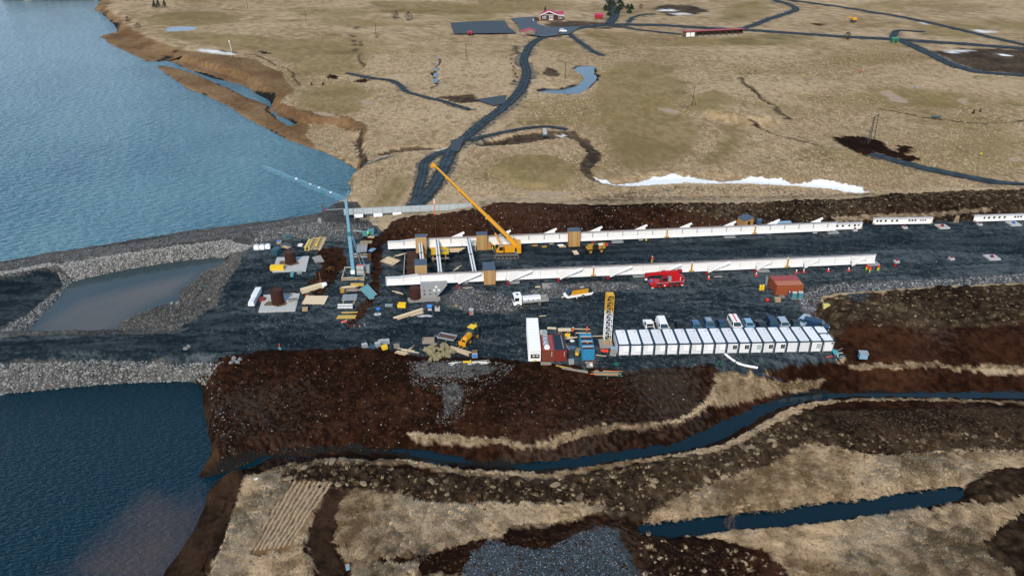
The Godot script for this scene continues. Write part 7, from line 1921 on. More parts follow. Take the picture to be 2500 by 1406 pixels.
func yard_clutter():
	# flood light mast
	var t := thing("floodlight_mast", "short mast with three white floodlights on a concrete block", "lamp post", p3(-16.54,0,-152.17), 0.0)
	bx(t, "base_block", "concrete_pale", Vector3(0, 0.35, 0), Vector3(1.1, 0.7, 1.0))
	bx(t, "sleeve", "rust", Vector3(0, 1.3, 0), Vector3(0.3, 1.3, 0.3))
	tb(t, "pole", "galv", Vector3(0, 1.9, 0), Vector3(0, 5.3, 0), 0.11, 8)
	for q in [Vector3(-0.45, 5.1, 0.2), Vector3(0.5, 5.15, 0.25), Vector3(-0.05, 5.75, -0.1)]:
		var h := bx(t, "lamp_head", "white", q, Vector3(0.5, 0.42, 0.3), Vector3(-0.4, 0, 0))
		bx(h, "lamp_glass", "galv", Vector3(0, 0, 0.16), Vector3(0.42, 0.34, 0.02))
	bx(t, "cross_arm", "galv", Vector3(0, 5.0, 0), Vector3(1.3, 0.08, 0.08))
	# trailer, loose timber and foam by the backhoe
	var tr := thing("dropside_trailer", "grey drop-side trailer with a dark load bed beside the backhoe", "trailer", p3(-13.43,0,-139.33), -0.36)
	bx(tr, "bed", "brown_board", Vector3(0, 0.75, 0), Vector3(3.6, 0.08, 1.8))
	for e in [-1, 1]:
		bx(tr, "side_board", "galv", Vector3(0, 0.92, e * 0.95), Vector3(3.8, 0.36, 0.08))
		bx(tr, "end_board", "galv", Vector3(e * 1.86, 0.92, 0), Vector3(0.08, 0.35, 1.8))
		wheel(tr, Vector3(0.1, 0.32, e * 0.8), 0.32, 0.2, "steel")
	bm(tr, "drawbar", "galv", Vector3(-1.8, 0.6, 0), Vector3(-3.0, 0.5, 0), 0.12)
	tb(tr, "jockey_wheel", "dark_steel", Vector3(-2.8, 0, 0), Vector3(-2.8, 0.5, 0), 0.09, 6)
	var tro := crate("timber_trough", "long open brown timber trough left of the grey trailer", p3(-17.26,0,-138.52), 0.03, Vector3(2.5, 0.9, 1.2), "timber_grey", true, "", "brown_board")
	var g := "pale grey crates near the bank edge"
	for q in [[p3(-30.14,0,-136.61), 0.5, "grey slatted crate set apart toward the road"], [p3(-27.53,0,-137.08), 0.5, "grey slatted crate next to the yellow crate"], [p3(-26.92,0,-138.04), 0.5, "grey slatted crate between two others"], [p3(-25.84,0,-138.2), 0.3, "double-height grey slatted crate closest to the road"]]:
		var c := crate("slatted_crate", q[2], q[0], q[1], Vector3(1.1, 0.75, 0.9), "galv", false, g)
		for k in 4:
			bx(c, "lid_slat", "concrete_pale", Vector3(-0.4 + k * 0.27, 0.83, 0), Vector3(0.18, 0.05, 0.9))
	crate("yellow_crate", "bright yellow crate in front of the grey slatted crates", p3(-25.99,0,-135.98), 0.5, Vector3(1.1, 0.75, 0.8), "box_yellow", false)
	var dk := boards("dark_sheets", "dark blue-grey sheets lying between the grey crates", p3(-28.75,0,-136.3), 0.4, 3, 1.6, 0.5, "tarp")
	pallet("grey-brown pallet of grid panels beside the crates", p3(-23.63,0,-136.77), 0.2, "timber_grey", 2)
	boards("board_bundle", "short thick boards stacked at the bank edge", p3(-22.38,0,-134.12), -0.35, 6, 2.6, 0.3, "timber", 0.4, 2)
	boards("long_boards", "long thin boards scattered left of the foam heap", p3(-21.1,0,-135.2), -0.3, 3, 4.2, 0.2, "timber_cream", 2.5)
	boards("crossed_laths", "crossed laths lying left of the foam heap", p3(-20.62,0,-136.14), 1.0, 3, 2.0, 0.1, "timber", 3.0)
	# heap of khaki foam blocks
	rng.seed = 21
	var foam_l := ["khaki foam block low in the loose heap", "khaki foam block high in the loose heap"]
	for k in 46:
		var x := rng.randf_range(-1.0, 1.0)
		var z := rng.randf_range(-1.0, 1.0)
		if x * x + z * z > 1.0:
			x *= 0.5
			z *= 0.6
		var hp := maxf(0.0, 1.0 - (x * x + z * z)) * 1.0
		var ctr := p3(-14.89,0,-134.43)
		var at := ctr + Vector3(x * 3.1, 0.02 + hp * rng.randf_range(0.2, 0.8), z * 2.9)
		var f := MeshInstance3D.new()
		f.name = uname("foam_block")
		f.mesh = MB.new().box(Vector3(0, 0.25, 0), Vector3(rng.randf_range(0.7, 1.25), rng.randf_range(0.3, 0.6), rng.randf_range(0.5, 0.9))).mesh()
		f.material_override = M["foam"]
		f.position = at
		f.rotation = Vector3(rng.randf_range(-0.4, 0.4), rng.randf_range(0, 6.28), rng.randf_range(-0.4, 0.4)) if hp > 0.25 else Vector3(0, rng.randf_range(0, 6.28), 0)
		add_child(f)
		tag(f, foam_l[1 if hp > 0.45 else 0], "foam block", "loose heap of khaki foam blocks, " + ("upper" if hp > 0.45 else "lower"))
	boards("long_planks", "bundle of long pale planks on the right flank of the foam heap", p3(-10.86,0.15,-134.97), -0.52, 6, 5.6, 0.22, "timber", 0.8, 1)
	var cb := thing("packing_box", "brown packing box with a blue front near the poles", "box", p3(-7.47,0,-133.06), 0.05)
	bx(cb, "body", "galv", Vector3(0, 0.6, 0), Vector3(1.1, 1.2, 1.0))
	bx(cb, "blue_front", "blue_bright", Vector3(0, 0.5, 0.51), Vector3(0.9, 0.6, 0.03))
	bx(cb, "lid", "wall_wood", Vector3(0, 1.24, -0.05), Vector3(1.15, 0.08, 1.1))
	poles("steel_poles", "pale scaffold poles with a yellow clamp along the bank edge", p3(-12.46,0,-130.52), p3(-4.87,0,-131.11), 5, 0.06, ["galv", "white", "timber_cream"], 0.25)
	var yc := thing("yellow_clamp", "yellow clamp frame resting on the scaffold poles", "clamp", p3(-8.91,0.1,-130.81), 0.03)
	bx(yc, "frame", "box_yellow", Vector3(0, 0.15, 0), Vector3(1.6, 0.22, 0.4))
	bx(yc, "jaw", "box_yellow", Vector3(0.7, 0.35, 0), Vector3(0.2, 0.3, 0.4))
	# beams, bins and tubs below the abutment
	boards("formwork_beams", "two long pale formwork beams lying aslant below the abutment", p3(-22.38,0,-149.97), 0.62, 2, 7.4, 0.75, "timber", 0.2)
	boards("short_beams", "short cream beam beside the aslant formwork beams", p3(-20.85,0,-149.97), 0.5, 1, 3.2, 0.5, "timber_cream", 0.2)
	crate("yellow_skip", "open rusty-edged yellow skip below the abutment", p3(-24.64,0,-153.67), -0.1, Vector3(1.8, 0.9, 1.1), "box_yellow", true, "", "rust")
	var bt := thing("blue_barrel", "bright blue barrel on a pale block near the floodlight mast", "barrel", p3(-18.27,0,-152.17), 0.0)
	bx(bt, "block", "concrete_pale", Vector3(0.05, 0.25, 0), Vector3(0.8, 0.5, 0.6))
	put(bt, "barrel", MB.new().tube(Vector3(-0.5, 0.95, 0), Vector3(0.5, 0.95, 0), 0.42, 12).mesh(), "blue_bright")
	var rk := thing("steel_rack", "low grey steel rack west of the yellow skip", "rack", p3(-27.54,0,-153.48), 0.0)
	for e in [-0.8, 0.8]:
		bm(rk, "upright", "galv", Vector3(e, 0, 0), Vector3(e, 0.9, 0), 0.08)
	for e in [0.3, 0.6]:
		bx(rk, "shelf", "galv", Vector3(0, e, 0), Vector3(1.6, 0.06, 0.7))
	var tub := thing("blue_tub", "round bright blue tub near the white cable coil", "tub", p3(-29.72,0,-152.17), 0.0)
	tb(tub, "wall", "blue_bright", Vector3.ZERO, Vector3(0, 0.45, 0), 0.38, 12, 0.48)
	tb(tub, "water", "blue_bright", Vector3(0, 0.4, 0), Vector3(0, 0.46, 0), 0.4, 12)
	var coil := thing("cable_coil", "tangled white cable coil on the gravel", "coil", p3(-29.6,0,-150.15), 0.0)
	for k in 10:
		var a := TAU * k / 10
		tb(coil, "loop", "white", Vector3(cos(a) * 0.2, 0.05, sin(a) * 0.2), Vector3(cos(a + 0.3) * 0.85, 0.12, sin(a + 0.3) * 0.85), 0.045, 5)
	var cabn := thing("switch_cabinet", "grey switch cabinet with red panel standing alone near the road", "cabinet", p3(-8.96,0,-150.33), 0.2)
	bx(cabn, "body", "galv", Vector3(0, 0.6, 0), Vector3(0.85, 1.2, 0.8))
	bx(cabn, "red_panel", "red_bright", Vector3(-0.25, 0.55, 0.41), Vector3(0.35, 0.7, 0.03))
	bx(cabn, "roof", "concrete_pale", Vector3(0, 1.24, 0), Vector3(1.0, 0.07, 0.95))
	boards("single_plank", "one yellow plank lying on gravel east of the floodlight mast", p3(-13.38,0,-153.85), -0.15, 1, 3.0, 0.25, "timber_yellow")
	var tp := thing("grey_tarpaulin", "crumpled pale grey tarpaulin on the gravel", "tarpaulin", p3(-19.02,0,-149.6), 0.0)
	put(tp, "sheet", MB.new().prism([Vector2(-1.9, 0.2), Vector2(-0.6, -0.4), Vector2(0.8, -0.35), Vector2(1.7, 0.1), Vector2(1.2, 0.6), Vector2(0.2, 0.35), Vector2(-0.8, 0.7)], -0.07, -0.01, Transform3D(Basis(Vector3(1, 0, 0), Vector3(0, 0, 1), Vector3(0, -1, 0)), Vector3.ZERO)).mesh(), "concrete_pale")
	for q in [[p3(-10.34,0,-162.73), 0.12, 2.6, "pale lath below the first bracket"], [p3(49.7,0,-168.45), 0.02, 2.2, "pale lath between two brackets near the traffic cone"], [p3(6.72,0,-149.42), 0.1, 1.6, "thin lath in the empty yard"]]:
		boards("lath", q[3], q[0], q[1], 1, q[2], 0.14, "timber_cream")
	form_panel("ribbed grey panel lying flat on gravel before the front girder", p3(8.75,0,-163.56), Vector3(0, 0.05, 0), Vector2(3.3, 2.6), "concrete", "concrete_warm")
	boards("chipboard_offcut", "small brown offcut beside the ribbed grey panel", p3(6.04,0,-162.94), 0.1, 1, 1.2, 0.5, "timber")
	# carpenter's bench and clutter round the blue container
	var bn := thing("saw_bench", "plank-topped saw bench on trestles where the two carpenters stand", "bench", p3(11.08,0,-142.13), 0.0)
	for k in 3:
		bx(bn, "top_plank", "timber_cream", Vector3(0, 0.9, -0.45 + k * 0.42), Vector3(2.8, 0.06, 0.4))
	for e in [-0.9, 0.8]:
		for s in [-0.3, 0.3]:
			bm(bn, "trestle_leg", "timber", Vector3(e + s, 0, 0.3), Vector3(e, 0.87, 0.3), 0.08)
			bm(bn, "trestle_leg", "timber", Vector3(e + s, 0, -0.3), Vector3(e, 0.87, -0.3), 0.08)
	boards("plywood_board", "pale plywood board on the gravel behind the white container", p3(8.44,0,-143.81), -0.1, 1, 2.1, 0.75, "timber_cream", 0.0)
	boards("scaffold_plank", "long pale plank resting between the two carpenters", p3(14.77,0.6,-142.72), -0.05, 1, 3.6, 0.22, "timber_cream", 0.0)
	boards("scaffold_plank", "long pale plank behind the blue container", p3(14.96,0.3,-141.63), 0.0, 1, 3.6, 0.2, "timber_cream", 0.0)
	boards("scaffold_plank", "thin plank between the blue container and lattice mast", p3(17.78,0.2,-140.55), 0.05, 1, 3.0, 0.15, "timber", 0.0)
	boards("scaffold_plank", "pale plank on gravel before the lattice mast pad", p3(17.84,0,-133.36), -0.22, 1, 2.5, 0.14, "timber_cream", 0.0)
	crate("yellow_crate", "small yellow crate beside the saw bench", p3(11.62,0,-140.96), 0.0, Vector3(1.1, 0.5, 0.5), "box_yellow", false)
	boards("timber_offcuts", "loose pale offcuts in front of the saw bench", p3(12.29,0,-140.14), 0.15, 5, 2.2, 0.14, "timber_cream", 3.0)
	boards("timber_offcuts", "loose brown offcuts along the navy-roofed container", p3(11.22,0,-136.61), 1.7, 5, 1.9, 0.16, "timber", 3.0)
	var sk := thing("white_sack", "small crumpled white sack on the ground near the offcuts", "sack", p3(12.46,0,-138.84), 0.0)
	put(sk, "bag", rock_mesh(5, 0.6), "sack", Vector3(0, 0.15, 0))
	var gt := thing("generator_set", "olive and blue generator wedged beside the blue container", "generator", p3(13.19,0,-133.82), -0.4)
	bx(gt, "frame", "dark_steel", Vector3(0, 0.2, 0), Vector3(1.3, 0.4, 2.2))
	bx(gt, "engine_cover", "foam", Vector3(0, 0.7, -0.3), Vector3(0.9, 0.7, 1.2))
	bx(gt, "yellow_tank", "box_yellow", Vector3(0.15, 0.6, 0.7), Vector3(0.6, 0.4, 0.5))
	boards("blue_sheets", "tilted blue sheets beside the olive generator", p3(12.27,0,-136.14), 1.1, 3, 1.5, 0.5, "car_blue", 1.5)
	boards("dark_planks", "dark blue planks under the front corner of blue container", p3(12.83,0,-132.31), 0.1, 4, 2.2, 0.3, "tarp", 0.6)
	var ibc := thing("wire_cage", "white wire cage bin in front of the navy-roofed container", "cage", p3(11.73,0,-130.52), 0.1)
	for e in [-0.45, 0.45]:
		for s in [-0.4, 0.4]:
			bm(ibc, "corner_bar", "galv", Vector3(e, 0, s), Vector3(e, 0.95, s), 0.07)
		bx(ibc, "side_sheet", "sack", Vector3(e, 0.5, 0), Vector3(0.03, 0.7, 0.75))
		bx(ibc, "end_sheet", "galv", Vector3(0, 0.5, e * 0.9), Vector3(0.85, 0.7, 0.03))
	bx(ibc, "base", "galv", Vector3(0, 0.1, 0), Vector3(0.9, 0.1, 0.8))
	var bd := thing("site_box", "open box of white parts in front of the blue container", "box", p3(15.3,0,-129.64), 0.0)
	bx(bd, "base", "timber_grey", Vector3(0, 0.12, 0), Vector3(1.3, 0.24, 1.0))
	bx(bd, "white_part", "sack", Vector3(0.25, 0.4, 0.1), Vector3(0.5, 0.35, 0.5), Vector3(0, 0.4, 0.2))
	bx(bd, "back_board", "timber", Vector3(-0.1, 0.5, -0.55), Vector3(1.6, 0.12, 0.2))
	boards("dark_platform", "dark platform under the front end of the blue container", p3(15.65,0,-130.96), 0.0, 3, 2.4, 0.5, "brown_board", 0.2)
	var bl := thing("white_slab", "pale tapered slab leaning by the first cabin", "slab", p3(20.38,0,-134.74), -0.35)
	put(bl, "slab", MB.new().prism([Vector2(-0.7, -1.9), Vector2(0.7, -1.5), Vector2(1.05, 1.4), Vector2(-0.25, 1.5)], -0.4, -0.05, Transform3D(Basis(Vector3(1, 0, 0), Vector3(0, 0, 1), Vector3(0, -1, 0)), Vector3.ZERO)).mesh(), "concrete_warm")
	bx(bl, "blue_cover", "car_ltblue", Vector3(-0.1, 0.44, -1.0), Vector3(1.0, 0.06, 1.0), Vector3(0, 0.3, 0))
	var rd := thing("red_bags", "bright red and pink bags heaped before the mast pad", "bags", p3(18.69,0,-135.2), 0.0)
	for k in 4:
		put(rd, "bag", rock_mesh(40 + k, 0.6), "red_bright" if k % 2 else "box_pink", Vector3(-0.4 + k * 0.3, 0.2, 0.3 * (k % 2)))
	var gc := thing("green_hose", "flat coil of green hose on the gravel before cabins", "hose", p3(20.69,0,-130.38), 0.0)
	for k in 12:
		var a := TAU * k / 12
		tb(gc, "coil", "green_pipe", Vector3(cos(a) * 0.5, 0.06, sin(a) * 0.4), Vector3(cos(a + 0.55) * 0.5, 0.06, sin(a + 0.55) * 0.4), 0.06, 5)
	var bh := thing("black_hose", "black hose looping out from the blue container", "hose", p3(17.12,0,-130.23), 0.0)
	for k in 14:
		var a := -1.5 + 3.0 * k / 14
		var b2 := -1.5 + 3.0 * (k + 1) / 14
		tb(bh, "hose_length", "black", Vector3(cos(a) * 1.3, 0.05, sin(a) * 1.9), Vector3(cos(b2) * 1.3, 0.05, sin(b2) * 1.9), 0.05, 5)
	poles("pipe_lengths", "green and orange pipes along the bank edge below the cabins", p3(15.78,0,-127.91), p3(21.11,0,-127.2), 7, 0.07, ["green_pipe", "orange", "green_pipe", "timber_grey"], 0.28, "pipe")
	poles("pipe_lengths", "short green pipes at the bank beside the box of parts", p3(13.66,0,-128.34), p3(14.76,0,-129.06), 2, 0.06, ["green_pipe"], 0.3, "pipe")
	var bmz := boards("yellow_beam", "yellow-painted beam lying on the bank edge below the white container", p3(9.79,0,-129.06), -0.34, 1, 4.2, 0.45, "timber_yellow", 0.0)
	boards("grey_beam", "long weathered beams at the bank edge next to the yellow beam", p3(12.36,0,-128.06), -0.28, 3, 5.4, 0.2, "timber_grey", 0.5)
	boards("grey_slabs", "stacked grey boards at the foot of the brick red container", p3(6.7,0,-130.23), 0.0, 4, 2.2, 0.4, "timber_grey", 0.2, 2)
	# hose before the cabins
	var hs := thing("white_duct", "white flexible duct curving from the cabin row to the bank", "duct", p3(43.11,0,-133.82), 0.0)
	var path := [p3(42.56,0.9,-132.71), p3(43.27,0.3,-132.59), p3(43.92,0.2,-131.55), p3(44.67,0.2,-130.36), p3(45.69,0.2,-129.63), p3(46.86,0.2,-129.2), p3(48.11,0.2,-128.76)]
	for k in path.size() - 1:
		tb(hs, "duct_length", "white", path[k] - hs.position, path[k + 1] - hs.position, 0.26, 9, 0.22)
	poles("blue_pipe", "thin dark blue pipe along the bank behind the white duct", p3(48.5,0,-128.92), p3(54.2,0,-129.21), 1, 0.09, ["car_navy"], 0.1, "pipe")
	for q in [[p3(40.36,0,-129.79), "leftmost of the three short green posts"], [p3(41.2,0,-129.94), "middle of the three short green posts"], [p3(43.87,0,-129.64), "green post beside the white duct"]]:
		var ps := thing("green_post", q[1], "post", q[0], 0.0, "short green posts")
		tb(ps, "stem", "green", Vector3.ZERO, Vector3(0.1, 1.1, 0), 0.08, 6)
		tb(ps, "cap", "green", Vector3(0.1, 1.1, 0), Vector3(0.1, 1.2, 0), 0.12, 6)
	var sc := thing("scrap_frames", "twisted grey steel frames at the end of the cabin row", "scrap", p3(65.17,0,-133.51), 0.0)
	for k in 12:
		var a := Vector3(rng.randf_range(-0.9, 1.1), 0.1, rng.randf_range(-2.0, 1.6))
		put(sc, "frame_bar", MB.new().beam(a, a + Vector3(rng.randf_range(-1.2, 1.2), rng.randf_range(0.05, 0.9), rng.randf_range(-1.2, 1.2)), 0.09).mesh(), ["galv", "teal", "galv", "white"][k % 4])
	bx(sc, "red_board", "red_bright", Vector3(-1.6, 0.1, 0.6), Vector3(1.6, 0.06, 0.2), Vector3(0, 0.3, 0))
	bx(sc, "glass_sheet", "teal", Vector3(0.0, 0.5, -0.4), Vector3(1.0, 0.05, 1.3), Vector3(0.3, 0.2, 0.1))
	var ub := thing("utility_cabinet", "pale blue-grey utility cabinet standing alone beyond the cabin row", "cabinet", p3(70.16,0,-132.61), -0.1)
	bx(ub, "body", "car_ltblue", Vector3(0, 0.65, 0), Vector3(1.55, 1.2, 1.1))
	bx(ub, "roof", "galv", Vector3(0, 1.3, 0), Vector3(1.75, 0.1, 1.35), Vector3(0.08, 0, 0))
	bx(ub, "door_seam", "galv", Vector3(0, 0.65, 0.56), Vector3(0.04, 1.0, 0.02))
	for e in [-0.6, 0.6]:
		bx(ub, "foot", "galv", Vector3(e, 0.03, 0), Vector3(0.15, 0.1, 1.0))
	# round the orange container
	pallet("three wooden pallets piled before the orange container", p3(60.19,0,-156.34), 0.0, "timber", 3)
	pallet("flat wooden pallet close to the orange container side", p3(61.86,0,-158.29), 0.0, "timber_grey", 1)
	var rm := thing("plate_compactor", "small red compactor machine on the gravel", "machine", p3(57.77,0,-156.15), 0.2)
	bx(rm, "plate", "dark_steel", Vector3(0, 0.08, 0), Vector3(0.9, 0.16, 0.7))
	bx(rm, "engine", "red_bright", Vector3(0.05, 0.45, 0), Vector3(0.6, 0.55, 0.5))
	bm(rm, "handle", "black", Vector3(-0.3, 0.5, 0), Vector3(-0.8, 1.0, 0), 0.06)
	for q in [[p3(57.84,0,-161.71), "yellow gas cylinder to the left of its twin"], [p3(58.49,0,-161.81), "yellow gas cylinder next to the open container door"]]:
		var gb := thing("gas_cylinder", q[1], "gas cylinder", q[0], 0.0, "yellow gas cylinders")
		tb(gb, "bottle", "box_yellow", Vector3.ZERO, Vector3(0, 1.15, 0), 0.3, 10)
		tb(gb, "shoulder", "box_yellow", Vector3(0, 1.15, 0), Vector3(0, 1.4, 0), 0.3, 10, 0.1)
		tb(gb, "valve", "ochre", Vector3(0, 1.4, 0), Vector3(0, 1.5, 0), 0.07, 6)
	for q in [[p3(64.32,0,-157.51), "teal rack of gas bottles, left of the pair by the orange container"], [p3(65.76,0,-157.61), "teal rack of gas bottles, right of the pair by the orange container"]]:
		var br := thing("bottle_rack", q[1], "bottle rack", q[0], 0.0, "teal gas bottle racks")
		for i in 4:
			for j in 3:
				var bb := put(br, "bottle", MB.new().tube(Vector3(-0.38 + i * 0.25, 0.1, -0.25 + j * 0.25), Vector3(-0.38 + i * 0.25, 1.55, -0.25 + j * 0.25), 0.11, 7).mesh(), "teal")
				put(bb, "valve_cap", MB.new().tube(Vector3(-0.38 + i * 0.25, 1.55, -0.25 + j * 0.25), Vector3(-0.38 + i * 0.25, 1.75, -0.25 + j * 0.25), 0.07, 6, 0.04).mesh(), "white")
		for h in [0.1, 0.7, 1.3]:
			bx(br, "band", "galv", Vector3(0, h, 0.4), Vector3(1.1, 0.07, 0.04))
		bx(br, "base", "galv", Vector3(0, 0.05, 0), Vector3(1.15, 0.1, 0.85))
	var sb := thing("gas_cylinder", "single dark blue gas bottle beside the teal racks", "gas cylinder", p3(63.51,0,-158.49), 0.0)
	tb(sb, "bottle", "car_blue", Vector3.ZERO, Vector3(0, 1.2, 0), 0.2, 9)
	tb(sb, "valve", "white", Vector3(0, 1.2, 0), Vector3(0, 1.4, 0), 0.1, 6)
	crate("yellow_crate", "pale yellow crate with an open flap at the foot of the spoil", p3(69.98,0,-152.91), -0.05, Vector3(1.4, 1.0, 1.0), "pale_yellow", false)
	pallet("white-painted pallet on bare soil past the yellow crate", p3(71.31,0,-151.8), -0.4, "white", 1)
	# blue tarp and rack behind rear girder
	var bt2 := thing("blue_tarpaulin", "blue tarpaulin spread on the ground behind rear girder", "tarpaulin", p3(74.62,0.3,-200.36), 0.08)
	put(bt2, "sheet", MB.new().prism([Vector2(-3.2, -0.4), Vector2(0, -0.6), Vector2(2.6, -0.8), Vector2(2.6, 0.3), Vector2(0.2, 0.5), Vector2(-2.4, 0.3)], -0.5, -0.2, Transform3D(Basis(Vector3(1, 0, 0), Vector3(0, 0, 1), Vector3(0, -1, 0)), Vector3.ZERO)).mesh(), "car_ltblue")
	var br2 := thing("blue_rack", "small blue steel rack beside the chipboard hut", "rack", p3(68.45,0,-200.78), 0.1)
	for e in [-0.6, 0.6]:
		bm(br2, "upright", "car_blue", Vector3(e, 0, 0), Vector3(e, 1.5, 0), 0.1)
	for h in [0.3, 0.9, 1.4]:
		bx(br2, "shelf", "car_blue", Vector3(0, h, 0), Vector3(1.3, 0.06, 0.8))
	var tf2 := thing("timber_trestle", "leaning pale timber trestle between the two end beams", "trestle", p3(123.71,0,-202.52), 0.1)
	for k in 4:
		bm(tf2, "leg", "timber", Vector3(-0.9 + k * 0.45, 0, 0.6), Vector3(0.3 + k * 0.25, 1.6, -0.4), 0.1)
	bm(tf2, "rail", "timber", Vector3(-0.9, 0.05, 0.6), Vector3(0.5, 0.05, 0.6), 0.1)
	for q in [[p3(5.87,0,-186.38), "left of two low ochre mats between crawler crane and box"], [p3(8.19,0,-185.61), "right of two low ochre mats between crawler crane and box"]]:
		boards("rubber_mat", q[1], q[0], 0.1, 3, 1.3, 0.28, "ochre", 1.5)
	var cs2 := thing("cement_sacks", "torn white cement sacks on a pallet before the telehandler box", "sacks", p3(12.68,0,-186.12), 0.1)
	bx(cs2, "pallet", "timber", Vector3(0.4, 0.07, 0.3), Vector3(1.8, 0.12, 1.0))
	for k in 3:
		put(cs2, "sack", rock_mesh(60 + k, 0.5), "sack", Vector3(-0.4 + k * 0.45, 0.3, 0), Vector3(0, k, 0))
	for q in [[p3(24.08,0,-187.15), "ochre", "small ochre box behind the telehandler"], [p3(24.78,0,-186.63), "red_bright", "small red toolbox behind the telehandler"]]:
		crate("tool_box", q[2], q[0], 0.1, Vector3(0.55, 0.45, 0.4), q[1], false)

func west_clutter():
	var g := "white bulk bags in a line"
	for q in [[p3(-65.98,0,-184.35), "leftmost of the three white bulk bags"], [p3(-64.59,0,-184.48), "middle one of the three white bulk bags"], [p3(-63.21,0,-184.85), "rightmost of the three white bulk bags"]]:
		var t := thing("bulk_bag", q[1], "bag", q[0], 0.05, g)
		put(t, "bag", MB.new().prism([Vector2(-0.6, 0), Vector2(0.6, 0), Vector2(0.68, 0.5), Vector2(0.6, 1.05), Vector2(0.3, 1.2), Vector2(-0.3, 1.2), Vector2(-0.6, 1.05), Vector2(-0.68, 0.5)], -0.6, 0.6, Transform3D(), 0.75, 1.0).mesh(), "sack")
		for e in [-0.35, 0.35]:
			bx(t, "lifting_loop", "white", Vector3(e, 1.22, 0), Vector3(0.05, 0.15, 0.5))
		bx(t, "spout", "tarp", Vector3(0, 1.22, 0.1), Vector3(0.16, 0.03, 0.16))
	var y := thing("yellow_bundle", "bright yellow wrapped bundle on the corner of the farther slab", "bundle", p3(-57.32,0,-171.99), 0.02)
	for k in 3:
		bx(y, "bale", "box_yellow", Vector3(-1.1 + k * 1.1, 0.8, 0), Vector3(1.09, 1.0, 1.3))
	bx(y, "bearer", "timber_grey", Vector3(0, 0.15, 0), Vector3(3.2, 0.3, 1.1))
	var d := thing("dark_skip", "dark blue-grey ribbed skip near the bulk bags", "skip", p3(-60.01,0,-181.37), -0.35)
	put(d, "hull", MB.new().prism([Vector2(-0.7, 0), Vector2(0.7, 0), Vector2(0.95, 1.5), Vector2(-0.95, 1.5)], -1.1, 1.1).mesh(), "tarp")
	for k in 4:
		bx(d, "rib", "crane_teal", Vector3(0.9, 0.35 + k * 0.32, 0), Vector3(0.12, 0.08, 2.0))
	bx(d, "lid", "tarp", Vector3(0, 1.53, 0), Vector3(1.9, 0.06, 2.25))
	var fr := thing("wire_crate", "low galvanised wire crate with boards beside the dark skip", "crate", p3(-58.63,0,-185.36), -0.5)
	for e in [-1, 1]:
		bx(fr, "long_rail", "galv", Vector3(0, 0.8, e * 0.6), Vector3(2.4, 0.06, 0.06))
		bx(fr, "short_rail", "galv", Vector3(e * 1.2, 0.8, 0), Vector3(0.06, 0.06, 1.2))
		for s in [-1, 1]:
			bm(fr, "corner", "galv", Vector3(e * 1.2, 0, s * 0.6), Vector3(e * 1.2, 0.8, s * 0.6), 0.06)
	bx(fr, "board_floor", "timber", Vector3(0, 0.12, 0), Vector3(2.3, 0.15, 1.1))
	var tb1 := thing("round_tub", "beige tub with a blue lid behind the dark skip", "tub", p3(-61.11,0,-187.92), 0.0)
	tb(tb1, "wall", "timber", Vector3.ZERO, Vector3(0, 0.55, 0), 0.6, 12, 0.7)
	tb(tb1, "lid", "blue_bright", Vector3(-0.15, 0.56, -0.1), Vector3(-0.15, 0.66, -0.1), 0.5, 12)
	var cg := thing("blue_cage", "blue-grey mesh cage at the foot of the gravel dyke", "cage", p3(-59.34,0,-190.28), 0.05)
	for e in [-0.75, 0, 0.75]:
		bm(cg, "bar", "teal", Vector3(e, 0, 0), Vector3(e, 1.1, 0), 0.08)
	for h in [0.15, 0.6, 1.1]:
		bx(cg, "rail", "teal", Vector3(0, h, 0), Vector3(1.6, 0.07, 0.07))
	bx(cg, "back_sheet", "tarp", Vector3(0, 0.6, -0.4), Vector3(1.6, 1.1, 0.05))
	crate("white_tray", "small white open tray on the gravel", p3(-55.15,0,-186.38), -0.2, Vector3(1.2, 0.45, 0.9), "white", true, "", "timber_grey")
	var sf := thing("small_frame", "thin grey frame left on the dyke slope", "frame", p3(-66.85,0,-189.23), 0.0)
	bx(sf, "rail", "galv", Vector3(0, 0.5, 0), Vector3(1.5, 0.07, 0.07))
	for e in [-0.75, 0.75]:
		bm(sf, "leg", "galv", Vector3(e, 0, 0.1), Vector3(e, 0.9, -0.4), 0.07)
	# girder stack with yellow timbers
	var r := thing("truss_beams", "pale lattice formwork beams carrying two yellow planks near the dyke", "beams", p3(-51.13,0,-184.6), 0.08)
	for k in 7:
		var z := 1.2 - k * 1.05
		for h in [0.35, 0.85]:
			bx(r, "chord", "timber_cream", Vector3(0.3 + k * 0.08, h, z), Vector3(3.4, 0.08, 0.12))
		for q in 6:
			bm(r, "lacing", "timber_cream", Vector3(-1.3 + q * 0.55 + k * 0.08, 0.35 if q % 2 else 0.85, z), Vector3(-0.75 + q * 0.55 + k * 0.08, 0.85 if q % 2 else 0.35, z), 0.06)
	bx(r, "bearer", "timber_yellow", Vector3(-1.2, 0.15, -2.0), Vector3(0.35, 0.3, 7.0), Vector3(0, -0.05, 0))
	bx(r, "bearer", "timber_yellow", Vector3(1.6, 0.15, -2.0), Vector3(0.35, 0.3, 7.0), Vector3(0, -0.05, 0))
	bx(r, "yellow_plank", "timber_yellow", Vector3(-1.1, 1.0, -1.6), Vector3(0.55, 0.16, 5.6), Vector3(0, -0.06, 0))
	bx(r, "yellow_plank", "timber_yellow", Vector3(0.7, 1.0, -2.4), Vector3(0.55, 0.16, 6.0), Vector3(0, -0.06, 0))
	bx(r, "yellow_block", "box_yellow", Vector3(0.6, 1.15, 0.1), Vector3(0.6, 0.3, 0.6))
	var yb := thing("yellow_beam", "pale yellow steel beam lying left of the lattice formwork beams", "beam", p3(-53.24,0,-184.1), 0.0)
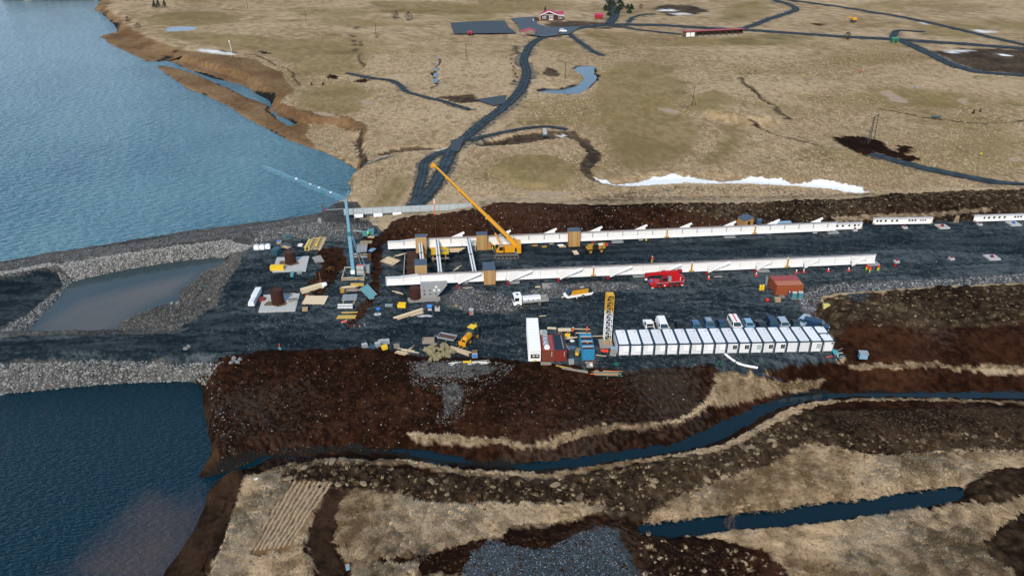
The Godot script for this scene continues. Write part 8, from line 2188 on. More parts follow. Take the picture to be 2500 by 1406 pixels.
	bx(yb, "web", "pale_yellow", Vector3(0, 0.4, -2.0), Vector3(0.25, 0.7, 5.4))
	bx(yb, "flange", "pale_yellow", Vector3(0, 0.78, -2.0), Vector3(0.6, 0.08, 5.4))
	bx(yb, "flange", "pale_yellow", Vector3(0, 0.05, -2.0), Vector3(0.6, 0.08, 5.4))
	form_panel("weathered grey formwork panel lying right of the farther slab", p3(-48.7,0.05,-177.89), Vector3(0.12, 0.5, 0.05), Vector2(2.2, 3.2), "concrete", "concrete_warm")
	for q in [[p3(-53.06,0,-169.32), 0.1, Vector3(0.75, 0.6, 1.9), "upright grey-green block before the farther slab"], [p3(-51.59,0,-170.2), 0.7, Vector3(0.9, 0.5, 1.2), "tilted grey-blue block before the farther slab"]]:
		var t := thing("foam_bundle", q[3], "bundle", q[0], q[1])
		bx(t, "bundle", "teal" if q[1] < 0.5 else "galv", Vector3(0, 0.3, 0), q[2])
		bx(t, "strap", "concrete_pale", Vector3(0, 0.31, 0.2), Vector3(q[2].x + 0.02, q[2].y + 0.02, 0.1))
	for q in [[p3(-44.61,0,-172.44), "rusty tripod of bars on dark rubble"], [p3(-45.31,0,-165.45), "rusty pipe cross standing by the wrapped beam"]]:
		var t := thing("rusty_bars", q[1], "bars", q[0], 0.0)
		for k in 5:
			var a := TAU * k / 5 + 0.4
			tb(t, "bar", "rust_light", Vector3(cos(a) * 1.4, 0.05, sin(a) * 1.2), Vector3(-cos(a) * 0.3, 0.4 + 0.1 * k, 0), 0.07, 5)
		if q[1].begins_with("rusty pipe"):
			tb(t, "upright", "rust_light", Vector3(0, 0, 0), Vector3(-0.2, 2.8, 0), 0.11, 6)
	var wb := thing("timber_box_beam", "long pale timber box beam with a white wrapped end", "beam", p3(-46.55,0,-161.5), 0.62)
	bx(wb, "box", "timber_cream", Vector3(0, 0.6, 0), Vector3(5.2, 1.0, 1.1))
	bx(wb, "open_end", "timber", Vector3(-2.62, 0.55, 0), Vector3(0.06, 0.8, 0.9))
	put(wb, "white_wrap", rock_mesh(71, 0.8), "sack", Vector3(2.9, 0.7, 0.2)).scale = Vector3.ONE * 1.9
	bx(wb, "bearer", "timber_grey", Vector3(0, 0.05, 0), Vector3(0.2, 0.1, 1.4))
	var cp := thing("cream_deck_panel", "large cream timber deck panel lying in front of the box beam", "panel", p3(-44.65,0,-156.34), -0.03)
	for k in 7:
		bx(cp, "plank", "timber_cream", Vector3(0, 0.3, -1.7 + k * 0.56), Vector3(5.1, 0.08, 0.54))
	for e in [-2.0, 0, 2.0]:
		bx(cp, "bearer", "timber", Vector3(e, 0.13, 0), Vector3(0.16, 0.26, 3.7))
	bx(cp, "orange_rag", "orange", Vector3(-2.3, 0.4, -1.9), Vector3(0.6, 0.12, 0.3))
	pallet("lone small pallet in front of the nearer slab", p3(-45.99,0,-152.17), 0.2, "timber", 2)
	var ws := thing("wrapped_bundle", "long white plastic-wrapped bundle left of the nearer slab", "bundle", p3(-58.55,0,-156.92), 0.03)
	bx(ws, "upper_pack", "sack", Vector3(0, 0.65, -1.8), Vector3(1.3, 1.2, 4.2))
	put(ws, "loose_wrap", MB.new().prism([Vector2(-0.75, 0), Vector2(0.75, 0), Vector2(0.6, 1.1), Vector2(0.1, 1.25), Vector2(-0.6, 1.0)], 0.3, 3.0).mesh(), "sack")
	bx(ws, "bearer", "timber_grey", Vector3(0, 0.05, -1.5), Vector3(1.4, 0.1, 0.2))
	for q in [[p3(-54.78,0.35,-157.25), 1.1, 3.0, "pale prop leaning at the nearer rebar cage"], [p3(-51.46,0.35,-159.23), 0.0, 3.6, "pale lath at the back edge of the nearer slab"], [p3(-48.67,0.35,-155.12), 1.5, 2.6, "pale lath at the side edge of the nearer slab"], [p3(-49.8,0.5,-156.78), 0.5, 1.6, "short pale lath across the slab corner"]]:
		boards("lath", q[3], q[0], q[1], 1, q[2], 0.16, "timber_cream", 0.0)
	crate("steel_tray", "grey steel tray on the nearer slab corner", p3(-49.66,0.31,-155.77), 0.35, Vector3(1.7, 0.6, 0.8), "steel", true)
	crate("brown_box", "brown-red box at the corner of the nearer slab", p3(-56.62,0,-156.34), 0.1, Vector3(1.2, 0.8, 1.0), "box_red", false)
	# beside the tower crane
	form_panel("framed formwork panel on top of a pile north of the tower crane", p3(-38.31,1,-181.94), Vector3(0, 0.12, 0), Vector2(2.6, 3.4))
	for k in 4:
		form_panel("formwork panel in the pile north of the tower crane, layer %s from ground" % ORD[k], p3(-38.77,0,-184.1) + Vector3(0.05 * k, 0.25 * k, 0.06 * k), Vector3(0, 0.12, 0), Vector2(2.7, 3.5), "concrete_warm", "timber_grey", "formwork panels piled north of the tower crane")
	form_panel("olive-edged formwork panel behind the formwork pile", p3(-38.24,0.4,-187.56), Vector3(0, 0.1, 0), Vector2(3.2, 1.6), "foam", "galv")
	form_panel("upright formwork panel leaning against the gravel ridge", p3(-32.83,0.2,-159.71), Vector3(0.55, 0.95, 0.2), Vector2(2.3, 4.4), "galv", "teal")
	form_panel("narrow ladder-like formwork panel on rubble below the barrier", p3(-41.68,0.1,-195.46), Vector3(0.1, -0.5, 0.1), Vector2(3.4, 1.0), "galv", "tarp")
	crate("teal_tank", "teal steel tank near the ladder-like panel", p3(-39.12,0,-192.68), 0.1, Vector3(1.5, 1.2, 1.2), "teal", false)
	crate("teal_tank", "second teal steel tank next to the peach board", p3(-37.83,0,-193.5), 0.1, Vector3(1.6, 1.5, 1.2), "teal", false)
	boards("peach_board", "peach coloured board on the teal tanks", p3(-37.5,0.3,-190.94), 0.0, 2, 1.7, 0.5, "timber")
	boards("blue_sheets", "blue sheets propped by the formwork pile", p3(-35.86,0.2,-183.17), 1.2, 3, 2.2, 0.4, "car_ltblue", 0.8)
	poles("steel_props", "pale steel props scattered south of the formwork pile", p3(-41.06,0,-179.91), p3(-36.71,0,-179.91), 3, 0.07, ["galv", "timber_cream"], 0.9, "prop")
	poles("rusty_pipes", "upright rusty pipes beside the steel props", p3(-38.21,0,-176.58), p3(-38.83,0,-181.37), 2, 0.14, ["rust_light"], 0.6, "pipe")
	var rb := thing("rusty_drum", "rusty brown drum right of the steel props", "drum", p3(-35.82,0,-178.24), 0.0)
	tb(rb, "shell", "rust_light", Vector3.ZERO, Vector3(0, 1.5, 0), 0.5, 12)
	for e in [0.4, 1.0]:
		tb(rb, "hoop", "rust", Vector3(0, e, 0), Vector3(0, e + 0.06, 0), 0.53, 12)
	# frame fence round crane base
	var ff := thing("timber_guardrail", "pale timber guardrail round the tower crane base", "guardrail", p3(-37.87,0,-166.72), 0.05)
	for e in [-2.6, 2.6]:
		bx(ff, "side_rail", "timber_cream", Vector3(e, 0.9, -2.2), Vector3(0.12, 0.16, 5.6))
		for z in [-5.0, -2.2, 0.55]:
			bm(ff, "post", "timber", Vector3(e, 0, z), Vector3(e, 1.1, z), 0.1)
	for h in [0.5, 1.0]:
		bx(ff, "front_rail", "timber_cream", Vector3(0, h, 0.62), Vector3(5.3, 0.16, 0.08))
	bx(ff, "rear_rail", "timber_cream", Vector3(-1.0, 1.0, -5.0), Vector3(3.4, 0.16, 0.08))
	bx(ff, "brace", "timber", Vector3(1.5, 0.5, 0.7), Vector3(2.2, 0.12, 0.06), Vector3(0, 0, -0.25))
	var yl := thing("yellow_trunking", "long yellow slotted box beam before the tower crane base", "beam", p3(-36.38,0,-163.77), 0.0)
	bx(yl, "beam", "timber_yellow", Vector3(0, 0.35, 0), Vector3(3.1, 0.55, 0.5))
	for k in 8:
		bx(yl, "slot", "ochre", Vector3(-1.3 + k * 0.37, 0.35, 0.26), Vector3(0.12, 0.3, 0.02))
	boards("mixed_timber", "jumbled pale timber in front of the crane guardrail", p3(-38.35,0,-162.94), 0.05, 10, 3.0, 0.16, "timber_cream", 2.5, 2)
	boards("mixed_timber", "jumbled grey and yellow timber beside the small orange box", p3(-37.41,0,-161.5), 0.05, 9, 3.6, 0.18, "timber_grey", 2.5, 2)
	crate("orange_box", "small orange-brown box at the end of the jumbled timber", p3(-39.26,0,-160.69), 0.1, Vector3(0.9, 0.8, 0.9), "ochre", false)
	for q in [[p3(-37.1,0,-157.7), "perforated steel plate lying on battens"]]:
		var t := thing("perforated_plate", q[1], "plate", q[0], 0.08)
		for k in 3:
			bx(t, "plate_strip", "galv", Vector3(0, 0.2, -1.1 + k * 1.1), Vector3(3.3, 0.06, 0.7))
		for k in 9:
			bx(t, "bridge", "galv", Vector3(-1.5 + k * 0.375, 0.2, 0), Vector3(0.14, 0.055, 2.9))
		for e in [-1.2, 1.2]:
			bx(t, "batten", "timber_yellow", Vector3(e, 0.08, 1.0), Vector3(0.2, 0.16, 5.2))
	for q in [[p3(-37.28,0,-153.67), "silver pipe nearer the crane of the two side by side"], [p3(-37.06,0,-152.54), "silver pipe nearer the yellow timber of the two side by side"]]:
		var t := thing("silver_pipe", q[1], "pipe", q[0], 0.02, "silver pipes")
		put(t, "pipe", MB.new().tube(Vector3(-1.6, 0.42, 0), Vector3(1.6, 0.42, 0), 0.42, 14).mesh(), "steel")
		for e in [-1.6, 1.6]:
			put(t, "flange", MB.new().tube(Vector3(e - 0.05, 0.42, 0), Vector3(e + 0.05, 0.42, 0), 0.46, 14).mesh(), "galv")
	boards("yellow_timber", "stack of yellow timber tied with an orange strap", p3(-36.16,0,-148.7), 0.04, 12, 4.2, 0.26, "timber_yellow", 0.8, 3)
	boards("yellow_timber", "single long yellow timber above the strapped stack", p3(-35.85,0,-150.88), 0.06, 2, 3.8, 0.24, "timber_yellow", 0.6)
	var os := thing("red_sheet", "red plastic sheet at the foot of the strapped timber", "sheet", p3(-36.36,0,-146.93), 0.1)
	bx(os, "sheet", "red_bright", Vector3(0, 0.08, 0), Vector3(1.2, 0.14, 0.6))
	bx(os, "lath", "timber_cream", Vector3(0.1, 0.2, 0.1), Vector3(1.7, 0.06, 0.14), Vector3(0, 0.9, 0))
	for k in 3:
		var t := thing("rusty_bracket", "rusty bracket with pale ends, %s from the red sheet" % ORD[k], "bracket", [p3(-34.42,0,-145.01), p3(-33.29,0,-145.01), p3(-32.32,0,-145.53)][k], 0.3, "rusty brackets in a line")
		bx(t, "arm", "rust", Vector3(0, 0.15, 0), Vector3(1.0, 0.28, 0.5))
		bx(t, "foot", "galv", Vector3(0.6, 0.1, 0.1), Vector3(0.25, 0.2, 0.7))
	# deck panel by the abutment and laths
	var dp := thing("timber_deck_panel", "big pale timber panel lying aslant west of the sheet piles", "panel", p3(-30.45,0.25,-176.77), -0.62)
	for k in 5:
		bx(dp, "plank", "timber_cream" if k % 2 else "timber", Vector3(0, 0.1 - 0.05 * k, -1.3 + k * 0.62), Vector3(4.2, 0.08, 0.6))
	for e in [-1.5, 1.5]:
		bx(dp, "bearer", "timber_grey", Vector3(e, -0.12, 0.0), Vector3(0.15, 0.3, 3.0))
	boards("loose_laths", "tangle of pale laths above the aslant timber panel", p3(-28.99,0,-180.4), 0.6, 7, 1.8, 0.09, "timber_cream", 6.0)
	boards("loose_laths", "loose laths inside the pit between the girders", p3(-13.37,0,-173.12), 1.0, 3, 2.0, 0.14, "timber_cream", 4.0)
	boards("loose_laths", "long laths beside the abutment footing", p3(-26,0,-160.09), -0.5, 4, 2.6, 0.12, "timber_cream", 4.0)
	# danger board and prop on the river side
	var sg := thing("marker_board", "small orange marker board on a thin post at the river edge", "sign", p3(-53.12,0,-204.88), 0.0)
	tb(sg, "post", "dark_steel", Vector3.ZERO, Vector3(0, 3.7, 0), 0.06, 5)
	bx(sg, "board", "rust_light", Vector3(0, 3.75, 0), Vector3(0.55, 0.5, 0.05))
	var bb := thing("concrete_block", "pale tapered concrete block beside the marker board", "block", p3(-53.7,0,-202.81), 0.1)
	put(bb, "block", MB.new().prism([Vector2(-0.6, 0), Vector2(0.6, 0), Vector2(0.4, 0.8), Vector2(-0.4, 0.8)], -0.5, 0.5).mesh(), "concrete")
	var sh := thing("grade_stake", "orange-topped stake with blue box beside the causeway", "stake", p3(-47.34,0,-135.83), 0.0)
	tb(sh, "stake", "orange", Vector3.ZERO, Vector3(0, 1.3, 0), 0.06, 5)
	bx(sh, "box", "teal", Vector3(0.05, 0.2, 0.1), Vector3(0.7, 0.3, 0.4))

# ---- people: one continuous skin over a skeleton of tapered capsules
func person_mesh(walk: float, jacket: Color, legs: Color) -> ArrayMesh:
	var B := [
		[Vector3(-0.10, 0.92, 0), 0.13, Vector3(-0.12, 0.5, walk * 0.16), 0.085, 1], [Vector3(-0.12, 0.5, walk * 0.16), 0.085, Vector3(-0.12, 0.1, walk * 0.2 - 0.05), 0.06, 1], [Vector3(-0.12, 0.08, walk * 0.2 - 0.05), 0.06, Vector3(-0.13, 0.05, walk * 0.2 + 0.14), 0.05, 3],
		[Vector3(0.10, 0.92, 0), 0.13, Vector3(0.12, 0.5, -walk * 0.16), 0.085, 1], [Vector3(0.12, 0.5, -walk * 0.16), 0.085, Vector3(0.12, 0.1, -walk * 0.24), 0.06, 1], [Vector3(0.12, 0.08, -walk * 0.24), 0.06, Vector3(0.13, 0.05, -walk * 0.24 + 0.18), 0.05, 3],
		[Vector3(0, 0.95, 0), 0.17, Vector3(0, 1.3, 0.01), 0.19, 0], [Vector3(-0.16, 1.4, 0), 0.09, Vector3(0.16, 1.4, 0), 0.09, 0],
		[Vector3(-0.2, 1.4, 0), 0.075, Vector3(-0.27, 1.12, -walk * 0.1), 0.06, 0], [Vector3(-0.27, 1.12, -walk * 0.1), 0.06, Vector3(-0.26, 0.9, 0.12), 0.045, 0],
		[Vector3(0.2, 1.4, 0), 0.075, Vector3(0.27, 1.12, walk * 0.1), 0.06, 0], [Vector3(0.27, 1.12, walk * 0.1), 0.06, Vector3(0.25, 0.92, 0.16), 0.045, 0],
		[Vector3(-0.26, 0.88, 0.13), 0.045, Vector3(-0.25, 0.8, 0.16), 0.035, 2], [Vector3(0.25, 0.9, 0.17), 0.045, Vector3(0.24, 0.82, 0.22), 0.035, 2],
		[Vector3(0, 1.45, 0), 0.065, Vector3(0, 1.56, 0.01), 0.065, 2], [Vector3(0, 1.62, 0.015), 0.10, Vector3(0, 1.68, 0.005), 0.105, 2]]
	var cs := 0.045
	var nx := 18
	var ny := 42
	var nz := 18
	var org := Vector3(-0.405, -0.03, -0.38)
	var fld := PackedFloat32Array()
	fld.resize(nx * ny * nz)
	var which := PackedByteArray()
	which.resize(nx * ny * nz)
	for j in ny:
		for k in nz:
			for i in nx:
				var p := org + Vector3(i, j, k) * cs
				var best := 9.0
				var acc := 0.0
				var w := 0
				for e in B:
					var a: Vector3 = e[0]
					var ab: Vector3 = e[2] - a
					var h := clampf((p - a).dot(ab) / ab.length_squared(), 0.0, 1.0)
					var dd := p.distance_to(a + ab * h) - lerpf(e[1], e[3], h)
					acc += exp(-dd * 42.0)
					if dd < best:
						best = dd
						w = e[4]
				fld[(j * nz + k) * nx + i] = -log(acc) / 42.0
				which[(j * nz + k) * nx + i] = w
	var cols := [jacket, legs, Color(0.42, 0.24, 0.17), Color(0.02, 0.02, 0.02)]
	var vid := {}
	var vs := PackedVector3Array()
	var vc := PackedColorArray()
	var ofs := [0, 1, nx, nx + 1, nz * nx, nz * nx + 1, nz * nx + nx, nz * nx + nx + 1]
	for j in ny - 1:
		for k in nz - 1:
			for i in nx - 1:
				var o := (j * nz + k) * nx + i
				var ins := 0
				for q in 8:
					if fld[o + ofs[q]] < 0.0:
						ins += 1
				if ins == 0 or ins == 8:
					continue
				var c := Vector3.ZERO
				var n := 0
				for q in [[0, 1], [2, 3], [4, 5], [6, 7], [0, 2], [1, 3], [4, 6], [5, 7], [0, 4], [1, 5], [2, 6], [3, 7]]:
					var fa := fld[o + ofs[q[0]]]
					var fb := fld[o + ofs[q[1]]]
					if (fa < 0.0) != (fb < 0.0):
						var t := fa / (fa - fb)
						var pa := Vector3(q[0] & 1, (q[0] >> 2) & 1, (q[0] >> 1) & 1)
						var pb := Vector3(q[1] & 1, (q[1] >> 2) & 1, (q[1] >> 1) & 1)
						c += pa.lerp(pb, t)
						n += 1
				vid[o] = vs.size()
				vs.append(org + (Vector3(i, j, k) + c / n) * cs)
				vc.append(cols[which[o]])
	var st := SurfaceTool.new()
	st.begin(Mesh.PRIMITIVE_TRIANGLES)
	st.set_smooth_group(0)
	for j in range(1, ny - 1):
		for k in range(1, nz - 1):
			for i in range(1, nx - 1):
				var o := (j * nz + k) * nx + i
				var ax := [[1, nx, nz * nx], [nx, nz * nx, 1], [nz * nx, 1, nx]]
				for q in ax:
					var f0 := fld[o] < 0.0
					var f1 := fld[o + q[0]] < 0.0
					if f0 == f1:
						continue
					var c := [o, o - q[1], o - q[1] - q[2], o - q[2]]
					var ok := true
					for e in c:
						if not vid.has(e):
							ok = false
					if not ok:
						continue
					var idx := [0, 1, 2, 0, 2, 3]
					var nn := (vs[vid[c[1]]] - vs[vid[c[0]]]).cross(vs[vid[c[2]]] - vs[vid[c[0]]])
					var dir := Vector3(1 if q[0] == 1 else 0, 1 if q[0] == nz * nx else 0, 1 if q[0] == nx else 0)
					if not f0:
						dir = -dir
					if nn.dot(dir) > 0.0:
						idx = [0, 2, 1, 0, 3, 2]
					for e in idx:
						st.set_color(vc[vid[c[e]]])
						st.add_vertex(vs[vid[c[e]]])
	st.index()
	st.generate_normals()
	return st.commit()

func people():
	var red := Color(0.62, 0.02, 0.02)
	var hiv := Color(0.45, 0.62, 0.02)
	var ora := Color(0.80, 0.14, 0.01)
	var dark := Color(0.012, 0.014, 0.02)
	var navy := Color(0.02, 0.03, 0.06)
	var a := person_mesh(0.4, red, hiv)
	var b := person_mesh(1.0, red, hiv)
	var c := person_mesh(0.3, ora, dark)
	var d := person_mesh(0.3, hiv, navy)
	var rows := [[c, p3(12.82,0,-141.63), -1.5, "person in orange jacket and dark trousers at the saw bench", "white"], [c, p3(15.76,0,-141.79), 1.2, "person in orange jacket behind the blue container", "orange"], [a, p3(-5.06,0,-183.72), 2.0, "person in red jacket beside the low chipboard crate", "red_bright"], [d, p3(-4.38,0,-183.97), -1.6, "person in yellow vest beside the crawler crane", "white"], [a, p3(34.9,0,-176.35), 0.6, "person in red jacket on the far side of the front girder", "white"], [b, p3(86.64,0,-171.76), -0.6, "person in red walking behind two others at the girder end", "red_bright"], [b, p3(86.8,0,-170.54), 0.3, "person in red striding nearest the camera at the girder end", "red_bright"], [a, p3(89.35,0,-171.65), 2.6, "person in red standing apart to the right at the girder end", "red_bright"], [d, p3(-38.33,0,-191.88), 1.0, "person in dark clothes standing at the teal tanks", "white"]]
	for q in rows:
		var t := thing("person", q[3], "person", on_ground(q[1], 0.0), q[2], "workers on the site")
		put(t, "body", q[0], "tinted")
		put(t, "helmet", MB.new().tube(Vector3(0, 1.70, 0), Vector3(0, 1.80, 0), 0.135, 10, 0.08).tube(Vector3(0, 1.69, 0.03), Vector3(0, 1.71, 0.03), 0.16, 10).mesh(), q[4])

# ---- stones, clods and tufts
func scatter(parent: Node, called: String, meshes: Array, m: String, zone_ids: Array, count: int, lo: float, hi: float, region: PackedVector2Array, sink: float, tint: Array, sd: int, bias := 2.5):
	rng.seed = sd
	var x0 := 1e9
	var x1 := -1e9
	var z0 := 1e9
	var z1 := -1e9
	for p in region:
		x0 = minf(x0, p.x)
		x1 = maxf(x1, p.x)
		z0 = minf(z0, p.y)
		z1 = maxf(z1, p.y)
	var xf := []
	var tries := 0
	while xf.size() < count and tries < count * 12:
		tries += 1
		var x := rng.randf_range(x0, x1)
		var z := rng.randf_range(z0, z1)
		if not inside(Vector2(x, z), region):
			continue
		if sd == 35 and tn(x, z, 2.4) + 0.6 * tf(x, z, 5.0) < rng.randf_range(-0.6, 0.5):
			continue
		var s := lo + (hi - lo) * pow(rng.randf(), bias)
		var t := rng.randf()
		if called == "dry_grass_tufts":
			if look_up(x, z)[0] != NEARGRASS:
				continue
			t = clampf(0.5 + 0.6 * tn(x, z, 2.3) + 0.45 * tf(x, z, 5.0) + rng.randf_range(-0.25, 0.25), 0, 1)
		xf.append([Vector3(x, ground_at(x, z) - sink * s, z), s, 5.0 * tn(x, z, 1.6) + rng.randf() * 0.9 if called == "dry_grass_tufts" else rng.randf() * TAU, t])
	for v in meshes.size():
		var mine := []
		for k in xf.size():
			if k % meshes.size() == v:
				mine.append(xf[k])
		if mine.is_empty():
			continue
		var mm := MultiMesh.new()
		mm.transform_format = MultiMesh.TRANSFORM_3D
		mm.use_colors = true
		mm.mesh = meshes[v]
		mm.instance_count = mine.size()
		for k in mine.size():
			var q: Array = mine[k]
			mm.set_instance_transform(k, Transform3D(Basis(Vector3.UP, q[2]).scaled(Vector3.ONE * q[1]), q[0]))
			mm.set_instance_color(k, (tint[0] as Color).lerp(tint[1], q[3]))
		var mi := MultiMeshInstance3D.new()
		mi.name = called
		mi.multimesh = mm
		mi.material_override = M[m]
		mi.set_meta("kind", "stuff")
		parent.add_child(mi, true)

func tuft_mesh(sd: int, n: int) -> ArrayMesh:
	var r := RandomNumberGenerator.new()
	r.seed = sd
	var b := MB.new()
	for k in n:
		var a := r.randf_range(-1.0, 1.0)
		var d := Vector3(cos(a), 0, sin(a))
		var o := Vector3(r.randf_range(-0.3, 0.3), 0, r.randf_range(-0.3, 0.3))
		var side := Vector3(-d.z, 0, d.x) * r.randf_range(0.03, 0.07)
		var lean := r.randf_range(0.3, 0.9)
		var mid := o + d * lean * 0.4 + Vector3(0, r.randf_range(0.18, 0.34), 0)
		var tip := o + d * lean + Vector3(0, r.randf_range(0.16, 0.42), 0)
		b.quad(o - side, o + side, mid + side * 0.8, mid - side * 0.8, Vector3.UP + d)
		b.tri(mid - side * 0.8, mid + side * 0.8, tip, (Vector3.UP + d * 0.5).normalized())
	return b.mesh()

func band(a: PackedVector2Array, b: PackedVector2Array) -> PackedVector2Array:
	var r := b.duplicate()
	r.reverse()
	var o := a.duplicate()
	o.append_array(r)
	return o

func stones():
	var rocks := []
	for k in 5:
		rocks.append(rock_mesh(100 + k, rng.randf_range(0.55, 0.8)))
	var bank: Node = get_node("riprap_bank")
	var earth: Node = get_node("bare_earth")
	var slope := band(v2([-117.5,-130.7,-102.0,-131.9,-90.2,-132.8,-82.4,-133.7,-73.4,-133.7,-63.4,-133.4,-57.5,-131.9]), v2([-114.4,-123.5,-100.3,-126.5,-89.5,-129.0,-78.1,-130.7,-67.8,-131.7,-63.6,-131.6,-60.6,-129.0]))
	var dyke := band(v2([-124.2,-170.4,-112.3,-176.3,-99.6,-182.3,-86.0,-188.1,-75.4,-191.8,-67.4,-187.1]), v2([-125.7,-171.3,-115.4,-176.7,-108.5,-172.7,-95.5,-180.9,-87.5,-183.8,-74.0,-186.8,-69.1,-183.8]))
	var grey := [Color(0.07, 0.074, 0.078), Color(0.30, 0.305, 0.30)]
	var west := band(v2([-112.7,-174.2,-109.2,-169.3,-109.3,-162.0,-109.4,-153.3,-110.3,-145.3]), v2([-107.9,-172.2,-108.3,-169.6,-107.0,-158.2,-106.1,-146.6,-110.5,-144.9]))
	# the largest stones one by one
	var shades := []
	for k in 4:
		var c := Color(0.09, 0.094, 0.098).lerp(Color(0.29, 0.29, 0.28), k / 3.0)
		pm("stone_%d" % k, c, 0.9, 0.0, 0.3, 0.8)
		shades.append("stone_%d" % k)
	rng.seed = 5
	var made := 0
	while made < 230:
		var p := Vector2(rng.randf_range(-110, -40), rng.randf_range(-150, -120))
		if not inside(p, slope):
			continue
		var s := rng.randf_range(0.55, 1.15)
		var o := put(bank, "stone", rocks[made % 5], shades[rng.randi() % 4], Vector3(p.x, ground_at(p.x, p.y) + 0.02, p.y), Vector3(0, rng.randf() * TAU, 0))
		o.scale = Vector3.ONE * s
		made += 1
	for q in [p3(-55.58,-0.6,-130.7), p3(-55.22,-0.5,-131.43), p3(-54.43,-0.5,-130.99), p3(-55.5,-0.3,-132.17), p3(-54.26,-0.3,-131.87), p3(-66.37,-0.3,-137.09), p3(-66.75,-0.3,-136.3), p3(-79.26,-2.5,-160.32), p3(-78,-2.5,-160.52), p3(-69.62,-1,-158.56)]:
		var o := put(bank, "stone", rocks[made % 5], "stone_2", on_ground(q, 0.15), Vector3(0, made, 0))
		o.scale = Vector3.ONE * 1.25
		made += 1
	scatter(bank, "small_stones", rocks, "tinted", [], 5200, 0.18, 0.6, slope, 0.1, grey, 31)
	scatter(bank, "small_stones", rocks, "tinted", [], 9000, 0.16, 0.62, dyke, 0.1, [Color(0.09, 0.09, 0.09), Color(0.36, 0.36, 0.35)], 32)
	scatter(bank, "small_stones", rocks, "tinted", [], 5500, 0.12, 0.4, band(v2([-131.4,-181.3,-118.7,-187.5,-105.4,-194.0,-91.1,-200.3,-75.7,-206.0,-56.2,-212.7]), v2([-123.5,-169.3,-111.7,-175.2,-99.0,-181.1,-85.5,-186.9,-71.3,-193.0,-50.7,-199.3])), 0.1, [Color(0.08, 0.08, 0.08), Color(0.30, 0.30, 0.29)], 28)
	scatter(bank, "small_stones", rocks, "tinted", [], 2600, 0.14, 0.5, band(v2([-68.6,-180.4,-67.8,-171.1,-67.8,-163.5,-66.6,-155.6,-69.2,-150.0,-74.0,-143.8]), v2([-74.0,-186.8,-79.7,-174.0,-81.9,-166.0,-82.2,-162.5,-88.6,-155.4,-89.6,-147.6])), 0.1, [Color(0.06, 0.055, 0.05), Color(0.24, 0.225, 0.20)], 27)
	scatter(bank, "small_stones", rocks, "tinted", [], 2200, 0.16, 0.6, west, 0.1, grey, 30)
	scatter(bank, "small_stones", rocks, "tinted", [], 1800, 0.16, 0.6, v2([-16.0,-158.9,-12.5,-163.4,-2.8,-160.3,0.0,-157.3,6.7,-163.4,19.4,-165.0,30.0,-165.0,29.7,-162.5,18.9,-160.3,7.5,-157.3,-0.9,-151.2,-10.9,-152.0]), 0.1, [Color(0.04, 0.05, 0.06), Color(0.26, 0.28, 0.3)], 33)
	scatter(bank, "small_stones", rocks, "tinted", [], 3000, 0.16, 0.7, v2([65.6,-158.3,73.4,-164.6,102.7,-167.2,124.0,-170.2,145.1,-172.0,140.0,-164.4,121.3,-165.4,101.0,-163.6,71.4,-158.9,67.1,-151.6,67.9,-146.2,64.4,-146.2]), 0.1, [Color(0.05, 0.06, 0.07), Color(0.30, 0.32, 0.34)], 34)
	scatter(bank, "small_stones", rocks, "tinted", [], 2200, 0.14, 0.5, v2([-20.4,-131.5,-16.4,-132.3,-4.9,-132.1,0.8,-130.0,-1.6,-126.0,-7.7,-121.9,-8.9,-116.2,-11.8,-114.4,-14.1,-115.6,-13.1,-121.9,-16.3,-123.3,-19.6,-124.6]), 0.2, [Color(0.05, 0.052, 0.052), Color(0.20, 0.205, 0.20)], 35)
	scatter(bank, "small_stones", rocks, "tinted", [], 170, 0.14, 0.5, v2([-61.6,-131.1,-59.9,-133.3,-55.0,-123.4,-51.0,-113.3,-47.8,-107.6,-44.3,-106.5,-46.6,-102.8,-49.6,-104.3,-53.6,-113.3,-58.2,-123.4]), 0.1, [Color(0.06, 0.055, 0.05), Color(0.22, 0.20, 0.18)], 36)
	scatter(bank, "small_stones", rocks, "tinted", [], 2600, 0.15, 0.5, v2([-68.1,-197.1,-53.7,-202.8,-39.8,-201.4,-35.7,-193.0,-45.3,-189.0,-60.0,-191.6,-69.3,-186.4]), 0.1, [Color(0.07, 0.075, 0.08), Color(0.32, 0.33, 0.33)], 37)
	scatter(bank, "small_stones", rocks, "tinted", [], 5200, 0.08, 0.36, v2([-7.1,-80.6,-6.0,-84.1,-3.1,-86.5,-0.6,-85.2,4.8,-84.4,9.2,-87.3,12.4,-88.8,15.4,-88.0,15.7,-84.8,16.8,-81.7,18.3,-78.0,16.9,-72.5,-6.6,-72.5]), 0.1, [Color(0.045, 0.056, 0.068), Color(0.17, 0.195, 0.215)], 38, 3.5)
	scatter(bank, "small_stones", rocks, "tinted", [], 14000, 0.08, 0.34, v2([-66.4,-176.6,-33.6,-163.4,5.1,-176.6,69.3,-186.4,139.5,-197.1,122.5,-167.6,71.0,-160.3,65.5,-134.7,36.2,-129.5,12.1,-130.2,-29.1,-135.5,-54.3,-136.3]), 0.1, [Color(0.03, 0.045, 0.056), Color(0.22, 0.25, 0.27)], 39, 3.0)
	# pale stones in the brown banks
	var south := band(v2([-59.0,-130.4,-49.9,-132.6,-28.8,-133.8,-16.2,-130.7,-4.8,-130.4,8.0,-127.8,19.8,-126.6,38.9,-127.5]), v2([-50.8,-108.9,-43.4,-108.1,-21.6,-109.7,-18.4,-113.1,-7.3,-111.5,3.6,-109.9,18.5,-114.2,37.8,-122.6]))
	scatter(earth, "pale_stones", rocks, "tinted", [], 1500, 0.08, 0.38, south, 0.1, [Color(0.07, 0.055, 0.045), Color(0.34, 0.32, 0.29)], 41, 5.0)
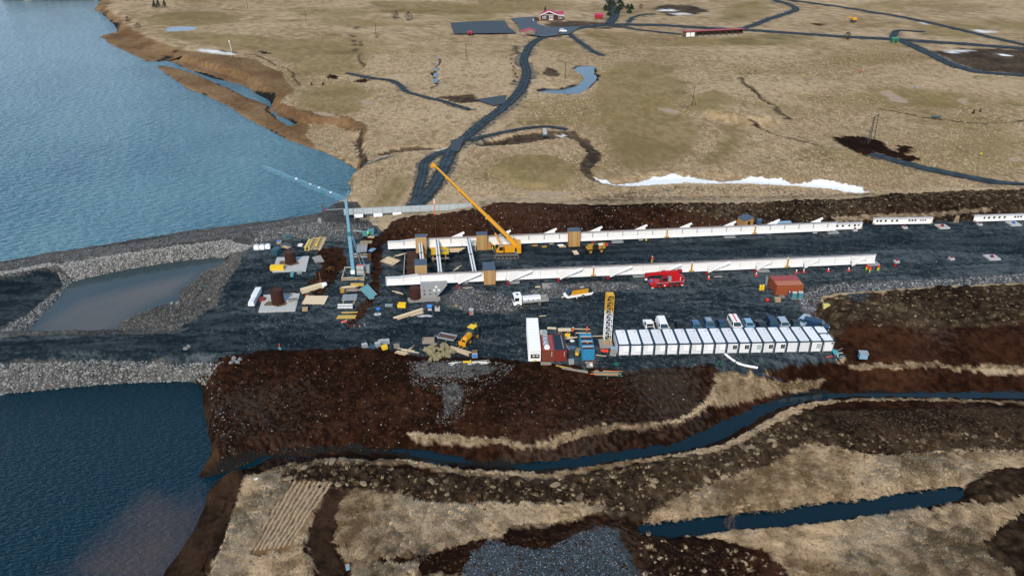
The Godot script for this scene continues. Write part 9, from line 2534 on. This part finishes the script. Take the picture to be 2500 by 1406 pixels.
	scatter(earth, "pale_stones", rocks, "tinted", [], 1300, 0.12, 0.5, v2([-34.2,-187.6,-28.2,-200.0,-5.8,-209.0,29.4,-210.5,76.9,-212.1,101.2,-213.7,96.7,-202.3,73.1,-199.7,27.7,-196.3,-5.5,-192.9,-31.4,-190.2]), 0.05, [Color(0.12, 0.10, 0.08), Color(0.40, 0.36, 0.31)], 42, 4.0)
	scatter(earth, "soil_clods", rocks, "tinted", [], 5200, 0.3, 1.2, south, 0.28, [Color(0.016, 0.0065, 0.004), Color(0.048, 0.022, 0.012)], 43)
	var tufts := [tuft_mesh(1, 12), tuft_mesh(2, 12), tuft_mesh(3, 10)]
	var pale := [Color(0.12, 0.083, 0.046), Color(0.48, 0.37, 0.245)]
	var drab := [Color(0.09, 0.062, 0.034), Color(0.34, 0.255, 0.155)]
	var clodland := v2([-40.8,-103.8,-31.3,-104.9,-17.1,-102.8,-3.4,-100.2,5.4,-99.7,17.1,-102.3,27.0,-104.1,34.6,-107.0,43.7,-112.1,51.3,-117.5,57.9,-111.0,90.4,-111.0,104.9,-111.0,101.6,-105.9,87.9,-106.5,59.2,-105.2,49.7,-105.9,43.7,-102.3,36.5,-97.8,19.7,-91.8,6.4,-92.7,-3.2,-92.7,-12.2,-93.8,-19.6,-95.4,-26.3,-96.8,-36.7,-98.8])
	scatter(earth, "soil_clods", rocks, "tinted", [], 4200, 0.3, 1.5, clodland, 0.25, [Color(0.018, 0.011, 0.007), Color(0.055, 0.036, 0.022)], 44)
	scatter(earth, "soil_clods", rocks, "tinted", [], 2600, 0.25, 1.1, v2([-12.6,-84.0,-9.1,-85.2,-4.3,-86.9,3.1,-86.9,9.3,-88.5,15.8,-91.3,21.6,-87.7,27.2,-85.2,36.0,-84.0,39.3,-79.4,40.0,-72.9,-13.7,-72.9]), 0.25, [Color(0.018, 0.010, 0.006), Color(0.05, 0.03, 0.018)], 48)
	scatter(earth, "turf_scraps", tufts, "tinted", [], 140, 0.4, 1.0, v2([17.7,-86.0,21.6,-87.7,27.2,-85.2,36.0,-84.0,39.3,-79.4,40.0,-72.9,19.2,-72.9]), 0.0, pale, 49)
	scatter(earth, "soil_clods", rocks, "tinted", [], 2200, 0.2, 0.8, v2([58.3,-118.2,106.0,-119.4,101.0,-111.5,90.8,-111.5,68.6,-110.7,58.3,-112.1]), 0.2, [Color(0.025, 0.017, 0.013), Color(0.08, 0.052, 0.032)], 29)
	scatter(earth, "turf_scraps", tufts, "tinted", [], 600, 0.5, 1.1, clodland, 0.0, drab, 45)
	scatter(earth, "turf_scraps", tufts, "tinted", [], 650, 0.4, 1.0, v2([70.6,-157.0,99.7,-161.4,119.6,-163.1,139.0,-163.5,126.3,-144.5,107.9,-142.8,82.0,-142.8,69.9,-142.8]), 0.0, drab, 46)
	scatter(earth, "turf_scraps", tufts, "tinted", [], 1300, 0.4, 1.0, v2([36.4,-210.4,65.0,-212.0,83.2,-213.6,102.3,-216.9,113.7,-220.9,129.4,-223.0,182.7,-229.0,167.7,-206.7,143.9,-205.5,96.3,-201.6,72.9,-199.0,51.6,-204.6]), 0.0, drab, 47)
	# turf sods that can be told apart
	pm("sod", Color(0.30, 0.23, 0.14), 0.95, 0.0, 0.4, 0.9)
	pm("sod_dark", Color(0.14, 0.10, 0.06), 0.95, 0.0, 0.4, 0.9)
	rng.seed = 9
	made = 0
	while made < 60:
		var p := Vector2(rng.randf_range(-40, 120), rng.randf_range(-125, -88))
		if not inside(p, clodland):
			continue
		var o := put(earth, "turf_sod", rocks[made % 5], "sod" if made % 3 else "sod_dark", Vector3(p.x, ground_at(p.x, p.y) + 0.05, p.y), Vector3(rng.randf_range(-0.4, 0.4), rng.randf() * TAU, 0))
		var s := rng.randf_range(0.8, 2.3)
		o.scale = Vector3(s, s * 0.5, s * 0.7)
		made += 1
	# long dry grass near the camera
	var grass: Node = get_node("grassland")
	var fields := [
		[v2([-44.2,-100.9,-40.4,-101.9,-36.9,-98.9,-30.8,-98.9,-31.2,-92.8,-31.2,-86.0,-28.6,-80.1,-26.8,-77.0,-42.7,-77.0,-42.9,-84.4,-43.2,-95.6]), 5200],
		[v2([-26.6,-97.5,-19.1,-96.1,-12.4,-94.8,-3.2,-94.1,11.7,-94.1,14.7,-92.4,5.0,-90.2,-0.6,-89.5,-1.8,-87.0,-11.5,-84.3,-13.4,-80.1,-22.2,-77.0,-23.4,-80.1,-26.3,-86.0,-27.1,-91.9]), 6500],
		[v2([20.3,-91.4,25.4,-94.8,31.2,-97.6,37.4,-101.0,43.7,-104.1,49.9,-108.3,53.7,-108.8,58.7,-106.8,63.9,-105.8,70.7,-106.8,81.5,-107.3,88.0,-106.2,97.7,-106.0,96.1,-103.4,80.3,-102.4,70.3,-98.6,63.7,-97.5,57.1,-95.9,48.0,-95.0,42.0,-93.7,32.0,-92.1,22.2,-91.0]), 7000],
		[v2([25.3,-87.5,34.3,-88.9,44.0,-89.8,54.0,-91.3,63.1,-93.2,70.7,-94.3,82.4,-96.5,92.3,-97.5,79.1,-77.0,39.8,-77.0,39.7,-80.1,36.3,-84.8,31.3,-86.7]), 12000],
		[v2([-19.5,-113.2,-7.3,-111.4,2.9,-109.7,11.0,-112.7,18.5,-114.2,30.0,-116.4,36.7,-121.4,39.1,-124.8,43.1,-126.8,51.2,-129.9,48.3,-128.4,42.6,-124.6,37.8,-121.2,30.7,-115.9,18.4,-113.2,5.7,-109.3,2.1,-109.0,-7.2,-110.3,-18.3,-112.4]), 2600],
		[v2([-20.5,-106.7,-10.4,-104.0,-3.4,-102.4,5.5,-102.0,17.4,-104.5,28.2,-106.4,37.4,-109.5,44.5,-114.6,50.8,-119.2,56.6,-121.8,66.2,-122.6,105.0,-122.4,104.4,-121.3,73.6,-121.7,61.9,-121.4,56.8,-120.1,48.5,-115.5,36.9,-107.7,28.0,-105.3,17.2,-103.2,5.4,-100.9,-4.1,-101.4,-11.7,-103.2,-20.3,-105.5]), 4200],
		[v2([39.4,-127.5,46.3,-128.1,57.1,-129.2,62.2,-130.1,60.5,-128.7,53.4,-127.5,48.0,-125.3,42.6,-122.8,39.5,-121.5]), 1500],
		[v2([67.9,-133.1,115.6,-134.0,114.7,-132.7,67.6,-132.4]), 900]]
	for k in fields.size():
		scatter(grass, "dry_grass_tufts", tufts, "tinted", [], fields[k][1], 0.4, 1.15 if k < 4 else 0.7, fields[k][0], 0.05, pale, 50 + k, 1.2)

# ------------------------------------------------------------------ golf course and buildings beyond
func far_h(x: float, z: float) -> float:
	return look_up(x, z)[1]

func ribbon(called: String, line: PackedVector2Array, w: float, tone := Color(0.062, 0.092, 0.118), lift := 0.4):
	# a gravel track draped over the ground, paler where wheels run
	var c := Curve2D.new()
	for i in line.size():
		var t := (line[mini(i + 1, line.size() - 1)] - line[maxi(i - 1, 0)]) / 6.0
		c.add_point(line[i], -t, t)
	var pts := c.tessellate_even_length(5, 1.2)
	var st := SurfaceTool.new()
	st.begin(Mesh.PRIMITIVE_TRIANGLES)
	var prev := []
	var cols := [-0.5, -0.36, -0.22, 0.0, 0.22, 0.36, 0.5]
	for i in pts.size():
		var d := (pts[mini(i + 1, pts.size() - 1)] - pts[maxi(i - 1, 0)]).normalized()
		var n := Vector2(-d.y, d.x)
		var row := []
		for k in 7:
			var s: float = cols[k]
			var ww: float = w * (1.0 + 0.22 * tf(pts[i].x, pts[i].y + s * 90.0, 6.0))
			var q: Vector2 = pts[i] + n * s * ww
			var col := tone * (1.0 + 0.5 * tf(q.x, q.y, 4.0) + (0.7 if k in [2, 4] else 0.0))
			if k == 0 or k == 6:
				col = col.lerp(Color(0.16, 0.135, 0.10), 0.5 + 0.5 * tf(q.x, q.y + 50.0, 7.0))
			row.append([Vector3(q.x, far_h(q.x, q.y) + lift - (0.0 if k % 6 else 0.2), q.y), col])
		if i > 0:
			for k in 6:
				for v in [prev[k], row[k], row[k + 1], prev[k], row[k + 1], prev[k + 1]]:
					st.set_normal(Vector3.UP)
					st.set_color(v[1])
					st.add_vertex(v[0])
		prev = row
	st.index()
	var o := MeshInstance3D.new()
	o.name = uname(called)
	o.mesh = st.commit()
	o.material_override = M["gravel"]
	o.set_meta("kind", "structure")
	add_child(o)

func apron(called: String, poly: PackedVector2Array, m: String, lift := 0.5):
	var idx := Geometry2D.triangulate_polygon(poly)
	var st := SurfaceTool.new()
	st.begin(Mesh.PRIMITIVE_TRIANGLES)
	for k in range(0, idx.size(), 3):
		var a := poly[idx[k]]
		var b := poly[idx[k + 1]]
		var c := poly[idx[k + 2]]
		if (b - a).cross(c - a) < 0:
			var t := b
			b = c
			c = t
		for q in [a, b, c]:
			st.set_normal(Vector3.UP)
			st.add_vertex(Vector3(q.x, -1.0 + lift, q.y))
	var o := MeshInstance3D.new()
	o.name = uname(called)
	o.mesh = st.commit()
	o.material_override = M[m]
	o.set_meta("kind", "structure")
	add_child(o)

func build_far():
	for q in paths:
		ribbon(q[0], q[1], q[2])
	ribbon("old_ditch_path", v2([-52.4,-251.4,-48.6,-255.6,-45.1,-260.0,-41.4,-263.5]), 1.2, Color(0.3, 0.31, 0.31))
	apron("car_park", v2([-40.8,-540.3,-23.2,-546.9,-4.9,-550.2,-2.6,-526.1,3.0,-502.4,-35.7,-499.6]), "asphalt")
	apron("car_park", v2([-1.1,-558.7,16.4,-565.7,16.6,-535.5,23.6,-523.0,44.8,-526.1,35.7,-499.6,19.7,-488.6,12.4,-494.0,5.5,-499.6,3.2,-535.5]), "asphalt_pale", 0.62)
	apron("gravel_apron", v2([-16.0,-339.1,-2.5,-346.9,-3.1,-332.2,-7.8,-328.2]), "asphalt", 0.7)
	apron("gravel_apron", v2([-22.5,-279.5,-17.5,-284.0,-18.7,-266.1,-21.6,-267.4]), "asphalt", 0.75)
	clubhouse()
	small_buildings()
	golf_things()
	far_plants()
	far_tussocks()

func clubhouse():
	var t := thing("clubhouse", "dark red clubhouse with crimson roof and white gable trim on the golf course", "building", p3(26.93,-0.9,-556.35), 0.0)
	bx(t, "wall", "wall_brown", Vector3(0, 1.7, 0), Vector3(14.6, 3.4, 8.0))
	put(t, "gable_wall", MB.new().prism([Vector2(-7, 3.4), Vector2(4, 3.4), Vector2(-2.0, 5.6)], 3.6, 4.0).mesh(), "wall_brown")
	# roof slopes
	var m := MB.new()
	var A := Vector3(-7.8, 3.5, 5.0)
	var B := Vector3(-1.9, 5.9, 5.0)
	var C := Vector3(-1.9, 5.9, -5.0)
	var Dd := Vector3(-7.8, 3.5, -5.0)
	m.quad(A, B, C, Dd, Vector3(-0.4, 1, 0))
	var E := Vector3(4.0, 3.6, 5.0)
	var F := Vector3(4.0, 4.4, -5.0)
	m.quad(B, E, F, C, Vector3(0.3, 1, 0.1))
	m.quad(E, Vector3(8.0, 3.4, 5.0), Vector3(8.0, 5.2, -3.5), F, Vector3(0, 1, 0.3))
	var rf := put(t, "roof", m.mesh(), "roof_red")
	put(rf, "ridge_cap", MB.new().beam(B + Vector3(0, 0.06, 0.05), C + Vector3(0, 0.06, 0), 0.25, 0.1).mesh(), "box_pink")
	for e in [[A, B], [B, E], [E, Vector3(8.0, 3.4, 5.0)]]:
		put(rf, "barge_board", MB.new().beam(e[0] + Vector3(0, -0.05, 0.06), e[1] + Vector3(0, -0.05, 0.06), 0.12, 0.45).mesh(), "white")
	put(rf, "barge_board", MB.new().beam(A + Vector3(-0.05, 0, 0), Dd + Vector3(-0.05, 0, 0), 0.1, 0.3).mesh(), "white")
	put(t, "collar_beam", MB.new().box(Vector3(-1.6, 3.55, 4.1), Vector3(7.5, 0.25, 0.2)).mesh(), "white")
	for x in [-5.2, 5.6]:
		var w := bx(t, "window", "white", Vector3(x, 1.9, 4.02), Vector3(2.4, 1.5, 0.1))
		for k in 2:
			bx(w, "pane", "glass_blue", Vector3(-0.55 + k * 1.1, 0, 0.06), Vector3(0.9, 1.1, 0.04))
	var d := bx(t, "door", "white", Vector3(-0.6, 1.6, 4.05), Vector3(2.6, 2.6, 0.12))
	for k in 2:
		bx(d, "pane", "glass", Vector3(-0.6 + k * 1.2, 0.1, 0.07), Vector3(0.8, 1.8, 0.04))
	bx(t, "terrace", "wall_wood", Vector3(-1.0, 0.15, 5.6), Vector3(16, 0.3, 3.0))
	bx(t, "terrace_wall", "wall_brown", Vector3(-10.5, 0.8, 4.0), Vector3(3.0, 1.6, 7.0))
	bx(t, "terrace_edge", "concrete_pale", Vector3(-12.6, 0.5, 5.5), Vector3(0.8, 0.4, 9.0))

func gable_shed(called: String, label: String, at: Vector3, yaw: float, s: Vector3, wall: String, roof: String) -> Node3D:
	var t := thing(called, label, "building", at, yaw)
	bx(t, "wall", wall, Vector3(0, s.y / 2, 0), s)
	var r := s.y * 0.45
	put(t, "gable_wall", MB.new().prism([Vector2(-s.x / 2, s.y), Vector2(s.x / 2, s.y), Vector2(0, s.y + r)], -s.z / 2, s.z / 2).mesh(), wall)
	for e in [-1, 1]:
		var a := Vector3(e * (s.x / 2 + 0.3), s.y - 0.1, 0)
		var b := Vector3(0, s.y + r + 0.08, 0)
		put(t, "roof", MB.new().box((a + b) / 2, Vector3(a.distance_to(b), 0.1, s.z + 0.6), Basis(Vector3(0, 0, 1), atan2(b.y - a.y, b.x - a.x))).mesh(), roof)
	return t

func small_buildings():
	var g := gable_shed("timber_garage", "weathered timber garage with crimson roof at the car park edge", p3(10.83,-0.9,-500.4), 0.05, Vector3(6.5, 2.3, 6.0), "timber_grey", "roof_red")
	for k in 9:
		bx(g, "wall_board", "wall_wood", Vector3(-2.9 + k * 0.72, 1.15, 3.02), Vector3(0.34, 2.2, 0.04))
	bx(g, "lean_to", "timber_grey", Vector3(-4.4, 0.95, 0.5), Vector3(2.4, 1.9, 4.5))
	bx(g, "lean_to_roof", "roof_red", Vector3(-4.4, 2.1, 0.5), Vector3(2.8, 0.1, 5.0), Vector3(0, 0, 0.15))
	var c := gable_shed("red_cabin", "tiny red cabin with white windows east of the clubhouse", p3(59.36,-0.9,-561.54), PI / 2 - 0.1, Vector3(4.0, 2.2, 5.5), "red_dark", "roof_red")
	for z in [-0.8, 0.9]:
		bx(c, "window", "white", Vector3(2.02, 1.2, z), Vector3(0.06, 0.9, 0.9))
	bx(c, "corner_board", "white", Vector3(2.02, 1.1, -2.7), Vector3(0.08, 2.2, 0.15))
	# driving range
	var a := p3(104.99,-1,-491.27)
	var b := p3(142.43,-1,-500.98)
	var t := thing("driving_range_shelter", "long open-fronted shelter with pink-red roof and two white doors", "building", Vector3(a.x, -1.0, a.z), yaw_of(a, b))
	var L := a.distance_to(b)
	bx(t, "back_wall", "wall_wood", Vector3(L / 2, 1.5, -4.0), Vector3(L, 3.0, 0.15))
	bx(t, "end_wall", "wall_wood", Vector3(-0.05, 1.4, -2.0), Vector3(0.15, 2.8, 4.2))
	bx(t, "end_wall", "wall_wood", Vector3(L, 1.4, -2.0), Vector3(0.15, 2.8, 4.0))
	bx(t, "store_front", "wall_wood", Vector3(3.2, 1.45, 0), Vector3(6.6, 2.9, 0.15))
	for k in 2:
		bx(t, "door", "white", Vector3(1.7 + k * 2.9, 1.3, 0.1), Vector3(2.5, 2.4, 0.08))
	bx(t, "roof", "roof_red", Vector3(L / 2, 3.05, -2.0), Vector3(L + 1.0, 0.14, 5.4), Vector3(-0.07, 0, 0))
	bx(t, "fascia", "box_pink", Vector3(L / 2, 3.2, 0.75), Vector3(L + 1.0, 0.3, 0.08))
	bx(t, "floor", "concrete", Vector3(L / 2, 0.1, -1.9), Vector3(L, 0.2, 4.0))
	for k in 9:
		bx(t, "post", "wall_wood", Vector3(7.0 + k * (L - 7.2) / 8.0, 1.45, 0), Vector3(0.15, 2.9, 0.15))
	for k in 8:
		bx(t, "bay_divider", "wall_wood", Vector3(8.8 + k * (L - 7.2) / 8.0, 0.6, -1.8), Vector3(0.1, 1.2, 3.4))
		bx(t, "tee_mat", "green", Vector3(7.9 + k * (L - 7.2) / 8.0, 0.26, -0.6), Vector3(1.6, 0.06, 1.6))
	var h := thing("green_hut", "small dark green hut beside the far road", "hut", p3(223.07,-0.9,-472.32), 0.0)
	bx(h, "wall", "green", Vector3(0, 1.3, 0), Vector3(3.4, 2.6, 2.6))
	bx(h, "roof", "green_pipe", Vector3(0, 2.7, 0), Vector3(3.8, 0.15, 3.0), Vector3(0.1, 0, 0))
	bx(h, "door", "black", Vector3(0.4, 1.0, 1.32), Vector3(0.9, 2.0, 0.05))
	# far machines
	car("parked_car", "white car parked alone on the clubhouse forecourt", p3(31.87,-0.75,-507.38), -0.12, "suv", "white", "")
	var rt := thing("red_trailer", "small red trailer at the edge of the dark car park", "trailer", p3(-25.84,-0.6,-498.66), 0.0)
	bx(rt, "bed", "red_dark", Vector3(0, 0.9, 0), Vector3(3.6, 0.8, 1.8))
	bx(rt, "load", "red", Vector3(0.1, 1.5, 0), Vector3(2.6, 0.5, 1.6))
	for x in [-1.0, 1.0]:
		wheel(rt, Vector3(x, 0.4, 0.95), 0.4, 0.25, "steel")
	var ex := thing("mini_excavator", "tiny yellow excavator working on a mound far off", "excavator", p3(228.29,-0.8,-547.27), 0.0)
	bx(ex, "tracks", "black", Vector3(0, 0.5, 0), Vector3(3.4, 0.9, 2.6))
	bx(ex, "house", "crane_yellow", Vector3(0.3, 1.8, 0), Vector3(2.6, 1.6, 2.2))
	bm(ex, "boom", "crane_yellow", Vector3(-0.6, 2.0, 0), Vector3(-3.5, 3.2, 0), 0.4)
	bm(ex, "arm", "crane_yellow", Vector3(-3.5, 3.2, 0), Vector3(-4.8, 0.8, 0), 0.35)

func golf_things():
	# double pole of the power line
	var a := p3(129.99,-1,-278.46)
	var b := p3(134.64,-1,-284.01)
	var t := thing("double_power_pole", "dark twin-post power pole on bare soil beyond the earth bank", "power pole", Vector3(a.x, -1.2, a.z), 0.0)
	var d := b - a
	for q in [[0.0, 0.0], [0.35, 0.2], [1.0, 1.0]]:
		tb(t, "post", "pole_wood", Vector3(d.x * q[0], 0, d.z * q[0]), Vector3(d.x * (0.15 + 0.7 * q[1]), 9.6, d.z * (0.15 + 0.7 * q[1])), 0.16, 7, 0.12)
	bm(t, "cross_arm", "pole_wood", Vector3(-0.6, 9.4, 0.4), Vector3(d.x * 1.05, 9.4, d.z * 1.05), 0.2)
	for k in 3:
		tb(t, "insulator", "galv", Vector3(d.x * k * 0.45, 9.5, d.z * k * 0.45), Vector3(d.x * k * 0.45, 9.9, d.z * k * 0.45), 0.1, 6)
	bm(t, "stay", "pole_wood", Vector3(-1.6, 0, 0.5), Vector3(0.2, 5.5, 0), 0.08)
	var p := thing("power_pole", "dark braced power pole beside the olive mound", "power pole", p3(76.24,-1.3,-330.03), 0.0, "single power poles across the golf course")
	tb(p, "post", "pole_wood", Vector3.ZERO, Vector3(0.3, 8.6, 0), 0.15, 7, 0.11)
	tb(p, "brace", "pole_wood", Vector3(2.0, 0, 0), Vector3(0.2, 4.5, 0), 0.12, 7, 0.1)
	bm(p, "cross_arm", "pole_wood", Vector3(-0.6, 8.2, 0), Vector3(0.9, 8.2, 0), 0.12)
	var rows := [[p3(25.5,-1.3,-379.69), 8.3, "thin power pole beside the golf pond"], [p3(-24.64,-1.3,-431.28), 8.0, "thin power pole in the pale field left of the road"], [p3(-81.66,-1.3,-487.57), 8.6, "thin power pole near the two bare shrubs"], [p3(-136.4,-1.3,-542.19), 8.0, "thin power pole on the far fairway"], [p3(-193.98,-1.3,-605.28), 8.0, "farthest thin power pole near the river"]]
	for q in rows:
		var o := thing("power_pole", q[2], "power pole", q[0], 0.0, "single power poles across the golf course")
		tb(o, "post", "pole_wood", Vector3.ZERO, Vector3(0, q[1], 0), 0.17, 7, 0.12)
		bm(o, "cross_arm", "pole_wood", Vector3(-0.7, q[1] - 0.4, 0), Vector3(0.7, q[1] - 0.4, 0), 0.12)
	# white mast by the snow at the river
	var wm := thing("white_mast", "slim white mast beside the snow patch on the river terrace", "mast", p3(-156.84,-2.2,-450.25), 0.0)
	tb(wm, "pole", "white", Vector3.ZERO, Vector3(-0.6, 6.5, 0), 0.14, 7, 0.08)
	bx(wm, "dish", "white", Vector3(-0.6, 6.0, 0), Vector3(0.5, 0.9, 0.4))
	# foot bridge
	var fb := thing("footbridge", "small grey plank footbridge across the ditch on the golf course", "bridge", p3(12.45,-1,-291.88), 0.0)
	for k in 9:
		bx(fb, "plank", "concrete_pale", Vector3(0, 0.45, -3.6 + k * 0.9), Vector3(1.7, 0.1, 0.86))
	for e in [-0.8, 0.8]:
		bx(fb, "beam", "timber_grey", Vector3(e, 0.3, 0), Vector3(0.15, 0.25, 8.2))
		bx(fb, "kerb", "timber_grey", Vector3(e, 0.55, 0), Vector3(0.12, 0.14, 8.2))
	bx(fb, "landing", "asphalt", Vector3(0, 0.25, 4.8), Vector3(2.6, 0.3, 1.8))
	var rows2 := [[p3(-15.13,-1,-323.02), "green", "upright green tee sign beside the cart path end"], [p3(163.46,-1,-263.78), "box_yellow", "yellow range marker on the grass far right"], [p3(141.38,-1,-384.4), "box_yellow", "yellow range marker in the middle of the range"], [p3(173.17,-1,-395.14), "red_bright", "small red range marker"], [p3(184.26,-1,-360.48), "blue_bright", "small blue range marker"]]
	for q in rows2:
		var o := thing("marker_post", q[2], "marker", q[0] - Vector3(0, 0.2, 0), 0.0)
		bx(o, "post", "pole_wood", Vector3(0, 0.5, 0), Vector3(0.12, 1.0, 0.12))
		bx(o, "board", q[1], Vector3(0, 1.0, 0.05), Vector3(0.6, 0.6, 0.1))
	var sp := thing("fallen_poles", "two dark fallen posts on the range grass", "posts", p3(171.19,-1,-312.42), 0.0)
	for k in 2:
		bm(sp, "post", "tarp", Vector3(-2.0, 0.4, k * 0.6), Vector3(1.8, 0.4, -0.8 + k * 0.8), 0.3)

func bush(called: String, label: String, at: Vector3, r: float, h: float, leaf: String, group: String, conifer := false):
	var t := thing(called, label, "tree" if conifer else "shrub", at, 0.0, group)
	tb(t, "trunk", "bark", Vector3.ZERO, Vector3(0, h * (0.9 if conifer else 0.5), 0), 0.10 + h * 0.01, 6, 0.03)
	var b := MB.new()
	var n := 150
	for k in n:
		var y := rng.randf()
		var rr := r * ((1.0 - y) if conifer else sin(PI * clampf(y * 0.85 + 0.12, 0, 1))) * sqrt(rng.randf())
		var a := rng.randf() * TAU
		var c := Vector3(cos(a) * rr, h * (0.12 + 0.86 * y), sin(a) * rr)
		var u := Vector3(rng.randf_range(-1, 1), rng.randf_range(-1, 1), rng.randf_range(-1, 1)).normalized() * r * 0.22
		var v := u.cross(Vector3(rng.randf_range(-1, 1), rng.randf_range(-1, 1), rng.randf_range(-1, 1))).normalized() * r * (0.2 if leaf != "shrub" else 0.05)
		b.tri(c - u, c + u, c + v, u.cross(v).normalized())
		b.tri(c - u, c + u, c - v, u.cross(v).normalized())
	put(t, "crown", b.mesh(), leaf)

func far_plants():
	rng.seed = 77
	var g := "young conifers on the golf course"
	for q in [[p3(-264.79,-1,-611.24), 2.0, 6.0, "conifer nearest the river in the far row"], [p3(-262.57,-1,-613.28), 2.0, 7.0, "tall middle conifer of the far row"], [p3(-258.02,-1,-613.28), 1.8, 6.0, "conifer set apart in the far row"], [p3(189.42,-1,-318.58), 0.8, 2.2, "small conifer on the range, left of two"], [p3(193.94,-1,-321.74), 0.6, 1.6, "small conifer on the range, right of two"], [p3(23.52,-1,-583.88), 1.6, 5.0, "dark conifer behind the clubhouse roof"], [p3(-88.38,-1,-369.24), 0.8, 1.6, "low conifer by the brown mound near the fairway"], [p3(-93.55,-1,-368.43), 0.7, 1.6, "low conifer at the end of the ditch"]]:
		bush("conifer", q[3], q[0] - Vector3(0, 0.3, 0), q[1], q[2], "needles", g, true)
	g = "bare shrubs on the golf course"
	for q in [[p3(-79.16,-1,-558.72), 3.0, 5.5, "bare grey shrub left of the pair"], [p3(-69.72,-1,-551.9), 3.2, 6.0, "bare grey shrub right of the pair"], [p3(-241.44,-2,-525.98), 2.5, 4.0, "bare shrub at the river edge"], [p3(-260.57,-2,-554.89), 2.5, 3.5, "second bare shrub at the river edge"], [p3(-86.77,-1,-462.9), 1.6, 3.0, "bare shrub below the far power pole"], [p3(199.99,-1,-483.23), 3.0, 4.5, "brown shrub at the roadside near the green hut"], [p3(28.72,-1,-491.27), 1.5, 3.0, "reddish bare shrub in front of the forecourt"], [p3(33.23,-3,-89.51), 1.0, 2.6, "bare twiggy shrub at the ditch edge"], [p3(-13.12,-3,-82.85), 1.3, 2.2, "bare shrub beside the dark spoil heap in front"], [p3(94.84,-1,-607.18), 2.0, 3.0, "bare shrub near the far dark pool"]]:
		bush("bare_shrub", q[3], q[0] - Vector3(0, 0.2, 0), q[1], q[2], "shrub", g)
	# dark plantation at the top
	for k in 16:
		var p := Vector3(rng.randf_range(68, 88), -1.3, rng.randf_range(-640, -575))
		bush("conifer", "dark conifer in the dense clump beside the far road", p, 2.6, rng.randf_range(2.5, 4), "needles", "dense conifer clump beside the far road", true)
	# hay swaths in the near meadow
	pm("hay", Color(0.46, 0.35, 0.22), 0.95, 0.0, 0.4, 0.9)
	var hay := [rock_mesh(201, 0.6), rock_mesh(202, 0.6), rock_mesh(203, 0.6)]
	for k in 9:
		var a2 := p3(-36.42,-2.9,-99.28).lerp(p3(-29.73,-2.9,-98.79), k / 8.0)
		var b2 := p3(-38.46,-2.9,-84.32).lerp(p3(-33.16,-2.9,-85.51), k / 8.0)
		var t := thing("hay_swath", "raked dry hay swath, %s of the nine beside the lake" % ORD[k], "hay", Vector3(a2.x, ground_at(a2.x, a2.z), a2.z), 0.0, "raked hay swaths")
		var n := 22
		for q in n:
			var p := a2.lerp(b2, q / float(n))
			var p2 := a2.lerp(b2, (q + 1) / float(n))
			p.y = ground_at(p.x, p.z)
			p2.y = ground_at(p2.x, p2.z)
			var o := put(t, "hay_clump", hay[(k + q) % 3], "hay", (p + p2) * 0.5 - t.position + Vector3(rng.randf_range(-0.1, 0.1), 0.05, 0), Vector3(0, atan2(p2.x - p.x, p2.z - p.z), 0))
			o.scale = Vector3(rng.randf_range(0.4, 0.7), rng.randf_range(0.4, 0.7), p.distance_to(p2) * rng.randf_range(2.2, 3.6))
	var bx1 := thing("blue_box", "small blue-grey box on the grass at the bottom edge", "box", on_ground(p3(-23.6,-3,-81.17)), 0.2)
	bx(bx1, "body", "car_ltblue", Vector3(0, 0.35, 0), Vector3(0.5, 0.7, 0.5))
	bx(bx1, "lid", "galv", Vector3(0, 0.72, 0), Vector3(0.56, 0.05, 0.56))
	var pb := thing("white_plate", "small white plate lying on the grass by the lake", "plate", on_ground(p3(-42.1,-3,-99.59)), 0.2)
	bx(pb, "plate", "white", Vector3(0, 0.25, 0), Vector3(0.6, 0.06, 0.45))
	bx(pb, "stake", "timber", Vector3(0, 0.1, 0), Vector3(0.06, 0.3, 0.06))

func far_tussocks():
	# dry tussocks over the rough of the golf course
	rng.seed = 91
	var tufts := [tuft_mesh(11, 12), tuft_mesh(12, 12)]
	for v in 2:
		var xf := []
		while xf.size() < 18000:
			var z := -225.0 - 270.0 * pow(rng.randf(), 1.6)
			var x := rng.randf_range(-0.45, 0.75) * -z
			var q := look_up(x, z)
			if (q[0] != GRASS and q[0] != NEARGRASS) or tn(x, z, 1.1) + rng.randf() * 1.2 < 0.35:
				continue
			xf.append(Vector3(x, q[1] - 0.05, z))
		var mm := MultiMesh.new()
		mm.transform_format = MultiMesh.TRANSFORM_3D
		mm.use_colors = true
		mm.mesh = tufts[v]
		mm.instance_count = xf.size()
		for k in xf.size():
			var p: Vector3 = xf[k]
			mm.set_instance_transform(k, Transform3D(Basis(Vector3.UP, rng.randf() * TAU).scaled(Vector3.ONE * rng.randf_range(0.45, 1.0)), p))
			mm.set_instance_color(k, Color(0.36, 0.275, 0.17).lerp(Color(0.56, 0.44, 0.30), clampf(0.55 + 0.5 * tn(p.x, p.z, 1.4) + rng.randf_range(-0.4, 0.4), 0, 1)))
		var mi := MultiMeshInstance3D.new()
		mi.name = "dry_grass_tufts"
		mi.multimesh = mm
		mi.material_override = M["tinted"]
		mi.set_meta("kind", "stuff")
		get_node("grassland").add_child(mi, true)
